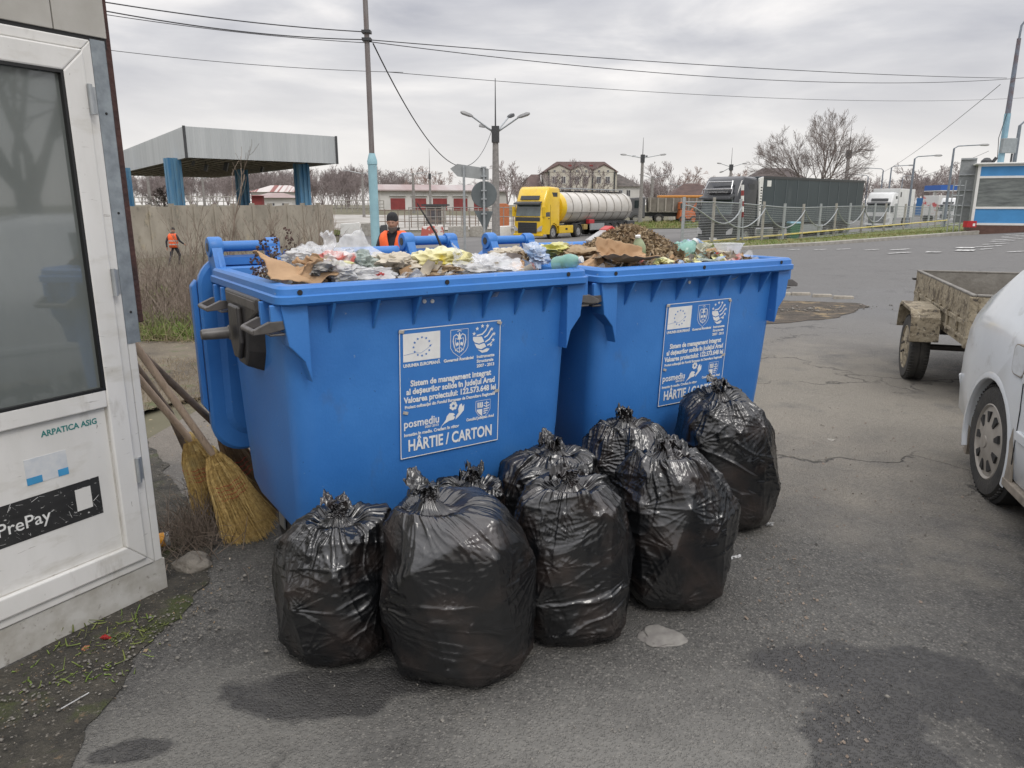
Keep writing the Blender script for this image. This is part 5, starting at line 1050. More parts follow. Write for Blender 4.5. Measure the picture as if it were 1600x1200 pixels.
m = MB(); m.b2(.06, BWi, .05, 1.8, .12, Hb - .02); m.build('shell', mat('booth_shell', (.3, .31, .31), .6), booth)
m = MB(); m.b2(-.15, BWi + .4, -.2, 2, Hb, Hb + .07); m.build('roof', M['white'], booth, bevel=.02)
m = MB(); m.b2(-.62, -.02, .9, .95, .2, 2.95); m.build('grey_screen', mat('grey_screen_panel', (.27, .285, .29), .6), booth)
for k in range(4): m = MB(); m.b2(-.62, -.02, .84, .90, .9 + k * .66, .95 + k * .66); m.build('screen_rail', M['steel'], booth)
for x in (-.62, -.85, -.40): m = MB(); m.tube([(x, .4, -.2), (x + .03, .4, 2.0)], .025, 6); m.build('ladder_rail', M['steel'], booth)
for k in range(5): m = MB(); m.tube([(-.84, .4, .1 + k * .42), (-.42, .4, .1 + k * .42)], .02, 5); m.build('ladder_rung', M['steel'], booth)
m = MB(); m.lathe([(0, 0), (.22, 0), (.2, .12), (.1, .22), (0, .24)], (.28, .5, Hb + .07), 'Z', 14); m.tube([(.5, .5, Hb + .1), (.62, .45, Hb + .3)], .07, 8); m.build('siren', M['dkgrey'], booth)
cr_ = thing('red_crate', 'small red crate on the grass beside the guard booth', 'crate', PG(1513, 32.2)); cr_.location.z = at(1513, 355, 32.2).z
m = MB(); 
for (a, b_, c_, d_) in ((-.2, .2, -.15, -.13), (-.2, .2, .13, .15), (-.2, -.18, -.13, .13), (.18, .2, -.13, .13)): m.b2(a, b_, c_, d_, 0, .26)
m.b2(-.18, .18, -.13, .13, 0, .02); m.build('crate_wall', mat('red_crate_plastic', (.45, .02, .025), .5), cr_)
m = MB(); m.b2(.04, .14, -.158, -.152, .05, .16); m.build('crate_label', M['white'], cr_)
# ================================================================ mesh fence along the verge
fence = thing('mesh_fence', 'long galvanised mesh fence with looped pipe along the grass verge', 'fence', (0, 0, 0))
fd_ = Vector((.657, .754, 0)); f0 = Vector((8.8, 33, 0)) - fd_ * 1.2
f0 = PG(1107, 33.0); f1_ = PG(1313, 47); fd_ = (f1_ - f0); fd_.z = 0; LL = fd_.length / 6.6; fd_.normalize()
fence.location = (f0.x, f0.y, 0)
np_ = 22; pts = []
for i in range(-1, np_): p = Vector((f0.x, f0.y, 0)) + fd_ * (LL * i + .3); pts.append(Vector((p.x - f0.x, p.y - f0.y, gz(p.x, p.y))))
for i, p in enumerate(pts):
    m = MB(); m.box((p.x, p.y, p.z + .95), (.11, .11, 2.2)); m.build('post', M['conc'] if i % 2 else M['steel'], fence)
for i in range(len(pts) - 1):
    a, b = pts[i], pts[i + 1]
    for z in (.12, 1.85): m = MB(); m.tube([a + Vector((0, 0, z)), b + Vector((0, 0, z))], .028, 6, cap=False); m.build('rail', M['steel'], fence)
    m = MB(); nw = 24 if i < 12 else 12; nh = 16 if i < 12 else 8; wr = .006 if i < 12 else .011
    for k in range(1, nw): p = a.lerp(b, k / nw); m.tube([p + Vector((0, 0, .14)), p + Vector((0, 0, 1.83))], wr * .6, 3, cap=False)
    for k in range(1, nh): z = .12 + 1.73 * k / nh; m.tube([a + Vector((0, 0, z)), b + Vector((0, 0, z))], wr, 3, cap=False)
    tag(m.build('wire_mesh', M['steel'], fence, fix=False), kind='stuff')
for i in (0, 1, 3, 5, 7, 9):
    j = min(i + 2, len(pts) - 1); K = 16; m = MB(); a, b = pts[i], pts[j]; off = Vector((fd_.y, -fd_.x, 0)) * .08
    m.tube([a.lerp(b, k / K) + off + Vector((0, 0, 1.72 - (.95 if i else 1.3) * math.sin(math.pi * k / K) ** .8 * (1 if i else k / K) )) for k in range(K + 1)], .030, 6); m.build('looped_pipe', M['steel'], fence, True)
# yellow barrier pole lying low along the fence
ya = at(1064, 381, 31.5); yb = at(1480, 344, 68)
barr = thing('barrier_arm', 'long yellow barrier pole with a red end in front of the black lorry', 'barrier', ya); m = MB()
m.tube([(0, 0, 0), yb - ya], .045, 8); m.build('arm', mat('yellow_paint', (.62, .50, .12), .5, (.5, .42, .16), 3), barr, True)
m = MB(); m.tube([Vector((-.2, 0, -.03)), (yb - ya) * .012], .075, 8); m.build('red_end', M['reddoor'], barr, True)
for t in (.03, .97): p = (yb - ya) * t; g_ = gz(ya.x + p.x, ya.y + p.y) - ya.z; m = MB(); m.tube([(p.x, p.y, g_ - .1), p], .04, 6); m.build('stand', M['steel'], barr)
# up-pointing striped barrier next to the black lorry
sp_ = PG(1160, 35.5); st2 = thing('striped_barrier', 'raised red and white barrier pole in front of the black lorry cab', 'barrier', sp_)
zt_ = at(1157, 288, 35.5).z - sp_.z; m = MB(); m.tube([(0, 0, 0), (-.08, 0, zt_ * .45)], .04, 6); m.build('stand', M['steel'], st2)
for k in range(6): m = MB(); m.tube([(-.1 + -.015 * k, 0, zt_ * (.45 + .09 * k)), (-.1 - .015 * (k + 1), 0, zt_ * (.45 + .09 * (k + 1)))], .07, 6); m.build('stripe', M['reddoor'] if k % 2 == 0 else M['white'], st2)
gb = PG(1238, 46); gbn = thing('wheelie_bin', 'green wheelie bin behind the mesh fence by the black lorry', 'waste bin', gb); m = MB(); m.loft([rr(-.26, .26, -.3, .3, .05, 0, 2), rr(-.33, .33, -.36, .36, .05, 1.0, 2)]); m.build('body', mat('green_bin', (.02, .14, .06), .5), gbn)
m = MB(); m.loft([rr(-.35, .35, -.4, .4, .05, 1.0, 2), rr(-.3, .3, -.33, .33, .05, 1.1, 2)]); m.build('lid', mat('pale_blue_lid', (.2, .4, .5), .5), gbn)
# ================================================================ poles, lamps, signs
def lamp(px, pyt, D, arms, label, r=.13, name='street_lamp', mat_=None, spike=1.6, pyb=None, group=None, rise=.35, head=.75, bw=None):
    p = PG(px, D); zt = at(px, pyt, D).z - p.z; o = thing(name, label, 'street lamp', p, 0, group); mat_ = mat_ or M['post']
    m = MB(); m.tube([(0, 0, -.2), (0, 0, zt * .8), (0, 0, zt)], [r * 1.5, r * 1.05, r * .9], 8); m.build('pole', mat_, o, True)
    if spike: m = MB(); m.tube([(0, 0, zt), (0, 0, zt + spike)], [.05, .02], 5); m.build('lightning_rod', M['dkgrey'], o); m = MB(); m.box((0, 0, zt - .35), (r * 2.6, r * 2.6, .9)); m.build('collar', M['dkgrey'], o)
    for (dx, dy, dz) in arms:
        e_ = Vector((dx, dy, dz)); s0 = Vector((0, 0, zt - .3)); t_ = s0 + e_
        if abs(dz) < .02: pts_ = [s0, s0 + Vector((0, 0, .3)), s0 + Vector((dx * .15, dy * .15, .5)), t_ + Vector((0, 0, .6))]; t_ = pts_[-1]
        else: pts_ = [s0, t_]
        m = MB(); m.tube(pts_, .05, 6); a_ = m.build('arm', M['steel'] if mat_ is M['post'] else mat_, o, True)
        u_ = Vector((dx, dy, dz * .5)).normalized(); m = MB(); q_ = math.atan2(dy, dx)
        M4 = Matrix.Translation(t_ + u_ * head * .4) @ Matrix.Rotation(q_, 4, 'Z') @ Matrix.Rotation(-math.asin(max(-.9, min(.9, u_.z))), 4, 'Y'); m.M = M4
        m.loft([[(x, y * w, z * h_) for y, z in ((-1, -.3), (-.8, -.8), (.8, -.8), (1, -.3), (.7, .9), (-.7, .9))] for x, w, h_ in ((-head / 2, .07, .05), (-head * .25, .13, .10), (head * .3, .15, .11), (head / 2, .08, .05))]); m.build('lamp_head', M['dkgrey'] if (dx > 0 and dy > 0) else mat('lamp_grey', (.33, .33, .33), .5), o, True)
    return o
lamp(775, 200, 45, [(-1.35, -.5, .9), (1.35, -.4, .85), (-.65, 1.2, .5), (.75, 1.4, 1.05)], 'tall concrete lamp post with four arms behind the arrow sign', .17, spike=2.7)
lamp(1000, 243, 90, [(-2.0, -.3, .35), (2.0, -.3, .35), (-.6, 1.5, .3), (.6, 1.5, .3)], 'grey lamp post with wide arms standing right of the tanker', .17, spike=2.0)
lamp(1137, 258, 120, [(-1.7, -.3, .5), (1.7, -.3, .5), (-.9, 1.2, -.6)], 'short-looking far lamp post above the black lorry cab', .2, spike=2.6)
lamp(1315, 236, 90, [(-1.9, -.3, .35), (2.1, -.3, .35), (1.6, 1.2, .5)], 'lamp post standing against the right side of the big bare tree', .2, spike=3)
lamp(238, 272, 95, [(-1.9, -.3, .5), (1.9, -.3, .5)], 'far lamp post seen under the canopy, left of the corner column', .17, spike=0)
lamp(322, 276, 100, [(-1.9, -.3, .5), (1.9, -.3, .5)], 'far lamp post seen under the canopy, right of the corner column', .15, spike=0)
lamp(569, 268, 110, [(-1.9, -.3, .4), (1.9, -.3, .4)], 'far lamp post just left of the blue-based pole', .15, spike=0)
lamp(647, 270, 130, [(-1.9, -.3, .4), (1.9, -.3, .4)], 'far lamp post rising behind the garages', .2, spike=0)
lamp(673, 272, 125, [(-1.5, -.3, .4), (1.5, -.3, .4)], 'far lamp post with a mast right behind the small gatehouse', .15, spike=4)
lamp(1017, 276, 125, [(-1.6, -.3, .5), (1.6, -.3, .5), (0, 1, -.8)], 'twin-armed far mast between the grey lamp post and the dumper', .22, spike=0)
lamp(1056, 288, 118, [(-.9, -.3, .3), (.9, -.3, .3)], 'low far mast with lattice head behind the dumper truck', .15, spike=0)
M['bluep'] = mat('grey_blue_pole', (.20, .23, .27), .55, (.14, .16, .19), 3)
for (px, py, D, dx, lab) in [(1416, 248, 75, 1.9, 'single-arm road lamp nearest the white lorry'), (1474, 232, 68, 2.3, 'tallest single-arm road lamp left of the booth'), (1383, 262, 100, 2.2, 'far single-arm road lamp right of the bare tree, facing right'), (1371, 266, 110, -2.0, 'far single-arm road lamp facing left beside the bare tree'), (1349, 276, 120, -2.2, 'faint low road lamp close to the bare tree, facing left'), (1403, 277, 150, 1.0, 'tiny farthest road lamp before the white lorry')]:
    lamp(px, py, D, [(dx, 0, 0)], lab, .09, mat_=M['bluep'], spike=0, group='single-arm lamps along the road', head=.8)
# tall poles by the booth
p = PG(1547, 33.8); z0 = p.z; tp_ = at(1573, 60, 33.8); o = thing('utility_pole', 'tall blue-grey pole behind the guard booth with a curved arm and switch box', 'pole', p)
sh_ = Vector((.0, 0, 0)); zt = tp_.z - z0; m = MB(); m.tube([(0, 0, -.3), (0, 0, 5)], .13, 10); m.build('lower_pole', mat('pale_blue_paint', (.24, .42, .50), .5, (.2, .33, .42), 3), o, True)
m = MB(); m.tube([(0, 0, 5), (0, 0, zt)], [.11, .08], 10); m.build('pole', mat('rusty_grey_pole', (.14, .11, .12), .7, (.17, .2, .25), 5), o, True)
m = MB(); m.tube([(0, 0, zt), (.02, 0, zt + .5), (.25, 0, zt + .85), (1.6, 0, zt + 1.05)], .045, 8); m.build('arm', M['bluep'], o, True)
m = MB(); m.box((.15, -.14, at(1553, 228, 33.8).z - z0), (.62, .2, .62)); m.build('switch_box', mat('grey_box', (.28, .31, .32), .5), o, bevel=.02)
m = MB(); m.tube([(.40, -.08, at(1553, 240, 33.8).z - z0), (.42, -.05, at(1553, 270, 33.8).z - z0)], .04, 6); m.tube([(-.1, -.1, 5.0), (-.3, -.1, 4.0), (-.22, -.1, 3.1)], .015, 5); m.build('conduit', M['dkgrey'], o)
p = PG(1568, 42); lamp(1568, 196, 42, [(1.4, 0, 0)], 'second blue-grey lamp pole right of the guard booth roof', .09, mat_=M['bluep'], spike=0, head=.8)
# near pole with pale blue foot
pD = 18.0; p = PG(590, pD); o = thing('utility_pole', 'thin brown steel pole with a pale blue foot behind the nearer container', 'pole', p); zj = at(587, 255, pD).z - p.z
M['poleblue'] = mat('pale_turquoise_paint', (.30, .50, .56), .55, (.25, .42, .48), 4, spots=[(9, .66, .75, (.25, .2, .17))]); M['polebr'] = mat('brown_steel_pole', (.145, .115, .11), .65, (.20, .185, .18), 6, stretch=(3, 3, .3))
m = MB(); m.tube([(0, 0, -.2), (0, 0, zj)], [.108, .105], 16); m.tube([(0, 0, zj - .03), (0, 0, zj + .05), (0, 0, zj + .22)], [.118, .118, .07], 16); m.build('pole_foot', M['poleblue'], o, True)
m = MB(); m.tube([(0, 0, zj + .2), (0, 0, 9.5 - p.z)], [.062, .05], 14); m.build('pole', M['polebr'], o, True)
polep = Vector((p.x, p.y, 0))
for zz_ in (at(575, 50, pD).z, at(575, 62, pD).z):
    m = MB(); m.b2(-.10, .10, -.10, .10, zz_ - p.z - .03, zz_ - p.z + .03); m.build('cable_clamp', M['dkgrey'], o)
# wires
def wire(a, b, sag, label, r=.011):
    a, b = Vector(a), Vector(b); m = MB(); K = 40; c = a.copy()
    m.tube([(a.lerp(b, t / K) - c - Vector((0, 0, sag * 4 * (t / K) * (1 - t / K)))) for t in range(K + 1)], r, 5, cap=False)
    o = m.build('overhead_cable', M['wire'], None, fix=False, loc=c); return tag(o, label, 'cable', 'overhead cables across the sky')
PA = at(574, 50, pD); PB = at(574, 62, pD); PR = at(1573, 122, 33.8)
wire(at(40, -18, 14), PA, .10, 'topmost cable running from the upper left to the brown pole', .012)
wire(at(40, -8, 14), PB, .16, 'second cable running from the upper left to the brown pole', .012)
wire(at(40, 2, 15), at(574, 67, pD), .10, 'third cable running from the upper left to the brown pole', .008)
wire(at(60, 64, 22), at(630, 113, 26), .15, 'lowest faint cable at the upper left, passing left of the brown pole', .009)
wire(at(600, 112, 26), at(1640, 150, 60), .6, 'faint lowest cable crossing the right half of the sky', .010)
wire(PB, PR, .15, 'upper of the two long cables from the brown pole', .011)
wire(at(575, 65, pD), at(1640, 118, 34), .55, 'lower of the two long cables from the brown pole', .010)
wire(at(583, 68, pD), at(768, 205, 45), 2.3, 'slack cable drooping from the brown pole to the four-armed lamp', .016)
wire(at(1563, 132, 33.8), at(1378, 270, 85), .3, 'cable slanting down from the tall right-hand pole to the far lamps', .013)
wire(at(1378, 285, 90), at(1545, 236, 60), .5, 'thin far cable behind the road lamps at the right', .014)
# road signs seen from behind
sg = PG(742, 20); sr = thing('road_sign', 'back of an arrow-shaped direction sign on two grey posts', 'road sign', sg, R(0))
M['signback'] = mat('sign_back_grey', (.33, .345, .345), .5, (.27, .28, .28), 3); M['signbackd'] = mat('sign_back_dark', (.13, .15, .155), .5, (.10, .115, .12), 3)
c_ = 20 * math.cos(PITCH); k = 1 / FPX * (c_ + .2)
x727, x757 = (727 - 742) * k, (757.5 - 742) * k
for x, pt in ((x727, 259), (x757, 262)): zt = at(742, pt, 20).z - sg.z; m = MB(); m.cyl((x, -.04, -.3), (x, -.04, zt), .034, n=10); m.build('post', M['steel'], sr, True)
Zs = lambda py: at(742, py, 20.2).z - sg.z
m = MB(); m.prism([((706 - 742) * k, Zs(264)), ((717 - 742) * k, Zs(256.5)), ((765 - 742) * k, Zs(264)), ((765 - 742) * k, Zs(282)), ((717 - 742) * k, Zs(276))], 0, .03); m.build('arrow_board', M['signback'], sr, bevel=.004)
rd = MB(); rd.lathe([(0, .03), (.33, .03), (.34, .045), (.33, .06), (0, .06)], (x757, 0, Zs(304)), 'Y', 32); sr2 = rd.build('round_board', M['signbackd'], sr, True)
m = MB(); m.prism([(x757 - .27, Zs(329)), (x757 + .24, Zs(330)), (x757 + .03, Zs(363))], .03, .045); m.build('triangle_board', M['signbackd'], sr, bevel=.003)
for zz_ in (262, 276, 298, 311, 334): m = MB(); m.b2(x757 - .07, x757 + .07, -.08, -.0, Zs(zz_) - .015, Zs(zz_) + .015); m.build('clamp', M['steel'], sr)
# yard clutter: small gatehouse, rail fences, kerb blocks
gh = PG(680, 88); g_ = thing('gatehouse', 'small grey gatehouse with a flat roof in the pale yard', 'booth', gh); h_ = at(680, 322, 88).z - gh.z
m = MB(); m.b2(-1.1, 1.1, 0, 2.4, 0, h_); m.build('wall', mat('grey_boards', (.19, .17, .16), .85, (.11, .10, .10), 2), g_); m = MB(); m.b2(-1.5, 1.5, -.5, 2.8, h_, h_ + .22); m.build('roof', M['dkgrey'], g_); m = MB(); m.b2(-.6, .4, -.05, -.005, h_ * .35, h_ * .8); m.build('window', M['winf'], g_); m = MB(); m.b2(.75, 1.3, -.3, -.06, 0, h_); m.build('porch_post', M['conc'], g_)
def railfence(pa, Da, pb, Db, h, n, label, rails=(.5, 1.0), r=.035, m_=None):
    a, b = PG(pa, Da), PG(pb, Db); o = thing('rail_fence', label, 'fence', a); m_ = m_ or M['steel']
    for i in range(n + 1):
        p = a.lerp(b, i / n); z = gz(p.x, p.y); m = MB(); m.cyl((p.x - a.x, p.y - a.y, z - a.z), (p.x - a.x, p.y - a.y, z - a.z + h), r, n=5); m.build('post', m_, o)
    for t in rails:
        m = MB(); m.tube([(a.lerp(b, i / n).x - a.x, a.lerp(b, i / n).y - a.y, gz(*a.lerp(b, i / n)[:2]) - a.z + h * t) for i in range(n + 1)], r * .8, 4); m.build('rail', m_, o)
railfence(592, 78, 812, 80, 1.9, 22, 'rusty rail fence across the pale yard in front of the garages', (.35, .95), .05, mat('rust_rail', (.22, .17, .14), .8))
railfence(640, 68, 800, 70, 2.2, 12, 'nearer broken rail fence behind the road signs', (.6, .98), .045, mat('grey_rail', (.30, .28, .26), .8))
railfence(525, 130, 600, 135, 2.0, 9, 'low white rail fence beyond the concrete wall', (.4, .7, 1), .08, M['conc'])
railfence(190, 115, 400, 125, 2.4, 20, 'long far rail fence seen under the canopy', (.4, .7, 1), .08, M['conc'])
for i, (px, D, w, h, l) in enumerate([(548, 61, 1.7, 1.1, .5), (579, 60, 1.6, 1.1, .6), (600, 60, .7, .9, .5), (676, 58, 1.8, .9, .5), (716, 58, 1.7, .9, .5), (746, 58.5, 1.3, .9, .5), (783, 58, 1.6, .9, .6), (895, 57, 0, 0, 0)]):
    if not w: continue
    q = PG(px, D); m = MB(); rnd = random.Random(i)
    m.loft([[(-w / 2, -l / 2, 0), (w / 2, -l / 2, 0), (w / 2, l / 2, 0), (-w / 2, l / 2, 0)], [(-w / 2 + .1, -l / 2 + .1, h * .9), (w / 2 - .06, -l / 2 + .08, h), (w / 2 - .1, l / 2 - .1, h), (-w / 2 + .1, l / 2 - .1, h * .92)]])
    lab = ['white painted kerb block left of the blue-footed pole', 'grey cracked concrete block just left of the blue-footed pole', 'small dark block right behind the blue-footed pole', 'red and white kerb block right of the man in the orange vest', 'brown concrete block between the two sign posts, left one', 'brown concrete block under the triangular sign', 'white kerb block between the signs and the yellow tanker'][i]
    tag(m.build('concrete_block', [M['white'], M['conc'], M['dkgrey'], mat('red_white_block', (.6, .58, .55), .8, (.4, .1, .08), .8, lo=.48, hi=.52), M['conc'], M['conc'], M['white']][i], bevel=.05, loc=q, rz=rnd.uniform(-.1, .1)), lab, 'block')
ob = PG(783, 75); m = MB(); m.prism([(-.8, 0), (.8, 0), (.8, 2.3), (.5, 2.5), (-.8, 2.5)], 0, .8); tag(m.build('container_cabinet', mat('rust_orange_panel', (.50, .17, .07), .7), None, bevel=.03, loc=ob), 'upright rust-orange cabinet beside the four-armed lamp post', 'cabinet')
# ================================================================ lorries
M['ylw'] = mat('yellow_lorry_paint', (.74, .49, .012), .3, (.66, .42, .01), 1, coat=.4, spots=[(1.6, .58, .8, (.46, .32, .06))])
M['tank'] = mat('white_tank_shell', (.60, .58, .54), .3, (.50, .47, .42), .8, spots=[(1.2, .58, .75, (.38, .33, .27))])
M['blk'] = mat('black_lorry_paint', (.020, .022, .026), .22, (.03, .032, .035), 1, coat=.4)
M['curtain'] = mat('dark_curtain', (.040, .055, .062), .45, (.028, .04, .047), .35, stretch=(1, 1, .4), spots=[(.5, .6, .7, (.07, .085, .09))])
M['wtruck'] = mat('white_lorry_paint', (.66, .67, .66), .3, (.58, .585, .58), 1)
M['chrome'] = mat('alloy', (.5, .5, .5), .25, metal=.8)
M['lampg'] = mat('headlamp_glass', (.5, .5, .5), .1, spec=.8)
def twheel(par, x, y, r=.51, w=.3, side=-1, rimm=None):
    m = MB(); m.lathe([(r * .6, -w / 2), (r * .9, -w / 2), (r, -w * .36), (r, w * .36), (r * .9, w / 2), (r * .6, w / 2)], (x, y, r), 'Y', 28, cap=False); t = m.build('wheel', M['tyre'], par, True)
    m = MB(); s_ = side * w * .46; m.lathe([(r * .62, s_), (r * .56, s_ + side * .01), (r * .5, s_ - side * .07), (r * .25, s_ - side * .07), (r * .2, s_ + side * .02), (0, s_ + side * .02)], (x, y, r), 'Y', 20); m.build('rim', rimm or M['chrome'], t, True); return t
def arch(par, x, y, m_, r=.62, w=.34):
    m = MB(); pr = []
    for k in range(11):
        q = math.pi * (.04 + .92 * k / 10); pr.append([(x + a * math.cos(q), yy, .51 + a * math.sin(q)) for a, yy in ((r, y - w / 2), (r, y + w / 2), (r - .05, y + w / 2), (r - .05, y - w / 2))])
    m.loft(pr); m.build('mudguard', m_, par)
def cab(par, col, H=3.75, roof=True, grille=M['dkgrey'], L_=2.3, visor=M['dkgrey'], lights=False, name='cab'):
    """cab with its front at x=0, widening backwards along +x; y = -1.25..1.25"""
    k = H / 3.75
    side = [(.03, .42), (.0, .60), (.0, 1.30 * k), (.02, 1.55 * k), (.22, 2.62 * k), (.30, 2.78 * k), (.62, 3.52 * k), (.95, 3.75 * k), (L_ - .1, 3.72 * k), (L_, 3.6 * k), (L_, 1.0), (1.98, .98), (1.90, 1.10), (1.55, 1.2), (1.25, 1.05), (1.02, .62), (1.0, .42)]
    if not roof: side = [(.03, .42), (.0, .60), (.0, 1.30), (.02, 1.55), (.22, 2.62), (.35, 2.95), (.7, 3.05), (L_ - .1, 3.05), (L_, 2.95), (L_, 1.0), (1.98, .98), (1.90, 1.10), (1.55, 1.2), (1.25, 1.05), (1.02, .62), (1.0, .42)]
    def sec(y, ins): return [(x + (ins * 1.4 if x < .7 else (0)) , z - (ins * .8 if z > 2.9 else 0)) for x, z in side]
    m = MB(); rings = []
    for y, ins in ((-1.245, .16), (-1.20, .07), (-1.05, .0), (1.05, .0), (1.20, .07), (1.245, .16)): rings.append([(x, y, z) for x, z in sec(y, ins)])
    m.loft(rings); c = m.build(name, col, par, True)
    m = MB(); m._add([(.045, -1.0, 1.70 * k), (.045, 1.0, 1.70 * k), (.205, .98, 2.52 * k), (.205, -.98, 2.52 * k), (.15, -1.13, 1.72 * k), (.29, -1.13, 2.5 * k), (.15, 1.13, 1.72 * k), (.29, 1.13, 2.5 * k)], [(0, 1, 2, 3), (4, 0, 3, 5), (1, 6, 7, 2)]); 
    for i in range(len(m.v)): m.v[i] = (m.v[i][0] - .035, m.v[i][1], m.v[i][2])
    m.build('windscreen', mat('pale_windscreen', (.11, .14, .135), .08, (.05, .065, .06), 1.2, spec=1), c, fix=False)  # brighter reflection in the glass is put into its colour
    m = MB(); m.b2(-.015, .03, -1.05, 1.05, 1.34 * k, 1.62 * k); m.build('front_band', M['dkgrey'] if col is not M['wtruck'] else col, c, bevel=.01)
    m = MB(); m.b2(-.05, .02, -.80, .80, .50, 1.26 * k); gr = m.build('grille', grille, c, bevel=.02)
    for z in np.linspace(.6, 1.18 * k, 6): m = MB(); m.b2(-.07, -.05, -.76, .76, z, z + .025); m.build('grille_bar', M['steel'] if col is M['wtruck'] else M['black'], gr)
    for s_ in (-1, 1): m = MB(); m.prism([(s_ * .84, .62), (s_ * 1.16, .66), (s_ * 1.2, 1.02), (s_ * 1.02, .95), (s_ * .84, .80)], -.03, .1, 'X'); m.build('headlamp', M['lampg'], c)
    m = MB(); m.b2(-.05, .25, -1.2, 1.2, .30, .46); m.build('bumper', col if col is not M['blk'] else M['dkgrey'], c, bevel=.03)
    m = MB(); m.b2(-.062, -.05, -.26, .26, .33, .43); m.build('number_plate', M['white'], c)
    m = MB(); m.loft([[(.02, -1.1, 2.50 * k), (-.22, -1.08, 2.50 * k), (-.20, -1.08, 2.60 * k), (.2, -1.1, 2.72 * k)], [(.02, 1.1, 2.50 * k), (-.22, 1.08, 2.50 * k), (-.20, 1.08, 2.60 * k), (.2, 1.1, 2.72 * k)]]); m.build('sun_visor', visor, c)
    if roof: m = MB(); m.prism([(.30, 2.83 * k), (.42, 3.10 * k), (.40, 3.12 * k), (.28, 2.85 * k)], -.8, .8); m.v = [(x - .03, y, z) for x, y, z in m.v]; m.build('roof_panel', M['dkgrey'], c)
    for s_ in (-1, 1):
        m = MB(); m._add([(.34, s_ * 1.252, 1.66 * k), (1.02, s_ * 1.252, 1.66 * k), (1.02, s_ * 1.235, 2.42 * k), (.46, s_ * 1.23, 2.42 * k)], [(0, 1, 2, 3)]); m.build('side_window', M['glass'], c, fix=False)
        m = MB(); m.b2(.10, .22, s_ * 1.30 - .12, s_ * 1.30 + .12, 1.65 * k, 2.35 * k); m.build('mirror', M['dkgrey'] if col is not M['ylw'] else col, c, bevel=.03)
        m = MB(); m.tube([(1.08, s_ * 1.25, .65), (1.08, s_ * 1.252, 2.5 * k)], .012, 4); m.build('door_seam', M['black'], c)
        m = MB(); m.b2(.78, .98, s_ * 1.25 - .02, s_ * 1.25 + .02, 1.50 * k, 1.55 * k); m.build('door_handle', M['black'], c)
        if roof: m = MB(); m.prism([(1.45, 3.05 * k), (2.0, 3.05 * k), (2.0, 3.35 * k), (1.25, 3.35 * k)], s_ * 1.15, s_ * 1.252); m.build('roof_vent', M['dkgrey'], c)
    if lights:
        m = MB(); m.tube([(.02, -1.0, 2.8 * k), (.12, -1.0, 3.05 * k), (.12, 1.0, 3.05 * k), (.02, 1.0, 2.8 * k)], .04, 8); m.tube([(.35, -.8, 3.45 * k), (.35, .8, 3.45 * k)], .04, 8)
        for s_ in (-1, 1): m.tube([(.12, s_ * .9, 3.05 * k), (.38, s_ * .8, 3.5 * k)], .04, 8)
        m.build('roof_bars', M['chrome'], c, True)
        m = MB(); m.b2(.08, .12, -.7, .7, 2.85 * k, 2.95 * k); m.build('name_plate', mat('pale_lettering_plate', (.3, .3, .3), .4, (.05, .05, .05), 30, lo=.48, hi=.52), c)
    arch(c, 1.50, -1.07, col if col is not M['blk'] else M['dkgrey']); arch(c, 1.50, 1.07, col)
    twheel(par, 1.50, -1.07, side=-1); twheel(par, 1.50, 1.07, side=1)
    m = MB(); m.b2(.4, 2.3, -.9, .9, .45, .95); m.build('chassis', M['dkgrey'], par)
    return c
def placed(px, D, ang_deg):
    """root so that the near front corner (local y=-1.25) stands in image column px; rear points ang right of straight ahead"""
    a = R(ang_deg); d = Vector((math.sin(a), math.cos(a), 0)); n = Vector((-d.y, d.x, 0)); p = PG(px, D); q = p + n * 1.25; q.z = p.z; return q, math.atan2(d.y, d.x)
# yellow tanker
loc, rz = placed(847, 53, 35)
ty = thing('tanker_lorry', 'yellow tractor unit pulling a white ribbed tank trailer', 'lorry', loc, rz)
cab(ty, M['ylw'], 3.72)
m = MB(); m.prism([(2.35, .42), (4.35, .42), (4.35, .98), (2.35, .98)], -1.24, -.7); m.build('side_skirt', M['ylw'], ty, bevel=.04); m = MB(); m.prism([(2.35, .42), (4.35, .42), (4.35, .98), (2.35, .98)], .7, 1.24); m.build('side_skirt', M['ylw'], ty, bevel=.04)
m = MB(); m.b2(3.2, 3.5, -1.246, -1.235, .66, .8); m.build('skirt_step', M['black'], ty)
m = MB(); m.b2(2.3, 6.2, -.45, .45, .75, 1.0); m.build('chassis', M['dkgrey'], ty)
for s_ in (-1, 1): twheel(ty, 5.15, s_ * 1.0, .5, .45, s_); arch(ty, 5.15, s_ * 1.0, M['dkgrey'], .6, .5)
TX0, TX1, TZ, TR = 3.0, 14.6, 2.28, 1.17
m = MB(); n_ = 40; m.lathe([(0, TX0 - .18), (TR * .6, TX0 - .12), (TR * .9, TX0 + .06), (TR, TX0 + .28), (TR, TX1 - .3), (TR * .9, TX1 - .05), (TR * .5, TX1 + .1), (0, TX1 + .12)], (0, 0, TZ), 'X', n_); tk = m.build('tank', M['tank'], ty, True)
m = MB(); m.lathe([(TR * .55, TX0 - .16), (TR * .92, TX0 + .02), (TR * 1.012, TX0 + .26), (TR * 1.012, TX0 + .5)], (0, 0, TZ), 'X', n_, cap=False); m.build('yellow_nose', M['ylw'], tk, True)
for x in np.linspace(TX0 + 1.4, TX1 - .9, 8): m = MB(); m.lathe([(TR, x - .05), (TR + .035, x - .035), (TR + .035, x + .035), (TR, x + .05)], (0, 0, TZ), 'X', n_, cap=False); m.build('band', mat('tank_band', (.30, .28, .25), .6), tk)
m = MB(); m.b2(TX0 + .6, TX1 - .6, -.38, .38, TZ + TR + .02, TZ + TR + .06); m.build('walkway', M['dkgrey'], tk)
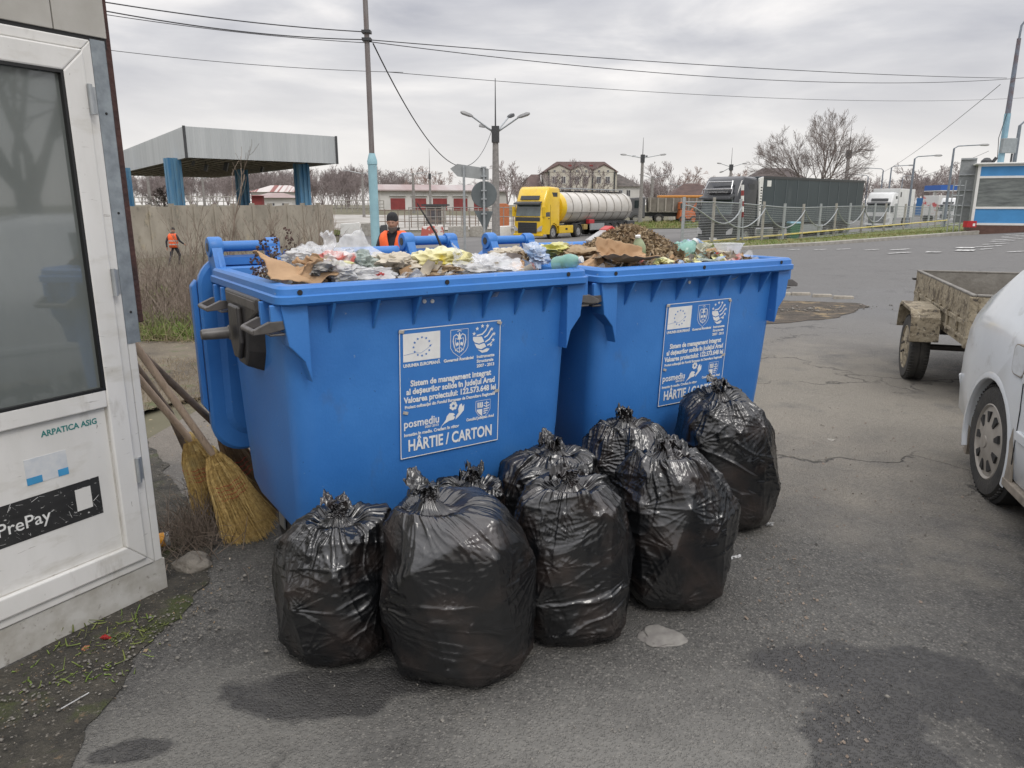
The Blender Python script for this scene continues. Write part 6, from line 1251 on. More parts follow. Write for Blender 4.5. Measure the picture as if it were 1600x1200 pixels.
for s_ in (-1, 1): m = MB(); m.tube([(TX0 + .7, s_ * .45, TZ + TR), (TX0 + .7, s_ * .45, TZ + TR + .22), (TX1 - .8, s_ * .45, TZ + TR + .22), (TX1 - .8, s_ * .45, TZ + TR)], .03, 6); m.build('handrail', M['steel'], tk)
for s_ in (-1, 1): m = MB(); m.tube([(TX0 + .5, s_ * (TR + .02), TZ - .35), (TX1 - .3, s_ * (TR + .02), TZ - .35)], .035, 6); m.build('side_line', mat('tank_band', (0, 0, 0)), tk)
m = MB(); m.b2(6.2, 14.4, -.7, .7, .92, 1.2); m.build('trailer_frame', M['dkgrey'], ty)
m = MB(); m.b2(7.0, 9.3, -1.22, -1.14, .55, 1.05); m.b2(7.08, 9.22, -1.23, -1.221, .62, .98); m.build('side_guard', M['steel'], ty)
m = MB(); m.b2(6.9, 7.7, -1.2, -.85, 1.02, 1.35); m.build('red_box', mat('red_locker', (.5, .03, .04), .5), ty, bevel=.05)
m = MB(); m.b2(6.2, 6.8, -1.1, -.8, .6, 1.0); m.build('valve', mat('brass_valve', (.35, .25, .08), .5), ty, bevel=.04)
for x in (10.2, 11.5, 12.8):
    for s_ in (-1, 1): twheel(ty, x, s_ * 1.03, .5, .38, s_); arch(ty, x, s_ * 1.03, M['dkgrey'], .6, .42)
m = MB(); m.b2(13.5, 14.9, -1.2, 1.2, .6, 1.15); m.build('rear_bumper', M['dkgrey'], ty, bevel=.05)
# black curtain-side lorry
loc, rz = placed(1143, 43.5, 49)
bl = thing('black_lorry', 'black articulated lorry with dark curtain-sided trailer behind the mesh fence', 'lorry', loc, rz)
cab(bl, M['blk'], 3.95, lights=True, grille=M['black'])
m = MB(); m.b2(2.9, 16.2, -1.27, 1.27, 1.25, 3.98); tr = m.build('trailer_body', M['curtain'], bl, bevel=.03)
for x in np.linspace(4.2, 15.2, 9): m = MB(); m.b2(x - .03, x + .03, -1.285, -1.27, 1.3, 3.85); m.build('curtain_seam', mat('curtain_seam', (.10, .12, .13), .4), tr)
m = MB(); m.b2(2.9, 16.2, -1.30, -1.271, 3.85, 4.0); m.build('top_rail', M['dkgrey'], tr)
m = MB(); m.b2(3.3, 3.75, -1.29, -1.272, 3.4, 3.75); m.build('white_mark', M['white'], tr)
m = MB(); m.prism([(2.38, 3.85), (2.85, 3.95), (2.80, 1.6), (2.7, 1.1), (2.66, 1.1)], -1.29, -1.2); m.build('air_deflector', M['white'], bl)
for z in np.linspace(2.0, 3.3, 9): m = MB(); m.b2(2.6, 2.78, -1.296, -1.291, z, z + .06); m.build('deflector_mark', M['black'], bl)
m = MB(); m.b2(2.3, 15.9, -.6, .6, .85, 1.25); m.build('chassis', M['dkgrey'], bl)
for x in (5.3,): 
    for s_ in (-1, 1): twheel(bl, x, s_ * 1.0, .51, .5, s_)
m = MB(); m.b2(2.6, 4.6, -1.2, -.7, .45, 1.0); m.build('fuel_tank', M['chrome'], bl, bevel=.08)
m = MB(); m.b2(6.8, 10.8, -1.22, -1.15, .55, 1.1); m.build('side_guard', M['steel'], bl)
for x in (11.5, 12.8, 14.1):
    for s_ in (-1, 1): twheel(bl, x, s_ * 1.03, .5, .38, s_)
# white rigid lorry
loc, rz = placed(1389, 76, 40)
wt = thing('white_lorry', 'white box lorry facing the camera behind the mesh fence', 'lorry', loc, rz)
cab(wt, M['wtruck'], 3.55, grille=M['dkgrey'], visor=M['dkgrey'])
m = MB(); m.b2(2.5, 9.2, -1.28, 1.28, 1.0, 3.95); bx_ = m.build('box_body', M['wtruck'], wt, bevel=.04); m = MB(); m.b2(2.9, 3.4, -1.29, -1.281, 3.1, 3.6); m.build('dark_mark', M['dkgrey'], bx_)
for x in (7.0, 8.2):
    for s_ in (-1, 1): twheel(wt, x, s_ * 1.0, .5, .4, s_)
# trucks at the far right
def boxtruck(px, D, ang, W_, L_, H, m_, label, cabm=None, name='lorry'):
    loc, rz = placed(px, D, ang); o = thing(name, label, 'lorry', loc, rz)
    if cabm: cab(o, cabm, 3.5)
    m = MB(); m.b2(2.5 if cabm else 0, L_, -1.27, 1.27, 1.0, H); m.build('box_body', m_, o, bevel=.04)
    for x in (L_ - 3, L_ - 1.7): 
        for s_ in (-1, 1): twheel(o, x, s_ * 1.03, .5, .4, s_)
    return o
boxtruck(1449, 132, 62, 2.5, 6, 4.0, mat('blue_box', (.04, .16, .38), .5), 'lorry with a blue box body, far right behind the fence')
boxtruck(1462, 124, 55, 2.5, 4, 4.2, mat('white_red_box', (.6, .6, .58), .5, (.5, .12, .12), .5, lo=.36, hi=.4), 'lorry with a white and red box body, far right behind the fence')
boxtruck(1489, 112, 58, 2.5, 12, 4.1, mat('grey_curtain', (.22, .21, .20), .6), 'white cab lorry with a grey curtained trailer, beside the booth', M['wtruck'])
q = PG(1464, 150); m = thing('blue_canopy', 'blue and white filling-station roof beyond the far lorries', 'canopy', q); z = at(1464, 289, 150).z - q.z; mm = MB(); mm.b2(0, 9, 0, 6, z - 1.0, z); mm.build('roof', mat('canopy_blue', (.03, .12, .42), .5), m)
mm = MB(); mm.b2(0, 9, -.05, 6.05, z - 1.15, z - 1.01); mm.build('trim', M['white'], m)
for x in (.6, 8.4): mm = MB(); mm.b2(x - .2, x + .2, 2.8, 3.2, 0, z - 1.1); mm.build('column', M['white'], m)
# dumper truck: seen from its side, cab to the left, behind the tanker
q = PG(985, 93); dt = thing('dumper_truck', 'muddy grey four-axle tipper truck parked behind the lamp post', 'lorry', q, R(-4))
M['tipper'] = mat('muddy_tipper_body', (.24, .22, .19), .8, (.16, .14, .12), 1, bump=.2)
m = MB(); m.loft([[(-.2, y, z) for y, z in ((-1.2, .6), (1.2, .6), (1.2, 3.0), (-1.2, 3.0))], [(1.6, y, z) for y, z in ((-1.22, .6), (1.22, .6), (1.22, 3.1), (-1.22, 3.1))]]); cb = m.build('cab', mat('dirty_dark_cab', (.12, .12, .125), .6), dt, bevel=.1)
m = MB(); m.b2(.3, 1.2, -1.235, -1.215, 1.8, 2.7); m.build('side_window', M['glass'], cb)
m = MB(); m.loft([[(2.0, -1.15, 1.35), (8.6, -1.15, 1.35), (8.6, 1.15, 1.35), (2.0, 1.15, 1.35)], [(1.9, -1.25, 3.05), (9.0, -1.25, 2.95), (9.0, 1.25, 2.95), (1.9, 1.25, 3.05)]]); td = m.build('tipper_body', M['tipper'], dt)
for x in np.linspace(2.2, 8.6, 8): m = MB(); m.prism([(x - .09, 1.4), (x + .09, 1.4), (x + .09, 3.0), (x - .09, 3.0)], -1.34, -1.16, 'Y'); m.build('body_rib', mat('pale_rib', (.34, .31, .27), .8), td)
m = MB(); m.b2(3.2, 8.6, -1.0, 1.0, 3.0, 3.3); m.build('load_cover', mat('orange_sheet', (.55, .24, .05), .7), td, bevel=.1)
m = MB(); m.b2(1.4, 8.8, -.5, .5, .8, 1.3); m.build('chassis', M['dkgrey'], dt)
for x in (.5, 3.3, 6.2, 7.6):
    for s_ in (-1, 1): twheel(dt, x, s_ * 1.02, .52, .38, s_, M['conc']); arch(dt, x, s_ * 1.02, M['dkgrey'], .62, .4)
q = PG(1066, 91); ld = thing('orange_loader', 'orange excavator with a dark bucket, right behind the tipper truck', 'digger', q, 0); M['org'] = mat('orange_machine_paint', (.52, .13, .03), .6, (.32, .09, .03), 2)
m = MB(); m.loft([[(-.6, -.9, .5), (1.5, -.9, .5), (1.5, .9, .5), (-.6, .9, .5)], [(-.5, -.8, 1.6), (1.3, -.8, 1.4), (1.3, .8, 1.4), (-.5, .8, 1.6)]]); m.build('body', M['org'], ld, bevel=.1)
m = MB(); m.b2(-.6, .3, -.7, .3, 1.62, 2.5); m.build('operator_cab', M['org'], ld, bevel=.06); m = MB(); m.b2(-.5, .2, -.715, -.695, 1.75, 2.35); m.build('cab_window', M['glass'], ld)
m = MB(); m.tube([(.8, -.5, 1.3), (1.5, -.5, 2.4), (2.2, -.5, 1.7), (2.0, -.5, .9)], [.16, .15, .13, .1], 6); m.build('boom', M['org'], ld)
m = MB(); m.prism([(1.2, .1), (2.4, .1), (2.6, .9), (1.9, 1.0), (1.4, .8)], -1.1, -.1); m.build('bucket', M['black'], ld, bevel=.03)
for x in (-.2, 1.1): twheel(ld, x, -.9, .45, .35, -1, M['org']); twheel(ld, x, .9, .45, .35, 1, M['org'])
# ================================================================ bare trees, brush
M['bark'] = mat('grey_brown_bark', (.13, .105, .085), .9, (.08, .065, .055), 5, stretch=(1, 1, .3))
M['twig'] = mat('grey_brown_twigs', (.125, .10, .09), .9, (.09, .07, .065), 2)
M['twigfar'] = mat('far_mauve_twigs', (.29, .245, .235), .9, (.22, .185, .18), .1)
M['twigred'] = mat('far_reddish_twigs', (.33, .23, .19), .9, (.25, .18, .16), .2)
def bare_tree(seed, H, spread, levels=5, stems=3, split=.3, kids_=(5, 4, 4, 3, 3), r0=.28, rt=.012, up=.35, ang=(22, 48), segs=5, ratio=.62):
    rnd = random.Random(seed); tr, cr = [], []
    def grow(p, d, L_, r, lv):
        pts = [p.copy()]; rs = [r]; q = p.copy(); dd = d.copy(); n = segs if lv < 3 else 3
        for i in range(n):
            dd = (dd + Vector((rnd.gauss(0, .10), rnd.gauss(0, .10), rnd.gauss(0, .06) + up * .16))).normalized(); q = q + dd * (L_ / n); pts.append(q.copy()); rs.append(max(rt, r * (1 - .62 * (i + 1) / n)))
        (tr if lv <= 1 else cr).append((pts, rs, lv))
        if lv < levels:
            k = kids_[lv]
            for j in range(k):
                t = .30 + .68 * (j + rnd.random() * .8) / k; i = min(n - 1, int(t * n)); f = t * n - i; b = pts[i].lerp(pts[i + 1], min(1, f)); base = (pts[i + 1] - pts[i]).normalized()
                a = R(rnd.uniform(*ang)); az = rnd.uniform(0, 2 * math.pi); o = base.orthogonal().normalized(); o = Matrix.Rotation(az, 3, base) @ o
                nd = (base * math.cos(a) + o * math.sin(a)).normalized(); grow(b, nd, L_ * ratio * rnd.uniform(.75, 1.15) * (1.15 - .4 * t), max(rt, rs[i] * .55), lv + 1)
    p = Vector((0, 0, 0)); trunk = [Vector((0, 0, -.3)), Vector((rnd.gauss(0, .05), 0, H * split))]; tr.append((trunk, [r0 * 1.25, r0], 0))
    for s in range(stems):
        az = 2 * math.pi * (s + rnd.random() * .5) / stems; t = R(rnd.uniform(10, 30)) * spread if stems > 1 else .05
        grow(trunk[1] - Vector((0, 0, .1 * s)), Vector((math.sin(t) * math.cos(az), math.sin(t) * math.sin(az), math.cos(t))), H * (1 - split) * rnd.uniform(.72, .9), r0 * .72, 0)
    def build(lst, nn): 
        m = MB()
        for pts, rs, lv in lst: m.tube(pts, rs, 7 if lv < 1 else (5 if lv < 2 else 3), cap=False)
        return m
    return build(tr, 7), build(cr, 3)
def tree_at(px, D, mbs, label, scale=1, rz=0, mt=None, mc=None, name='bare_tree', group=None):
    p = PG(px, D); o = thing(name, label, 'tree', p, rz, group); a, b = mbs; A = a.build('trunk', mt or M['bark'], o, fix=False); B = b.build('crown', mc or M['twig'], o, fix=False); o.scale = (scale,) * 3; return o
big_t = bare_tree(14, 13.4, 1.75, 4, 5, .20, (8, 6, 5, 5, 3), .24, .011, .34, (18, 46), ratio=.60)
tree_at(1268, 80, big_t, 'big spreading bare tree rising behind the black lorry trailer', .76, 2.1, mt=mat('pale_bark', (.20, .17, .15), .9, (.13, .11, .10), 3), mc=mat('pale_twigs', (.22, .185, .17), .9, (.15, .125, .115), 2))
tm_ = [bare_tree(30 + i, 8, 1.1, 4, 3, .2, (5, 4, 4, 3), .16, .022, .3, ratio=.6) for i in range(3)]
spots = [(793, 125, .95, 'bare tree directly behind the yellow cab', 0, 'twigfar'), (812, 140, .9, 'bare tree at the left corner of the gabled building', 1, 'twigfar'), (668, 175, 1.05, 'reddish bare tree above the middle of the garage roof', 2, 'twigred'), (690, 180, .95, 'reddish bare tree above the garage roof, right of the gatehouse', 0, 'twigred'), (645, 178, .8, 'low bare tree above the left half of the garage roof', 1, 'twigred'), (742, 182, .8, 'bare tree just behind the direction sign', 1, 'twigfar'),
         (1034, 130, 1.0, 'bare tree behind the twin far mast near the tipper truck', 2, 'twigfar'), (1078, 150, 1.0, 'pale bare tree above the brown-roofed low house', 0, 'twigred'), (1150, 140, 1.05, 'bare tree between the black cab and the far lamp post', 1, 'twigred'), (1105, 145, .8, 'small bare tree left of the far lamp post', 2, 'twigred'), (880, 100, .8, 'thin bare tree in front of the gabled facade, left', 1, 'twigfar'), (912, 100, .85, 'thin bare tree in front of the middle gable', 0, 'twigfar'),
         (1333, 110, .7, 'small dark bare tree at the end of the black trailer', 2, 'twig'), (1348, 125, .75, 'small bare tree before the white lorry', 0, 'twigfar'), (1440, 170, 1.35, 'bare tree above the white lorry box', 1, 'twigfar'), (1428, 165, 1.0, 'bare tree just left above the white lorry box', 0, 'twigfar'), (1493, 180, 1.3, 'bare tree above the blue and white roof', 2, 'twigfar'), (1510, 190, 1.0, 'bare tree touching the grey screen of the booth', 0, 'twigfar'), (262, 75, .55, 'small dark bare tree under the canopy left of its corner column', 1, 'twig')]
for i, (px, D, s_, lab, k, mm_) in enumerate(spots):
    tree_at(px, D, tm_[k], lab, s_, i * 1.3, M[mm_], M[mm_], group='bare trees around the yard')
for i, (x, y, s_) in enumerate([(16, 1.5, 1.0), (19, -2, 1.15), (22, 4.5, 1.1), (27, .5, 1.2), (31, 6, 1.1), (24, -6, 1.1)]):      # trees beside the road, right of the picture: the kiosk window mirrors them
    a_, b_ = tm_[i % 3]; o = thing('bare_tree', ['first', 'second', 'third', 'fourth', 'fifth', 'sixth'][i] + ' roadside bare tree reflected in the kiosk window', 'tree', (x, y, gz(x, y)), i, 'bare trees around the yard'); a_.build('trunk', M['bark'], o, fix=False); b_.build('crown', M['twig'], o, fix=False); o.scale = (s_,) * 3
# woodland on the skyline: nobody could count it
T_ = []
for i in range(4):
    a, b = bare_tree(60 + i, 9, 1.2, 3, 4, .1, (6, 6, 5), .10, .020, .25, (18, 50), segs=4, ratio=.55); o_ = len(a.v); T_.append((np.array(a.v + b.v), [f for f in a.f] + [tuple(j + o_ for j in f) for f in b.f]))
def wood(name, label, n, pxr, Dr, sc, m, seed):
    rng = np.random.default_rng(seed); V = []; F = []; off = 0
    for i in range(n):
        tv, tf = T_[rng.integers(4)]; px = rng.uniform(*pxr); D = rng.uniform(*Dr); p = PG(px, D); q = rng.uniform(0, 6.28); s_ = rng.uniform(*sc) * D / 200
        c, s2 = math.cos(q) * s_, math.sin(q) * s_; v = np.stack([tv[:, 0] * c - tv[:, 1] * s2 + p.x, tv[:, 0] * s2 + tv[:, 1] * c + p.y, tv[:, 2] * s_ + p.z], -1); V.append(v); F.append(np.array(tf) + off); off += len(v)
    return tag(npmesh(name, np.concatenate(V), np.concatenate(F), m, smooth=False), label, 'woodland', kind='stuff')
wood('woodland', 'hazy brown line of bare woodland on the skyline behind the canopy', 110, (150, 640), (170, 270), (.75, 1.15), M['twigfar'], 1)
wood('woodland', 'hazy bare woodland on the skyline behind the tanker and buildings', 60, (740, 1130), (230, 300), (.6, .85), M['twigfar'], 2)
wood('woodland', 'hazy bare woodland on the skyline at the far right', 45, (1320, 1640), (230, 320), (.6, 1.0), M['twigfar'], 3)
# dry brush and litter on the rough ground at the left
def region(pxa, pxb, Da, Db, pw=1.0):
    def fn(rng, n):
        D = Da + (Db - Da) * rng.uniform(0, 1, n) ** pw; px = rng.uniform(pxa, pxb, n); c = D * math.cos(PITCH) + .35; return np.stack([(px - 800) / FPX * c, D], -1)
    return fn
def stems(name, n, fn, hr, wr, lean, m, label, seed, cat='brush', curl=.3, floor=0):
    rng = np.random.default_rng(seed); XY = fn(rng, n); X, Y = XY[:, 0], XY[:, 1]; Z = GZ(X, Y) + (rng.uniform(0, floor, n) if floor else 0); H = rng.uniform(*hr, n); K = 6
    az = rng.uniform(0, 6.28, n); le = np.abs(rng.normal(0, lean, n)); d = np.stack([np.cos(az) * np.sin(le), np.sin(az) * np.sin(le), np.cos(le)], -1); bend = rng.normal(0, curl, (n, 3)); bend[:, 2] *= .4
    w = rng.uniform(*wr, n); P = []
    for k in range(K):
        t = k / (K - 1); P.append(np.stack([X, Y, Z], -1) + d * (H * t)[:, None] + bend * (H * t * t)[:, None])
    P = np.stack(P, 1); P[..., 2] = np.maximum(P[..., 2], (GZ(X, Y) + .01)[:, None])
    a = rng.uniform(0, 6.28, n); D1 = np.stack([np.cos(a), np.sin(a), a * 0], -1)[:, None] * (w[:, None] * np.linspace(1, .4, K)[None])[..., None]; D2 = np.stack([-np.sin(a) * .5, np.cos(a) * .5, a * 0 + .8], -1)[:, None] * (w[:, None] * np.linspace(1, .4, K)[None])[..., None]
    Q = np.stack([P - D1, P + D1, P + D2], 2).reshape(n, K * 3, 3); o = np.arange(n)[:, None] * (K * 3); F = []
    for k in range(K - 1):
        for (i, j) in ((0, 1), (1, 2), (2, 0)): F.append(o + np.array([3 * k + i, 3 * k + j, 3 * k + 3 + j, 3 * k + 3 + i]))
    return tag(npmesh(name, Q.reshape(-1, 3), np.concatenate(F), m, smooth=False), label, cat, kind='stuff')
def mound(fn_z): pass
stems('dry_brush', 3600, region(196, 525, 13, 37, 1.1), (.3, 1.0), (.004, .010), .75, M['dry2'], 'tangle of dry brown brush in front of the concrete wall', 2, curl=.35)
stems('dry_brush', 2600, region(196, 400, 9.6, 16, 1.0), (.25, .75), (.003, .007), 1.05, M['dry2'], 'heap of cut dry twigs on the rough ground left of the container', 3, curl=.3, floor=.12)
stems('straw_litter', 7000, region(190, 420, 9.0, 17, 1.0), (.06, .26), (.003, .006), 1.4, M['straw'], 'flattened straw and dead grass on the rough ground', 4, 'straw', floor=.05)
stems('straw_litter', 1600, region(215, 330, 5.6, 7.8, 1.0), (.03, .10), (.0012, .003), 1.5, M['straw'], 'scattered straw on the asphalt behind the brooms', 5, 'straw', floor=.01)
stems('green_weeds', 3800, region(215, 318, 9.2, 11.6, 1.0), (.05, .22), (.006, .013), .8, M['gblade2'], 'bright green weeds at the edge of the asphalt by the container lid', 6, 'weeds', curl=.6)
stems('green_weeds', 1500, region(205, 262, 14, 18, 1.0), (.08, .28), (.008, .018), .8, M['gblade2'], 'green weed patch beside the far worker', 7, 'weeds', curl=.6)
stems('twig_litter', 900, lambda rng, n: np.stack([rng.normal(-1.52, .10, n), rng.normal(3.32, .13, n)], -1), (.05, .20), (.0012, .003), 1.35, M['dry2'], 'small heap of swept twigs under the brooms', 8, 'twigs', floor=.07)
stems('green_weeds', 150, lambda rng, n: np.stack([rng.normal(-1.50, .05, n) + rng.choice([0, -.14, .1], n), rng.normal(2.42, .04, n) + rng.choice([0, -.2, .12], n)], -1), (.01, .035), (.003, .006), .9, M['gblade2'], 'tiny green weeds at the foot of the kiosk', 9, 'weeds', curl=.7)
stems('green_weeds', 90, lambda rng, n: np.stack([rng.normal(-1.62, .10, n), rng.normal(1.62, .08, n)], -1), (.015, .06), (.0015, .003), .9, M['gblade2'], 'sparse grass at the lower left corner of the kiosk dirt', 10, 'weeds', curl=.7)
def weed(px, D, H, seed, label, n=5, m=None, seeds=False, levels=2, spread=1.0):
    a, b = bare_tree(seed, H, spread, levels, n, .02, (5, 4, 3), .012 * H, .0045, .5, (14, 34), segs=5, ratio=.45); p = PG(px, D); o = thing('dry_weed', label, 'dry weed', p, 0, 'leafless weeds and saplings by the wall')
    a._add([Vector(q) for q in b.v], b.f); a.build('stem', m or M['dry2'], o, fix=False); return o
weed(497, 33, 2.5, 5, 'bare bush against the right end of the concrete wall', 8, spread=1.8)
weed(425, 31, 2.6, 6, 'bare twiggy bush in front of the middle of the wall', 6, spread=1.4)
weed(303, 26, 2.6, 7, 'tall thin sapling near the far worker', 3)
weed(345, 19, 3.6, 8, 'tallest bare sapling crossing the canopy, behind the container lid', 1)
weed(322, 28, 2.4, 9, 'slender dry weed right of the far worker', 3)
weed(398, 27, 2.4, 10, 'dry weed halfway between the tall sapling and the twiggy bush', 3)
weed(364, 30, 2.2, 11, 'short dry weed right of the tallest sapling', 4)
# stones and scraps on the dirt by the kiosk
M['pebble'] = mat('grey_pebbles', (.24, .225, .20), .9, (.13, .12, .105), 30)
def scatter(name, n, cx, cy, sx_, sy_, r, seed, label, rot=0):
    rng = np.random.default_rng(seed); V = []; F = []; ico = [(0, 0, 1), (.9, 0, .3), (.28, .85, .3), (-.72, .53, .3), (-.72, -.53, .3), (.28, -.85, .3), (0, 0, -.6)]; fa = [(0, 1, 2), (0, 2, 3), (0, 3, 4), (0, 4, 5), (0, 5, 1), (6, 2, 1), (6, 3, 2), (6, 4, 3), (6, 5, 4), (6, 1, 5)]
    for i in range(n):
        a, b = rng.normal(0, sx_), rng.normal(0, sy_); x = cx + a * math.cos(rot) - b * math.sin(rot); y = cy + a * math.sin(rot) + b * math.cos(rot); s_ = r * rng.lognormal(0, .45); z = gz(x, y); q = rng.uniform(0, 6.28); j = rng.uniform(.7, 1.3, (7, 3))
        o = len(V)
        for k, (a_, b_, c_) in enumerate(ico): V.append((x + s_ * (a_ * math.cos(q) - b_ * math.sin(q)) * j[k][0], y + s_ * (a_ * math.sin(q) + b_ * math.cos(q)) * j[k][1], z + .012 + s_ * c_ * .6 * j[k][2]))
        F += [tuple(o + t for t in f) for f in fa]
    return tag(npmesh(name, V, F, M['pebble'], smooth=False), label, 'gravel', kind='stuff')
scatter('gravel', 520, -1.52, 2.15, .09, .42, .0042, 3, 'loose gravel in the dirt along the foot of the kiosk', R(-30))
scatter('gravel', 160, -1.2, 2.62, .12, .16, .0045, 4, 'loose gravel between the kiosk corner and the brooms')
scatter('gravel', 260, .6, 1.9, 1.0, .5, .0035, 5, 'fine grit scattered over the near asphalt')
scatter('gravel', 220, gr(1262, 480)[0], gr(1262, 480)[1], .5, .2, .012, 6, 'broken rubble on the dirt patch in the road')
# ================================================================ people
M['skin'] = mat('weathered_skin', (.50, .29, .21), .6, (.38, .21, .15), 20)
M['cloth'] = mat('dark_work_clothes', (.022, .024, .032), .9, (.04, .04, .05), 12)
M['vest'] = mat('orange_hi_vis', (.90, .14, .03), .7, (.75, .10, .02), 6)
M['strip'] = mat('reflective_strip', (.45, .45, .43), .3)
M['beanie'] = mat('black_knit_hat', (.018, .018, .02), .95, (.03, .03, .032), 60, bump=.4, bscale=150)
M['boot'] = mat('dark_boots', (.02, .018, .016), .6)
M['beard'] = mat('grey_beard', (.16, .13, .115), .9)
def person(label, loc, rz, H, pose, kind='near', name='person'):
    r0 = thing(name, label, 'person', loc, rz); k = H / 1.75
    # joints: x right, -y forward
    J = {'pelvis': ((0, 0, .95), .125), 'belly': ((0, -.01, 1.10), .135), 'chest': ((0, 0, 1.30), .145), 'neckb': ((0, 0, 1.45), .075), 'neck': ((0, -.015, 1.52), .055)}
    E = [('pelvis', 'belly'), ('belly', 'chest'), ('chest', 'neckb'), ('neckb', 'neck')]
    for s, n in ((-1, 'r'), (1, 'l')):
        P = pose[n]
        J['sh' + n] = ((s * .19, .0, 1.41), .068); J['el' + n] = (P['el'], .050); J['wr' + n] = (P['wr'], .034)
        J['hip' + n] = ((s * .095, 0, .90), .095); J['kn' + n] = (P['kn'], .064); J['an' + n] = (P['an'], .044)
        a = Vector(P['an']); J['toe' + n] = (tuple(a + Vector((s * .02, -.17, -.045))), .038); J['heel' + n] = (tuple(a + Vector((0, .04, -.05))), .038)
        E += [('chest', 'sh' + n), ('sh' + n, 'el' + n), ('el' + n, 'wr' + n), ('pelvis', 'hip' + n), ('hip' + n, 'kn' + n), ('kn' + n, 'an' + n), ('an' + n, 'toe' + n), ('an' + n, 'heel' + n)]
        w = Vector(P['wr']); d = (w - Vector(P['el'])).normalized(); sd = d.cross(Vector((0, 1, 0))).normalized() if abs(d.y) < .9 else Vector((1, 0, 0)); sd = Vector((0, -1, 0)) - d * Vector((0, -1, 0)).dot(d); sd.normalize(); cu = Vector((-s, 0, 0)); cu = cu - d * cu.dot(d); cu.normalize()
        J['palm' + n] = (tuple(w + d * .065), .030); E.append(('wr' + n, 'palm' + n))
        for f in range(4):
            b = w + d * .095 + sd * (.030 - .020 * f); L_ = (.066, .075, .070, .055)[f]; m1 = b + d * L_ * .5 + cu * .006; m2 = b + d * L_ * .85 + cu * .026
            J[f'f{f}a' + n] = (tuple(b), .0095); J[f'f{f}b' + n] = (tuple(m1), .0085); J[f'f{f}c' + n] = (tuple(m2), .0075); E += [('palm' + n, f'f{f}a' + n), (f'f{f}a' + n, f'f{f}b' + n), (f'f{f}b' + n, f'f{f}c' + n)]
        t1 = w + d * .045 + sd * .040 + cu * .01; t2 = w + d * .085 + sd * .055 + cu * .02; J['ta' + n] = (tuple(t1), .0105); J['tb' + n] = (tuple(t2), .009); E += [('wr' + n, 'ta' + n), ('ta' + n, 'tb' + n)]
    names = list(J); me = bpy.data.meshes.new('body'); me.from_pydata([Vector(J[n][0]) * k for n in names], [(names.index(a), names.index(b)) for a, b in E], [])
    o = bpy.data.objects.new('body', me); COL.objects.link(o); sk = o.modifiers.new('s', 'SKIN')
    for i, n in enumerate(names): v = me.skin_vertices[0].data[i]; r = J[n][1] * k; v.radius = (r * (1.18 if n in ('chest', 'belly', 'pelvis') else 1), r); v.use_root = (n == 'pelvis')
    ss = o.modifiers.new('u', 'SUBSURF'); ss.levels = ss.render_levels = 2; bpy.context.view_layer.update()
    me2 = bpy.data.meshes.new_from_object(o.evaluated_get(bpy.context.evaluated_depsgraph_get())); bpy.data.objects.remove(o)
    bm = bmesh.new(); bm.from_mesh(me2)
    hc = Vector(pose.get('head', (0, -.045, 1.635))) * k; tilt = Matrix.Rotation(pose.get('nod', .1), 3, 'X') @ Matrix.Rotation(pose.get('turn', 0), 3, 'Z')
    res = bmesh.ops.create_uvsphere(bm, u_segments=36, v_segments=28, radius=1); hv = res['verts']
    for v in hv:
        x, y, z = v.co; fy = max(0, -y)
        w = 1 - .20 * max(0, -z) ** 1.4; X, Y, Z = x * .078 * w, y * .097 * (1 - .10 * max(0, -z) ** 2), z * .122
        if y < 0:
            Y += fy * .006; g = lambda cx, cz, sx, sz: math.exp(-((x - cx) / sx) ** 2 - ((z - cz) / sz) ** 2)
            Y -= .026 * g(0, -.12, .16, .15) * fy; Y -= .014 * g(0, .06, .10, .22) * fy; Y += .010 * (g(-.38, .10, .2, .11) + g(.38, .10, .2, .11)); Y -= .008 * g(0, .27, .8, .09); Y -= .009 * g(0, -.44, .28, .06); Y += .005 * g(0, -.37, .3, .03); Y -= .010 * g(0, -.75, .3, .2); Y -= .005 * (g(-.55, -.15, .2, .15) + g(.55, -.15, .2, .15))
        v.co = tilt @ (Vector((X, Y, Z)) * k) + hc
    nh = {v.index for v in hv}
    for f in bm.faces: f.smooth = True
    bm.to_mesh(me2); hidx = set()
    bm.free(); me2.materials.clear()
    for m_ in (M['cloth'], M['skin'], M['boot']): me2.materials.append(m_)
    wr = [Vector(J['wr' + n][0]) * k for n in 'rl']; an = [Vector(J['an' + n][0]) * k for n in 'rl']; elr = [Vector(J['el' + n][0]) * k for n in 'rl']
    for f in me2.polygons:
        c = f.center; f.material_index = 0
        if (c - hc).length < .15 * k and c.z > 1.50 * k * 1: f.material_index = 1
        for w_, e_ in zip(wr, elr):
            if (c - w_).dot((w_ - e_).normalized()) > .01 and (c - w_).length < .25: f.material_index = 1
        for a_ in an:
            if (c - a_).length < .2 * k and c.z < a_.z + .02: f.material_index = 2
    b = bpy.data.objects.new('body', me2); COL.objects.link(b); b.parent = r0
    hm = MB(); hm.M = Matrix.Translation(hc) @ tilt.to_4x4()
    hm.lathe([(.080 * k, .018 * k), (.0835 * k, .022 * k), (.0835 * k, .055 * k), (.080 * k, .060 * k), (.074 * k, .095 * k), (.055 * k, .122 * k), (.028 * k, .137 * k), (0, .141 * k)], (0, .012, 0), 'Z', 28, 1, 1.2); hm.build('knit_hat', M['beanie'], r0, True)
    hm = MB(); hm.M = Matrix.Translation(hc) @ tilt.to_4x4(); n_ = 18
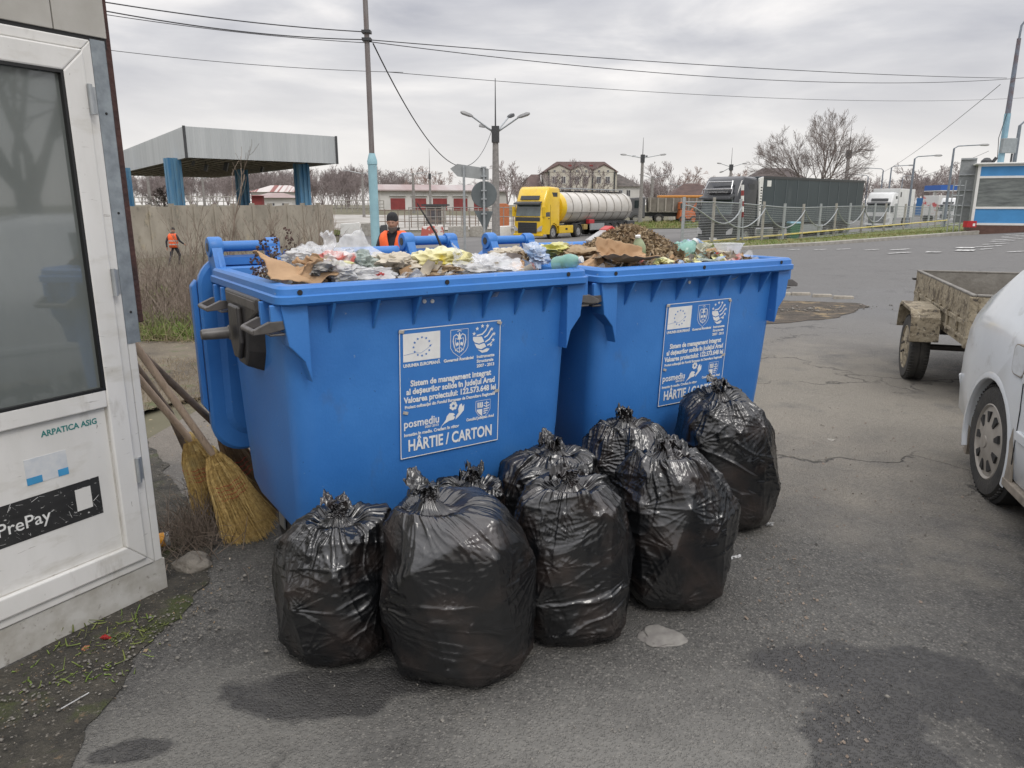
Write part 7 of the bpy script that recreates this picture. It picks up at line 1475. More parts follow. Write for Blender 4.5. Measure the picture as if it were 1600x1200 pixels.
    hm.loft([[(sg * w * k, y * k, z * k) for w, y in pr] for z, pr in ()] or [[(x * k, y * k, z * k) for x, y in [(-.070 * s_, -.035), (-.058 * s_, -.075), (-.03 * s_, -.101), (0, -.108), (.03 * s_, -.101), (.058 * s_, -.075), (.070 * s_, -.035), (.05 * s_, -.02), (-.05 * s_, -.02)]] for z, s_ in ((-.055, 1), (-.085, .96), (-.115, .78), (-.135, .45))]); 
    if pose.get('beard'): hm.build('beard', M['beard'], r0, True)
    for sx_ in (-1, 1):
        m = MB(); m.M = Matrix.Translation(hc) @ tilt.to_4x4(); m.lathe([(0, -.006), (.006, -.004), (.007, 0), (.006, .004), (0, .006)], (sx_ * .030 * k, -.080 * k, .012 * k), 'Y', 10); m.build('eye', M['boot'], r0, True)
        m = MB(); m.M = Matrix.Translation(hc) @ tilt.to_4x4(); m.loft([[(sx_ * (.076 + a) * k, (.0 + b_ * math.cos(q)) * k, (-.005 + 1.5 * b_ * math.sin(q)) * k) for q in np.linspace(0, 6.28, 9)[:-1]] for a, b_ in ((-.006, .014), (.006, .020), (.012, .014))]); m.build('ear', M['skin'], r0, True)
    # collar, jacket shoulders and the vest, open at the throat
    c_ = MB(); c_.lathe([(.085 * k, 1.42 * k), (.078 * k, 1.50 * k), (.088 * k, 1.535 * k), (.078 * k, 1.535 * k), (.066 * k, 1.46 * k)], (0, -.005, 0), 'Z', 20, cap=False); c_.build('collar', M['cloth'], r0, True)
    rings = []
    for z, w, d, gap in ((.86, .205, .150, 0.10), (1.0, .195, .158, .09), (1.15, .195, .166, .10), (1.28, .21, .172, .12), (1.38, .22, .160, .20), (1.44, .20, .125, .30), (1.485, .14, .095, .42)):
        ring_ = []
        for i in range(41):
            q = -math.pi / 2 + gap + (2 * math.pi - 2 * gap) * i / 40; ring_.append((w * k * math.copysign(abs(math.cos(q)) ** .8, math.cos(q)), d * k * math.copysign(abs(math.sin(q)) ** .9, math.sin(q)), z * k))
        rings.append(ring_)
    v_ = MB(); v_.grid(rings); vs = v_.build('vest', M['vest'], r0, True); so_ = vs.modifiers.new('t', 'SOLIDIFY'); so_.thickness = .008; so_.offset = 1
    for z0, z1 in ((.98, 1.03), (1.14, 1.19)):
        v_ = MB(); rr2 = []
        for z in (z0, z1):
            rr2.append([(.205 * k * math.copysign(abs(math.cos(q)) ** .8, math.cos(q)) * 1.03, .170 * k * math.copysign(abs(math.sin(q)) ** .9, math.sin(q)) * 1.04, z * k) for q in [-math.pi / 2 + .12 + (2 * math.pi - .24) * i / 40 for i in range(41)]])
        v_.grid(rr2); v_.build('reflective_band', M['strip'], vs, True)
    return r0
pn_ = PG(622, 10.7)
person('bearded man in a black knit hat and orange safety vest behind the containers', pn_, R(-8), 1.70, {'r': dict(el=(-.27, -.02, 1.13), wr=(-.25, -.20, .95), kn=(-.11, -.05, .50), an=(-.12, .0, .09)), 'l': dict(el=(.27, .02, 1.13), wr=(.26, -.16, .93), kn=(.11, -.12, .50), an=(.13, .08, .09)), 'head': (0, -.075, 1.615), 'nod': .28, 'turn': 0, 'beard': True})
pf = PG(275, 33); pf.z += .02
person('distant worker in an orange safety vest walking through the dry brush', pf, R(165), 1.68, {'r': dict(el=(-.27, -.10, 1.15), wr=(-.30, -.30, 1.02), kn=(-.11, -.20, .52), an=(-.10, -.12, .10)), 'l': dict(el=(.28, .12, 1.14), wr=(.30, .10, .88), kn=(.11, .10, .50), an=(.10, .34, .13)), 'head': (0, -.06, 1.625), 'nod': .25})
# ================================================================ what is in the containers
def film(name, col, a=1.0, tr=0, rough=.3, col2=None, sc=12): return mat(name, col, rough, col2, sc, trans=tr, alpha=a)
def project(p):
    c = p.y * math.cos(PITCH) - (p.z - CAMH) * math.sin(PITCH); u = p.y * math.sin(PITCH) + (p.z - CAMH) * math.cos(PITCH); return 800 + FPX * p.x / c, 600 - FPX * u / c
def spot(which, px, py, v):
    """place in the container, v metres back from its front edge, seen at (px, py)"""
    z = 1.28
    for _ in range(4):
        lo, hi = -.3, 1.7
        for _ in range(30):
            mid = (lo + hi) / 2
            if project(inbin(which, mid, v, z))[0] < px: lo = mid
            else: hi = mid
        a = at(px, py, inbin(which, mid, v, z).y); z = a.z
    return inbin(which, mid, v, z)
ZAX = [a1, a2]
def crumple(name, p, s_, m, seed, label, cat, rz=0, tilt=(0, 0), sharp=1.0, group=None, sub=5):
    bm = bmesh.new(); bmesh.ops.create_icosphere(bm, subdivisions=sub, radius=1); co = np.array([v.co for v in bm.verts]); off = np.array([seed * 1.7, seed * .9, 3.])
    rng = np.random.default_rng(seed + 100); npl = int(20 + 8 * sharp); Nn = rng.normal(0, 1, (npl, 3)); Nn /= np.linalg.norm(Nn, axis=1, keepdims=True); Cc = rng.uniform(.62, 1.0, npl)
    dt_ = co @ Nn.T; dist = np.where(dt_ > .08, Cc / np.maximum(dt_, .08), 9.); d = np.sort(dist, axis=1)[:, :2]; d = d[:, 0]                 # crumpled into flat facets
    warp_ = fbm(co * 1.6 + off, 2, seed); fold = 1 - np.abs(fbm(co * 2.2 + off * 2, 2, seed + 4)) * 2.4; d = np.clip(d, 0, 1.5) * (1 + .30 * warp_) * (1 + .22 * sharp * (fold - .3)) + .03 * fbm(co * 6 + off, 2, seed + 8)
    co = co * d[:, None] * np.array(s_) * np.array((.50, .50, .36))
    for v, c in zip(bm.verts, co): v.co = c
    me = bpy.data.meshes.new(name); bm.to_mesh(me); bm.free(); me.materials.append(m); me.polygons.foreach_set('use_smooth', [True] * len(me.polygons)); me.set_sharp_from_angle(angle=R(50))
    o = bpy.data.objects.new(name, me); COL.objects.link(o); o.location = p; o.rotation_euler = (tilt[0], tilt[1], rz); return tag(o, label, cat, group)
def bentsheet(name, p, w, h, m, seed, label, cat, rot=(0, 0, 0), folds=2, amp=.04, th=.003, taper=1.0):
    rng = np.random.default_rng(seed); n = 36; U, V = np.meshgrid(np.linspace(-.5, .5, n), np.linspace(-.5, .5, n)); Z = np.zeros_like(U)
    for i in range(folds): a = rng.uniform(0, 3.14); c = rng.uniform(-.2, .2); Z += np.abs(U * math.cos(a) + V * math.sin(a) - c) * amp * 4 * rng.choice([-1, 1])
    Z += fbm(np.stack([U * 5, V * 5, U * 0 + seed], -1), 4, seed) * amp * .22
    W_ = 1 + (taper - 1) * (V + .5); P = np.stack([U * w * W_ + vnoise(np.stack([V * 9, U * 0, U * 0 + seed], -1), 2) * .01, V * h + vnoise(np.stack([U * 9, U * 0, U * 0 + seed], -1), 3) * .01, Z], -1)
    idx = np.arange(n * n).reshape(n, n); F = np.stack([idx[:-1, :-1], idx[:-1, 1:], idx[1:, 1:], idx[1:, :-1]], -1).reshape(-1, 4)
    o = npmesh(name, P.reshape(-1, 3), F, m, smooth=True); o.location = p; o.rotation_euler = rot; s_ = o.modifiers.new('t', 'SOLIDIFY'); s_.thickness = th; o.data.set_sharp_from_angle(angle=R(40)); return tag(o, label, cat)
def bottle(p, r, L_, m, label, rot, capm=None, seed=0):
    o = thing('plastic_bottle', label, 'bottle', p); o.rotation_euler = rot; mb = MB()
    mb.lathe([(r * .55, 0), (r * .9, .004), (r, .02), (r * .93, .05), (r, .08), (r * .9, L_ * .35), (r, L_ * .42), (r, L_ * .62), (r * .72, L_ * .78), (r * .36, L_ * .9), (r * .33, L_ * .95)], (0, 0, 0), 'Z', 24)
    b = mb.build('bottle_wall', m, o, True); mb = MB(); mb.lathe([(r * .4, L_ * .93), (r * .42, L_), (0, L_ + .002)], (0, 0, 0), 'Z', 16); mb.build('cap', capm or M['white'], o, True); return o
M['card'] = mat('brown_cardboard', (.46, .30, .17), .85, (.36, .23, .13), 6, spots=[(14, .62, .7, (.24, .15, .09))])
M['filler'] = mat('mixed_waste', (.22, .19, .15), .9, (.07, .065, .06), 14, bump=1, bscale=40, spots=[(9, .56, .62, (.5, .48, .44)), (17, .60, .64, (.10, .25, .2)), (12, .64, .68, (.45, .3, .15))])
M['clear'] = film('clear_plastic_film', (.70, .71, .73), .34, .0, .10, (.85, .86, .88), 30)
M['milky'] = film('milky_plastic', (.56, .56, .56), .62, .0, .2, (.72, .72, .71), 18)
M['ysack'] = mat('yellow_sack', (.60, .54, .20), .5, (.66, .64, .48), 5, spots=[(9, .60, .68, (.30, .27, .12)), (4, .62, .66, (.62, .50, .05))])
M['teal'] = film('teal_green_bottle', (.24, .50, .44), .62, 0, .15, (.30, .55, .47), 6)
M['ggrey'] = film('green_grey_film', (.34, .42, .38), .7, 0, .25, (.40, .44, .40), 8)
M['redp'] = mat('red_plastic', (.48, .035, .03), .35)
M['cream2'] = mat('crumpled_paper', (.56, .51, .42), .8, (.40, .35, .27), 10, spots=[(12, .62, .68, (.22, .17, .12))])
M['leaf'] = mat('dead_leaves', (.20, .13, .075), .85, (.38, .29, .18), 5, lo=.3, hi=.7, spots=[(20, .55, .62, (.09, .06, .04)), (30, .60, .66, (.50, .45, .36))])
M['blackf'] = mat('black_plastic_scrap', (.03, .03, .03), .3, (.3, .29, .27), 9, lo=.6, hi=.3)
M['pinkp'] = mat('pink_wrapper', (.50, .12, .10), .35, (.62, .55, .54), 10, lo=.45, hi=.55)
M['yelg'] = mat('yellow_green_pack', (.52, .50, .12), .45, (.60, .58, .40), 8)
M['bluef'] = film('blue_white_film', (.20, .33, .55), .8, 0, .3, (.62, .66, .72), 14)
def fill(which, z0, amp, seed, label):
    n, k = 90, 70; U, V = np.meshgrid(np.linspace(.075, BW - .075, n), np.linspace(.085, BD - .085, k)); e_ = np.minimum.reduce([U - .075, BW - .075 - U, V - .085, BD - .085 - V]); e_ = np.clip(e_ / .16, 0, 1)
    Z = z0 + e_ * amp + fbm(np.stack([U * 7, V * 7, U * 0 + seed], -1), 4, seed) * .035 * (.4 + e_) + (1 - np.abs(fbm(np.stack([U * 14, V * 14, U * 0 + seed], -1), 3, seed + 3)) * 2) * .018
    l, a = ((l1, a1), (l2, a2))[which]; x, y = U - BW / 2, V - BD / 2; P = np.stack([l.x + x * math.cos(a) - y * math.sin(a), l.y + x * math.sin(a) + y * math.cos(a), Z], -1)
    idx = np.arange(n * k).reshape(k, n); F = np.stack([idx[:-1, :-1], idx[:-1, 1:], idx[1:, 1:], idx[1:, :-1]], -1).reshape(-1, 4)
    return tag(npmesh('mixed_waste', P.reshape(-1, 3), F, M['filler']), label, 'rubbish', kind='stuff')
fill(0, 1.17, .06, 3, 'mixed rubbish filling the nearer container'); fill(1, 1.20, .08, 7, 'mixed rubbish filling the farther container')
G1 = 'rubbish lying on top of the nearer container'; G2 = 'rubbish lying on top of the farther container'
def c1(px, py, v, s_, m, seed, label, cat, **k): return crumple(k.pop('name', 'plastic_bag'), spot(0, px, py, v), s_, m, seed, label, cat, k.pop('rz', seed * .7), **k)
def c2(px, py, v, s_, m, seed, label, cat, **k): return crumple(k.pop('name', 'plastic_bag'), spot(1, px, py, v), s_, m, seed, label, cat, k.pop('rz', seed * .7), **k)
c1(475, 402, .42, (.22, .18, .14), M['milky'], 1, 'white plastic scrap behind the cardboard in the nearer container', 'plastic bag')
bentsheet('cardboard_piece', spot(0, 462, 420, .24), .26, .17, M['card'], 2, 'folded brown cardboard at the left front of the nearer container', 'cardboard', (R(24), R(4), a1 + .1), 2, .028)
bentsheet('cardboard_piece', spot(0, 480, 425, .18), .12, .12, M['card'], 5, 'small upright cardboard flap leaning on the folded cardboard', 'cardboard', (R(75), 0, a1 - .5), 1, .03)
c1(492, 418, .25, (.18, .14, .10), M['blackf'], 3, 'black and silver wrapper beside the cardboard', 'wrapper', name='wrapper')
c1(507, 413, .3, (.15, .10, .07), M['yelg'], 4, 'pale yellow-green wrapper scrap on the black wrapper', 'wrapper', name='wrapper')
c1(497, 402, .45, (.26, .18, .15), M['clear'], 5, 'crinkled clear plastic wrap sticking up in the nearer container', 'plastic film', sharp=1.6, name='clear_wrap')
c1(521, 414, .30, (.17, .15, .15), M['pinkp'], 6, 'pink and white wrapper right of the clear wrap', 'wrapper', name='wrapper', sharp=1.4)
bentsheet('clear_wrap', spot(0, 524, 393, .34), .06, .16, M['clear'], 9, 'pointed strip of clear film standing above the pink wrapper', 'plastic film', (R(80), 0, a1 + .3), 1, .02, taper=.3)
c1(538, 425, .20, (.16, .14, .11), M['milky'], 7, 'round white plastic bag near the front edge of the nearer container', 'plastic bag', sharp=.5)
c1(566, 410, .36, (.16, .14, .14), M['ggrey'], 8, 'grey-green plastic bag in the middle of the nearer container', 'plastic bag')
c1(583, 427, .20, (.20, .12, .09), M['milky'], 9, 'translucent grey bag with a red mark at the front edge', 'plastic bag')
c1(596, 430, .15, (.05, .05, .04), M['redp'], 10, 'small red plastic scrap at the front edge of the nearer container', 'scrap', name='scrap')
c1(617, 412, .34, (.24, .2, .15), M['cream2'], 11, 'crumpled dirty white cloth left of the yellow sack', 'cloth', name='cloth')
c1(603, 408, .42, (.24, .18, .10), M['cream2'], 31, 'heap of brown and white paper behind the dirty cloth', 'paper', name='paper')
c1(675, 410, .40, (.32, .22, .19), M['ysack'], 12, 'big crumpled pale yellow sack in the nearer container', 'sack', name='sack', sharp=.9, rz=a1 - .2)
c1(705, 412, .42, (.26, .2, .12), M['ysack'], 32, 'trailing right end of the yellow sack material', 'sack', name='sack', sharp=.8)
c1(690, 424, .25, (.24, .12, .08), M['leaf'], 13, 'clump of brown leaves and scraps in front of the yellow sack', 'leaves', name='leaf_clump', sharp=1.8)
c1(745, 424, .22, (.36, .18, .11), M['milky'], 14, 'white plastic sack at the right front of the nearer container', 'plastic bag', rz=a1)
c1(772, 414, .35, (.26, .2, .13), M['milky'], 15, 'whitish bag behind the white sack at the right', 'plastic bag')
bentsheet('cardboard_piece', spot(0, 805, 418, .35), .26, .12, mat('wet_dark_board', (.12, .10, .09), .8, (.2, .17, .15), 8), 16, 'dark wet board at the right end of the nearer container', 'board', (R(78), 0, a1 + .1), 0, .02)
bentsheet('cardboard_piece', spot(0, 818, 420, .2), .10, .10, M['card'], 17, 'little brown cardboard corner at the right end of the nearer container', 'cardboard', (R(60), R(20), a1 + .5), 1, .02)
st = MB(); pa, pb = spot(0, 702, 416, .5), spot(0, 652, 318, .62); st.tube([(0, 0, 0), (pb - pa) * .5 + Vector((.01, 0, .01)), pb - pa], [.007, .006, .003], 6); tag(st.build('stick', M['black'], None, loc=pa), 'thin black stick poking up out of the nearer container', 'stick')
for i, (px, v, H) in enumerate([(402, .55, .20), (432, .6, .24), (455, .65, .26), (415, .7, .22)]):
    a_, b_ = bare_tree(200 + i, H, 1.0, 2, 3, .05, (6, 5, 3), .004, .0016, .3, (15, 50), segs=4, ratio=.4); p_ = spot(0, px, 418, v); p_.z = 1.20
    o = thing('dry_weed', ['leftmost dry seed-head weed', 'second dry seed-head weed', 'tallest dry seed-head weed', 'rearmost dry seed-head weed'][i] + ' in the left corner of the nearer container', 'dry weed', p_, 0, G1); a_._add([Vector(q_) for q_ in b_.v], b_.f); a_.build('stem', M['dry2'], o, fix=False)
    sd = MB(); rng = random.Random(i)
    for pts in range(60): q = rng.uniform(0, 6.28); h = H * (.35 + .75 * rng.random()); r_ = .045 * (1.2 - h / H * .7); sd.box((r_ * math.cos(q) * rng.random(), r_ * math.sin(q) * rng.random(), h), (.006, .006, .008), (q, q, 0))
    tag(sd.build('seed_heads', mat('seed_heads', (.10, .06, .05), .9), o, fix=False), kind='stuff')
for i, (px, py, v, w_, h_, rt, lab) in enumerate([(505, 400, .5, .20, .12, (R(55), .2, .3), 'clear film sheet standing behind the pink wrapper'), (548, 405, .45, .24, .14, (R(40), -.3, 1.0), 'clear film sheet between the pink wrapper and the grey-green bag'), (580, 415, .28, .2, .12, (R(35), .2, 2.0), 'clear film lying in front of the grey-green bag'), (640, 424, .2, .18, .10, (R(30), 0, .5), 'clear film at the front edge below the dirty cloth'), (725, 414, .35, .20, .09, (R(40), .1, .9), 'clear film right of the yellow sack'), (775, 424, .2, .2, .10, (R(30), .2, .2), 'clear film at the front edge beside the white sack')]):
    bentsheet('clear_wrap', spot(0, px, py, v), w_, h_, M['clear'], 70 + i, lab, 'plastic film', rt, 2, .016, .0015)
# farther container
c2(803, 402, .45, (.26, .2, .16), M['cream2'], 41, 'crumpled beige paper at the left end of the farther container', 'paper', name='paper', sharp=1.5)
c2(826, 404, .35, (.16, .16, .13), M['leaf'], 42, 'brown and white scraps right of the beige paper', 'scraps', name='scrap', sharp=1.6)
c2(838, 402, .30, (.15, .14, .15), M['bluef'], 43, 'blue and white plastic bag in the farther container', 'plastic bag', sharp=1.2)
c2(866, 392, .55, (.30, .2, .13), M['yelg'], 44, 'yellow-green packaging left of the leaf heap', 'packaging', name='packaging')
bottle(spot(1, 866, 414, .15), .036, .15, M['teal'], 'teal bottle lying with its base to the camera in the farther container', (R(78), 0, a2 + .35))
c2(910, 403, .4, (.30, .26, .17), M['leaf'], 45, 'dark brown clump at the left foot of the leaf heap', 'leaves', name='leaf_clump', sharp=1.6)
# leaf heap
rng = np.random.default_rng(8); n = 11000; q = rng.uniform(0, 6.28, n); rr_ = np.abs(rng.normal(0, .5, n)).clip(0, 1.15); U = .60 + .42 * rr_ * np.cos(q); V_ = .50 + .32 * rr_ * np.sin(q); Zl = 1.235 + .20 * np.exp(-rr_ ** 2 * 1.6) * rng.uniform(.82, 1.04, n) + .02
x, y = U - BW / 2, V_ - BD / 2; X_ = l2.x + x * math.cos(a2) - y * math.sin(a2); Y_ = l2.y + x * math.sin(a2) + y * math.cos(a2); cen = np.stack([X_, Y_, Zl], -1)
A_ = rng.normal(0, 1, (n, 3)); A_ /= np.linalg.norm(A_, axis=1, keepdims=True); B_ = np.cross(A_, rng.normal(0, 1, (n, 3))); B_ /= np.linalg.norm(B_, axis=1, keepdims=True); sz = rng.uniform(.010, .030, n)[:, None]; C_ = np.cross(A_, B_) * sz * .35
V5 = np.stack([cen - A_ * sz, cen - B_ * sz * .38 + C_, cen + A_ * sz, cen + B_ * sz * .38 + C_], 1).reshape(-1, 3); i5 = np.arange(n)[:, None] * 4; tag(npmesh('leaf_heap', V5, np.concatenate([i5 + np.array([0, 1, 2]), i5 + np.array([0, 2, 3])]), M['leaf'], smooth=False), 'heap of dead brown leaves on top of the farther container', 'leaves', kind='stuff')
crumple('leaf_core', inbin(1, .60, .50, 1.23), (.60, .48, .30), mat('leaf_core_dark', (.085, .055, .035), .9, (.16, .11, .07), 14, bump=1, bscale=50), 46, 'dense brown core of the leaf heap on the farther container', 'leaves', a2)
bentsheet('cardboard_piece', spot(1, 925, 412, .20), .20, .12, M['card'], 47, 'left cardboard flap below the leaf heap', 'cardboard', (R(35), R(-10), a2), 1, .03)
bentsheet('cardboard_piece', spot(1, 968, 411, .20), .30, .14, M['card'], 48, 'long cardboard flap below the middle of the leaf heap', 'cardboard', (R(32), R(8), a2 - .05), 2, .025)
bentsheet('cardboard_piece', spot(1, 1003, 408, .24), .14, .10, M['card'], 49, 'narrow cardboard strip at the right foot of the leaf heap', 'cardboard', (R(50), R(25), a2 + .3), 1, .03)
ctn = thing('drink_carton', 'long white drink carton with a red top lying on the leaf heap', 'carton', spot(1, 922, 384, .62)); d_ = spot(1, 955, 362, .62) - ctn.location; ctn.rotation_euler = (0, -math.atan2(d_.z, d_.xy.length), math.atan2(d_.y, d_.x))
m = MB(); m.b2(0, d_.length, -.03, .03, -.035, .035); m.build('carton_body', M['milky'], ctn, bevel=.006); m = MB(); m.lathe([(.02, d_.length), (.02, d_.length + .02), (0, d_.length + .022)], (0, 0, 0), 'X', 14); m.build('cap', M['redp'], ctn); m = MB(); m.b2(d_.length - .05, d_.length - .001, -.034, .034, -.039, .039); m.build('red_end', M['redp'], ctn, bevel=.006)
c2(992, 380, .6, (.15, .10, .06), M['redp'], 50, 'shiny red wrapper at the back right of the leaf heap', 'wrapper', name='wrapper')
bottle(spot(1, 1001, 412, .30), .034, .15, mat('olive_green_bottle', (.24, .30, .16), .25, (.32, .36, .22), 6), 'olive green bottle standing at the right of the leaf heap', (R(12), R(-10), 0))
for (px, py, v, r_, lab, mm_) in [(1021, 388, .5, .048, 'cream tin can with its open end to the camera', M['cream2']), (1037, 397, .4, .040, 'dark tin can lying beside the cream one', M['dkgrey'])]:
    o = thing('tin_can', lab, 'tin can', spot(1, px, py, v)); o.rotation_euler = (R(70), 0, a2 - .3); m = MB(); m.lathe([(0, -.11), (r_, -.11), (r_, 0), (r_ * 1.05, .004), (r_ * .92, .005), (r_ * .9, -.10), (0, -.10)], (0, 0, 0), 'Z', 24); m.build('can_wall', mm_, o, True); m = MB(); m.lathe([(0, -.03), (r_ * .89, -.03), (r_ * .89, -.034), (0, -.034)], (0, 0, 0), 'Z', 20); m.build('inside', M['conc'] if mm_ is M['cream2'] else M['black'], o)
c2(1030, 409, .22, (.24, .12, .07), M['yelg'], 52, 'flattened yellow and red packet at the front edge of the farther container', 'packet', name='packet')
bottle(spot(1, 1050, 414, .34), .048, .20, M['teal'], 'big crushed teal plastic bottle in the farther container', (R(-20), R(48), 0))
c2(1066, 392, .46, (.20, .17, .17), M['teal'], 53, 'crumpled teal film wrapped round the big bottle', 'plastic film', name='plastic_film')
c2(1078, 384, .6, (.17, .13, .10), M['bluef'], 54, 'pale blue crumpled bag behind the teal bottle', 'plastic bag')
c2(1092, 394, .42, (.15, .13, .12), film('yellowish_film', (.50, .50, .36), .7, 0, .3, (.62, .62, .52), 9), 55, 'yellowish clear bag right of the teal bottle', 'plastic bag', sharp=1.3)
c2(1114, 404, .28, (.15, .11, .08), M['teal'], 56, 'small teal plastic scrap near the right front of the farther container', 'scrap', name='scrap')
c2(1073, 408, .22, (.18, .10, .05), M['yelg'], 57, 'pale yellow wrapper in front of the teal bottle', 'wrapper', name='wrapper')
c2(1098, 408, .22, (.16, .09, .05), M['ggrey'], 58, 'grey-green wrapper at the front edge, right of the pale yellow one', 'wrapper', name='wrapper')
tb = thing('plastic_tub', 'clear plastic tub standing at the right end of the farther container', 'tub', spot(1, 1137, 404, .30), a2); m = MB()
V0 = [[(a * s_, b * s_ * .7, z) for a, b in ((-1, -1), (1, -1), (1, 1), (-1, 1))] for s_, z in ((.045, 0), (.052, .03), (.066, .075), (.074, .085))]; m.loft(V0, cap=False); m.quad(*V0[0]); o = m.build('tub_wall', M['clear'], tb, fix=False); o.modifiers.new('t', 'SOLIDIFY').thickness = .002
# dead leaves and crumbs blown into a line on the asphalt
def crumbs(name, n, P0_, P1_, sd, sz0, m, lab, seed):
    rng = np.random.default_rng(seed); t = rng.uniform(0, 1, n); x = P0_[0] + (P1_[0] - P0_[0]) * t + rng.normal(0, sd, n); y = P0_[1] + (P1_[1] - P0_[1]) * t + rng.normal(0, sd, n); z = GZ(x, y) + .004; q = rng.uniform(0, 6.28, n); s_ = sz0 * rng.lognormal(0, .5, n); k = rng.uniform(.3, 1, n); cen = np.stack([x, y, z], -1)
    A = np.stack([np.cos(q) * s_, np.sin(q) * s_, rng.uniform(-.3, .3, n) * s_], -1); B = np.stack([-np.sin(q) * s_ * k, np.cos(q) * s_ * k, rng.uniform(0, .4, n) * s_], -1); V = np.stack([cen - A, cen - B, cen + A, cen + B + np.array([0, 0, .003])], 1).reshape(-1, 3)
    return tag(npmesh(name, V, np.arange(n * 4).reshape(n, 4), m, smooth=False), lab, 'leaf litter', kind='stuff')
crumbs('leaf_litter', 420, (1.28, 3.3), (.95, 1.7), .08, .0030, M['dry2'], 'thin line of leaf crumbs running down the asphalt right of the bags', 3)
crumbs('leaf_litter', 350, (2.2, 5.2), (1.5, 3.2), .5, .004, M['dry2'], 'sparse leaf crumbs on the asphalt between the containers and the trailer', 4)
crumbs('leaf_litter', 700, (-1.35, 2.9), (-1.75, 1.5), .10, .0035, M['leaf'], 'leaf crumbs in the dirt along the kiosk', 5)
crumbs('leaf_litter', 700, (-2.2, 7.5), (-1.6, 4.2), .35, .007, M['straw'], 'dry leaf and straw crumbs behind the brooms', 6)
crumbs('grit', 1500, (-.6, 1.9), (2.2, 2.2), .55, .0022, M['pebble'], 'pale grit bedded in the near asphalt', 7)
# scraps on the ground
KIND_ = [M['card'], M['milky'], M['clear'], M['cream2'], M['yelg'], M['pinkp'], M['ggrey'], M['blackf'], M['leaf'], M['bluef'], M['redp'], M['filler']]
def bits(which, n, seed, wts, label):
    rng = np.random.default_rng(seed); V = []; F = []; mi = []; k = 5
    for i in range(n):
        u = rng.uniform(.10, BW - .10); v = rng.uniform(.10, BD - .12); e_ = min(u - .05, BW - .05 - u, v - .05, BD - .05 - v) / .2; c = inbin(which, u, v, 1.225 + .05 * min(1, e_) + rng.uniform(0, .045) * min(1, e_)); s_ = min(.05, rng.lognormal(-3.5, .42)); A = Vector(rng.normal(0, 1, 3)); A.z *= .6; A.normalize(); B = A.cross(Vector(rng.normal(0, 1, 3))).normalized(); C = A.cross(B); a_ = rng.uniform(.4, 1); q = rng.uniform(0, 6.28); o = len(V); cv = rng.uniform(-.6, .6); w_ = rng.uniform(2, 5)
        for x_ in range(k):
            for y_ in range(k):
                X = (x_ / (k - 1) - .5) * 2; Y = (y_ / (k - 1) - .5) * 2; V.append(tuple(c + A * (X * s_) + B * (Y * s_ * a_) + C * s_ * (cv * X * X + .3 * math.sin(w_ * Y + q) + rng.uniform(-.16, .16))))
        for x_ in range(k - 1):
            for y_ in range(k - 1): F.append((o + x_ * k + y_, o + x_ * k + y_ + 1, o + (x_ + 1) * k + y_ + 1, o + (x_ + 1) * k + y_)); 
        mi += [int(rng.choice(len(wts), p=np.array(wts) / sum(wts)))] * (k - 1) ** 2
    o = npmesh('mixed_scraps', V, F, KIND_, smooth=False); o.data.polygons.foreach_set('material_index', mi); return tag(o, label, 'scraps', kind='stuff')
bits(0, 420, 5, (2, 5, 5, 3, 1, 1, 2, 1.5, 2, 1, .6, 1), 'small torn scraps of film, paper and card between the bags in the nearer container')
bits(1, 520, 6, (3, 2, 2, 3, 2, .6, 2, 1, 6, 1, .6, 1), 'small torn scraps and leaves between the bottles in the farther container')
def flat_scrap(name, px, py, w, h, m, lab, cat, seed, rz=0, z=.006):
    r_ = ray(px, py); t = (0 - CAMH) / r_[2]; p = Vector((r_[0] * t, r_[1] * t, 0)); p.z = gz(p.x, p.y) + z; return bentsheet(name, p, w, h, m, seed, lab, cat, (0, 0, rz), 1, .006, .0012)
flat_scrap('plastic_scrap', 1147, 871, .07, .025, M['milky'], 'small pale plastic scrap on the asphalt right of the front bags', 'scrap', 61, .4)
flat_scrap('plastic_scrap', 1201, 822, .03, .012, M['milky'], 'tiny white scrap on the asphalt at the foot of the tall bag', 'scrap', 62)
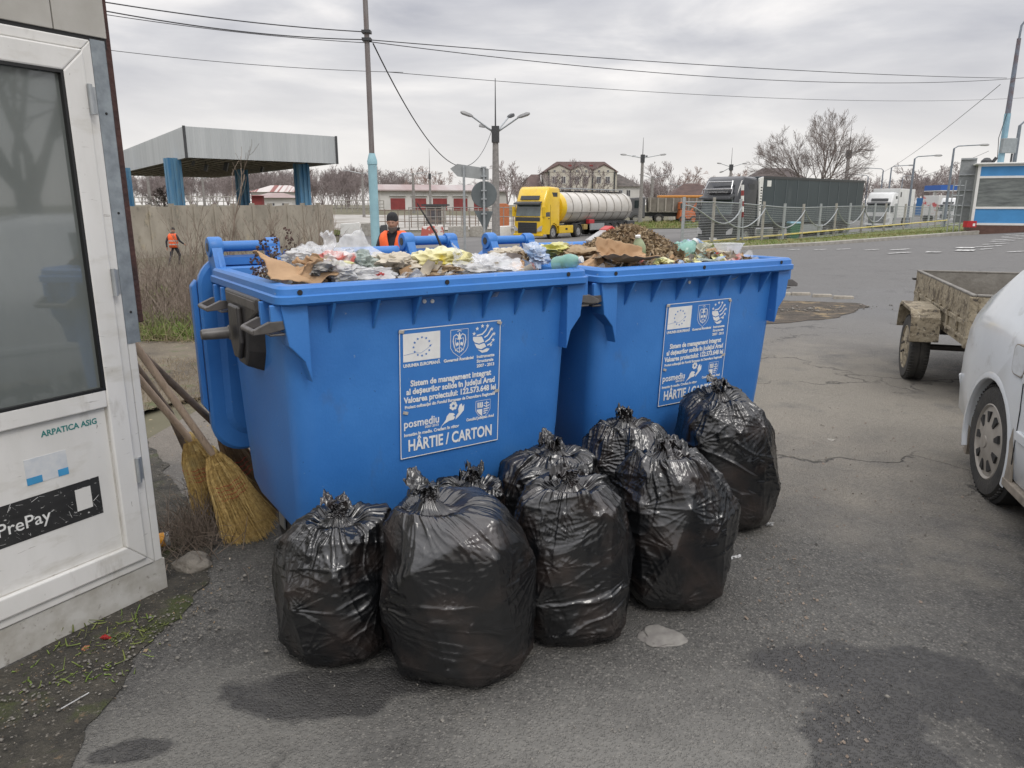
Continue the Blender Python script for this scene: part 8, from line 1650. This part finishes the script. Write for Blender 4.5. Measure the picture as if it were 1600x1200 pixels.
flat_scrap('bottle_top', 168, 1002, .022, .018, M['redp'], 'red bottle top in the dirt by the kiosk', 'bottle top', 63, z=.012)
flat_scrap('brick_chip', 133, 1017, .02, .018, mat('brick_chip', (.36, .16, .08), .9), 'orange brick chip in the dirt by the kiosk', 'brick chip', 64, z=.012)
st = MB(); pa = Vector(ray(90, 1116)); pa = pa * (-CAMH / pa.z); pb = Vector(ray(140, 1088)); pb = pb * (-CAMH / pb.z); st.tube([pa + Vector((0, 0, CAMH + .012)), pb + Vector((0, 0, CAMH + .014))], .0022, 5); tag(st.build('straw', M['milky'], None), 'thin white straw lying in the dirt by the kiosk', 'straw')
flat_scrap('concrete_chip', 1300, 687, .10, .05, mat('pale_concrete_chip', (.34, .32, .28), .9), 'flat pale concrete chip on the asphalt between the bags and the car', 'chip', 65, .2, .004)
rock('flat_stone', Vector((.56, 2.47, .002)), .085, 9, mat('flat_stone_grey', (.22, .21, .19), .9, (.15, .14, .13), 20), 'flat stone bedded in the asphalt in front of the pleated bag', 'stone', .10)
ribbon('dirt_patch', [gr(*p) for p in ((1120, 466), (1215, 464), (1280, 468), (1335, 472), (1352, 476))], [gr(*p) for p in ((1120, 502), (1230, 500), (1290, 496), (1335, 486), (1356, 478))], .007, mat('dark_earth', (.10, .08, .06), .95, (.045, .038, .03), 5, bump=1, bscale=40, spots=[(2.5, .56, .66, (.24, .18, .10))]), 20, .05, wob=.05)
for i, (px, py) in enumerate([(1222, 455), (1252, 456), (1285, 460), (1318, 464)]):
    r_ = ray(px, py); t = -CAMH / r_[2]; p = Vector((r_[0] * t, r_[1] * t, 0)); p.z = gz(p.x, p.y); m = MB(); m.loft([rr(-.17, .17, -.07, .07, .02, -.02, 2), rr(-.16, .16, -.06, .06, .02, .05, 2)]); tag(m.build('kerb_stone', mat('old_kerb_stone', (.34, .31, .26), .9, (.22, .2, .17), 12), None, bevel=.01, loc=p, rz=-.12 - .03 * i), ['first', 'second', 'third', 'last'][i] + ' from the left of the sunken kerb stones beside the dirt patch', 'kerb stone', 'kerb stones round the dirt patch')
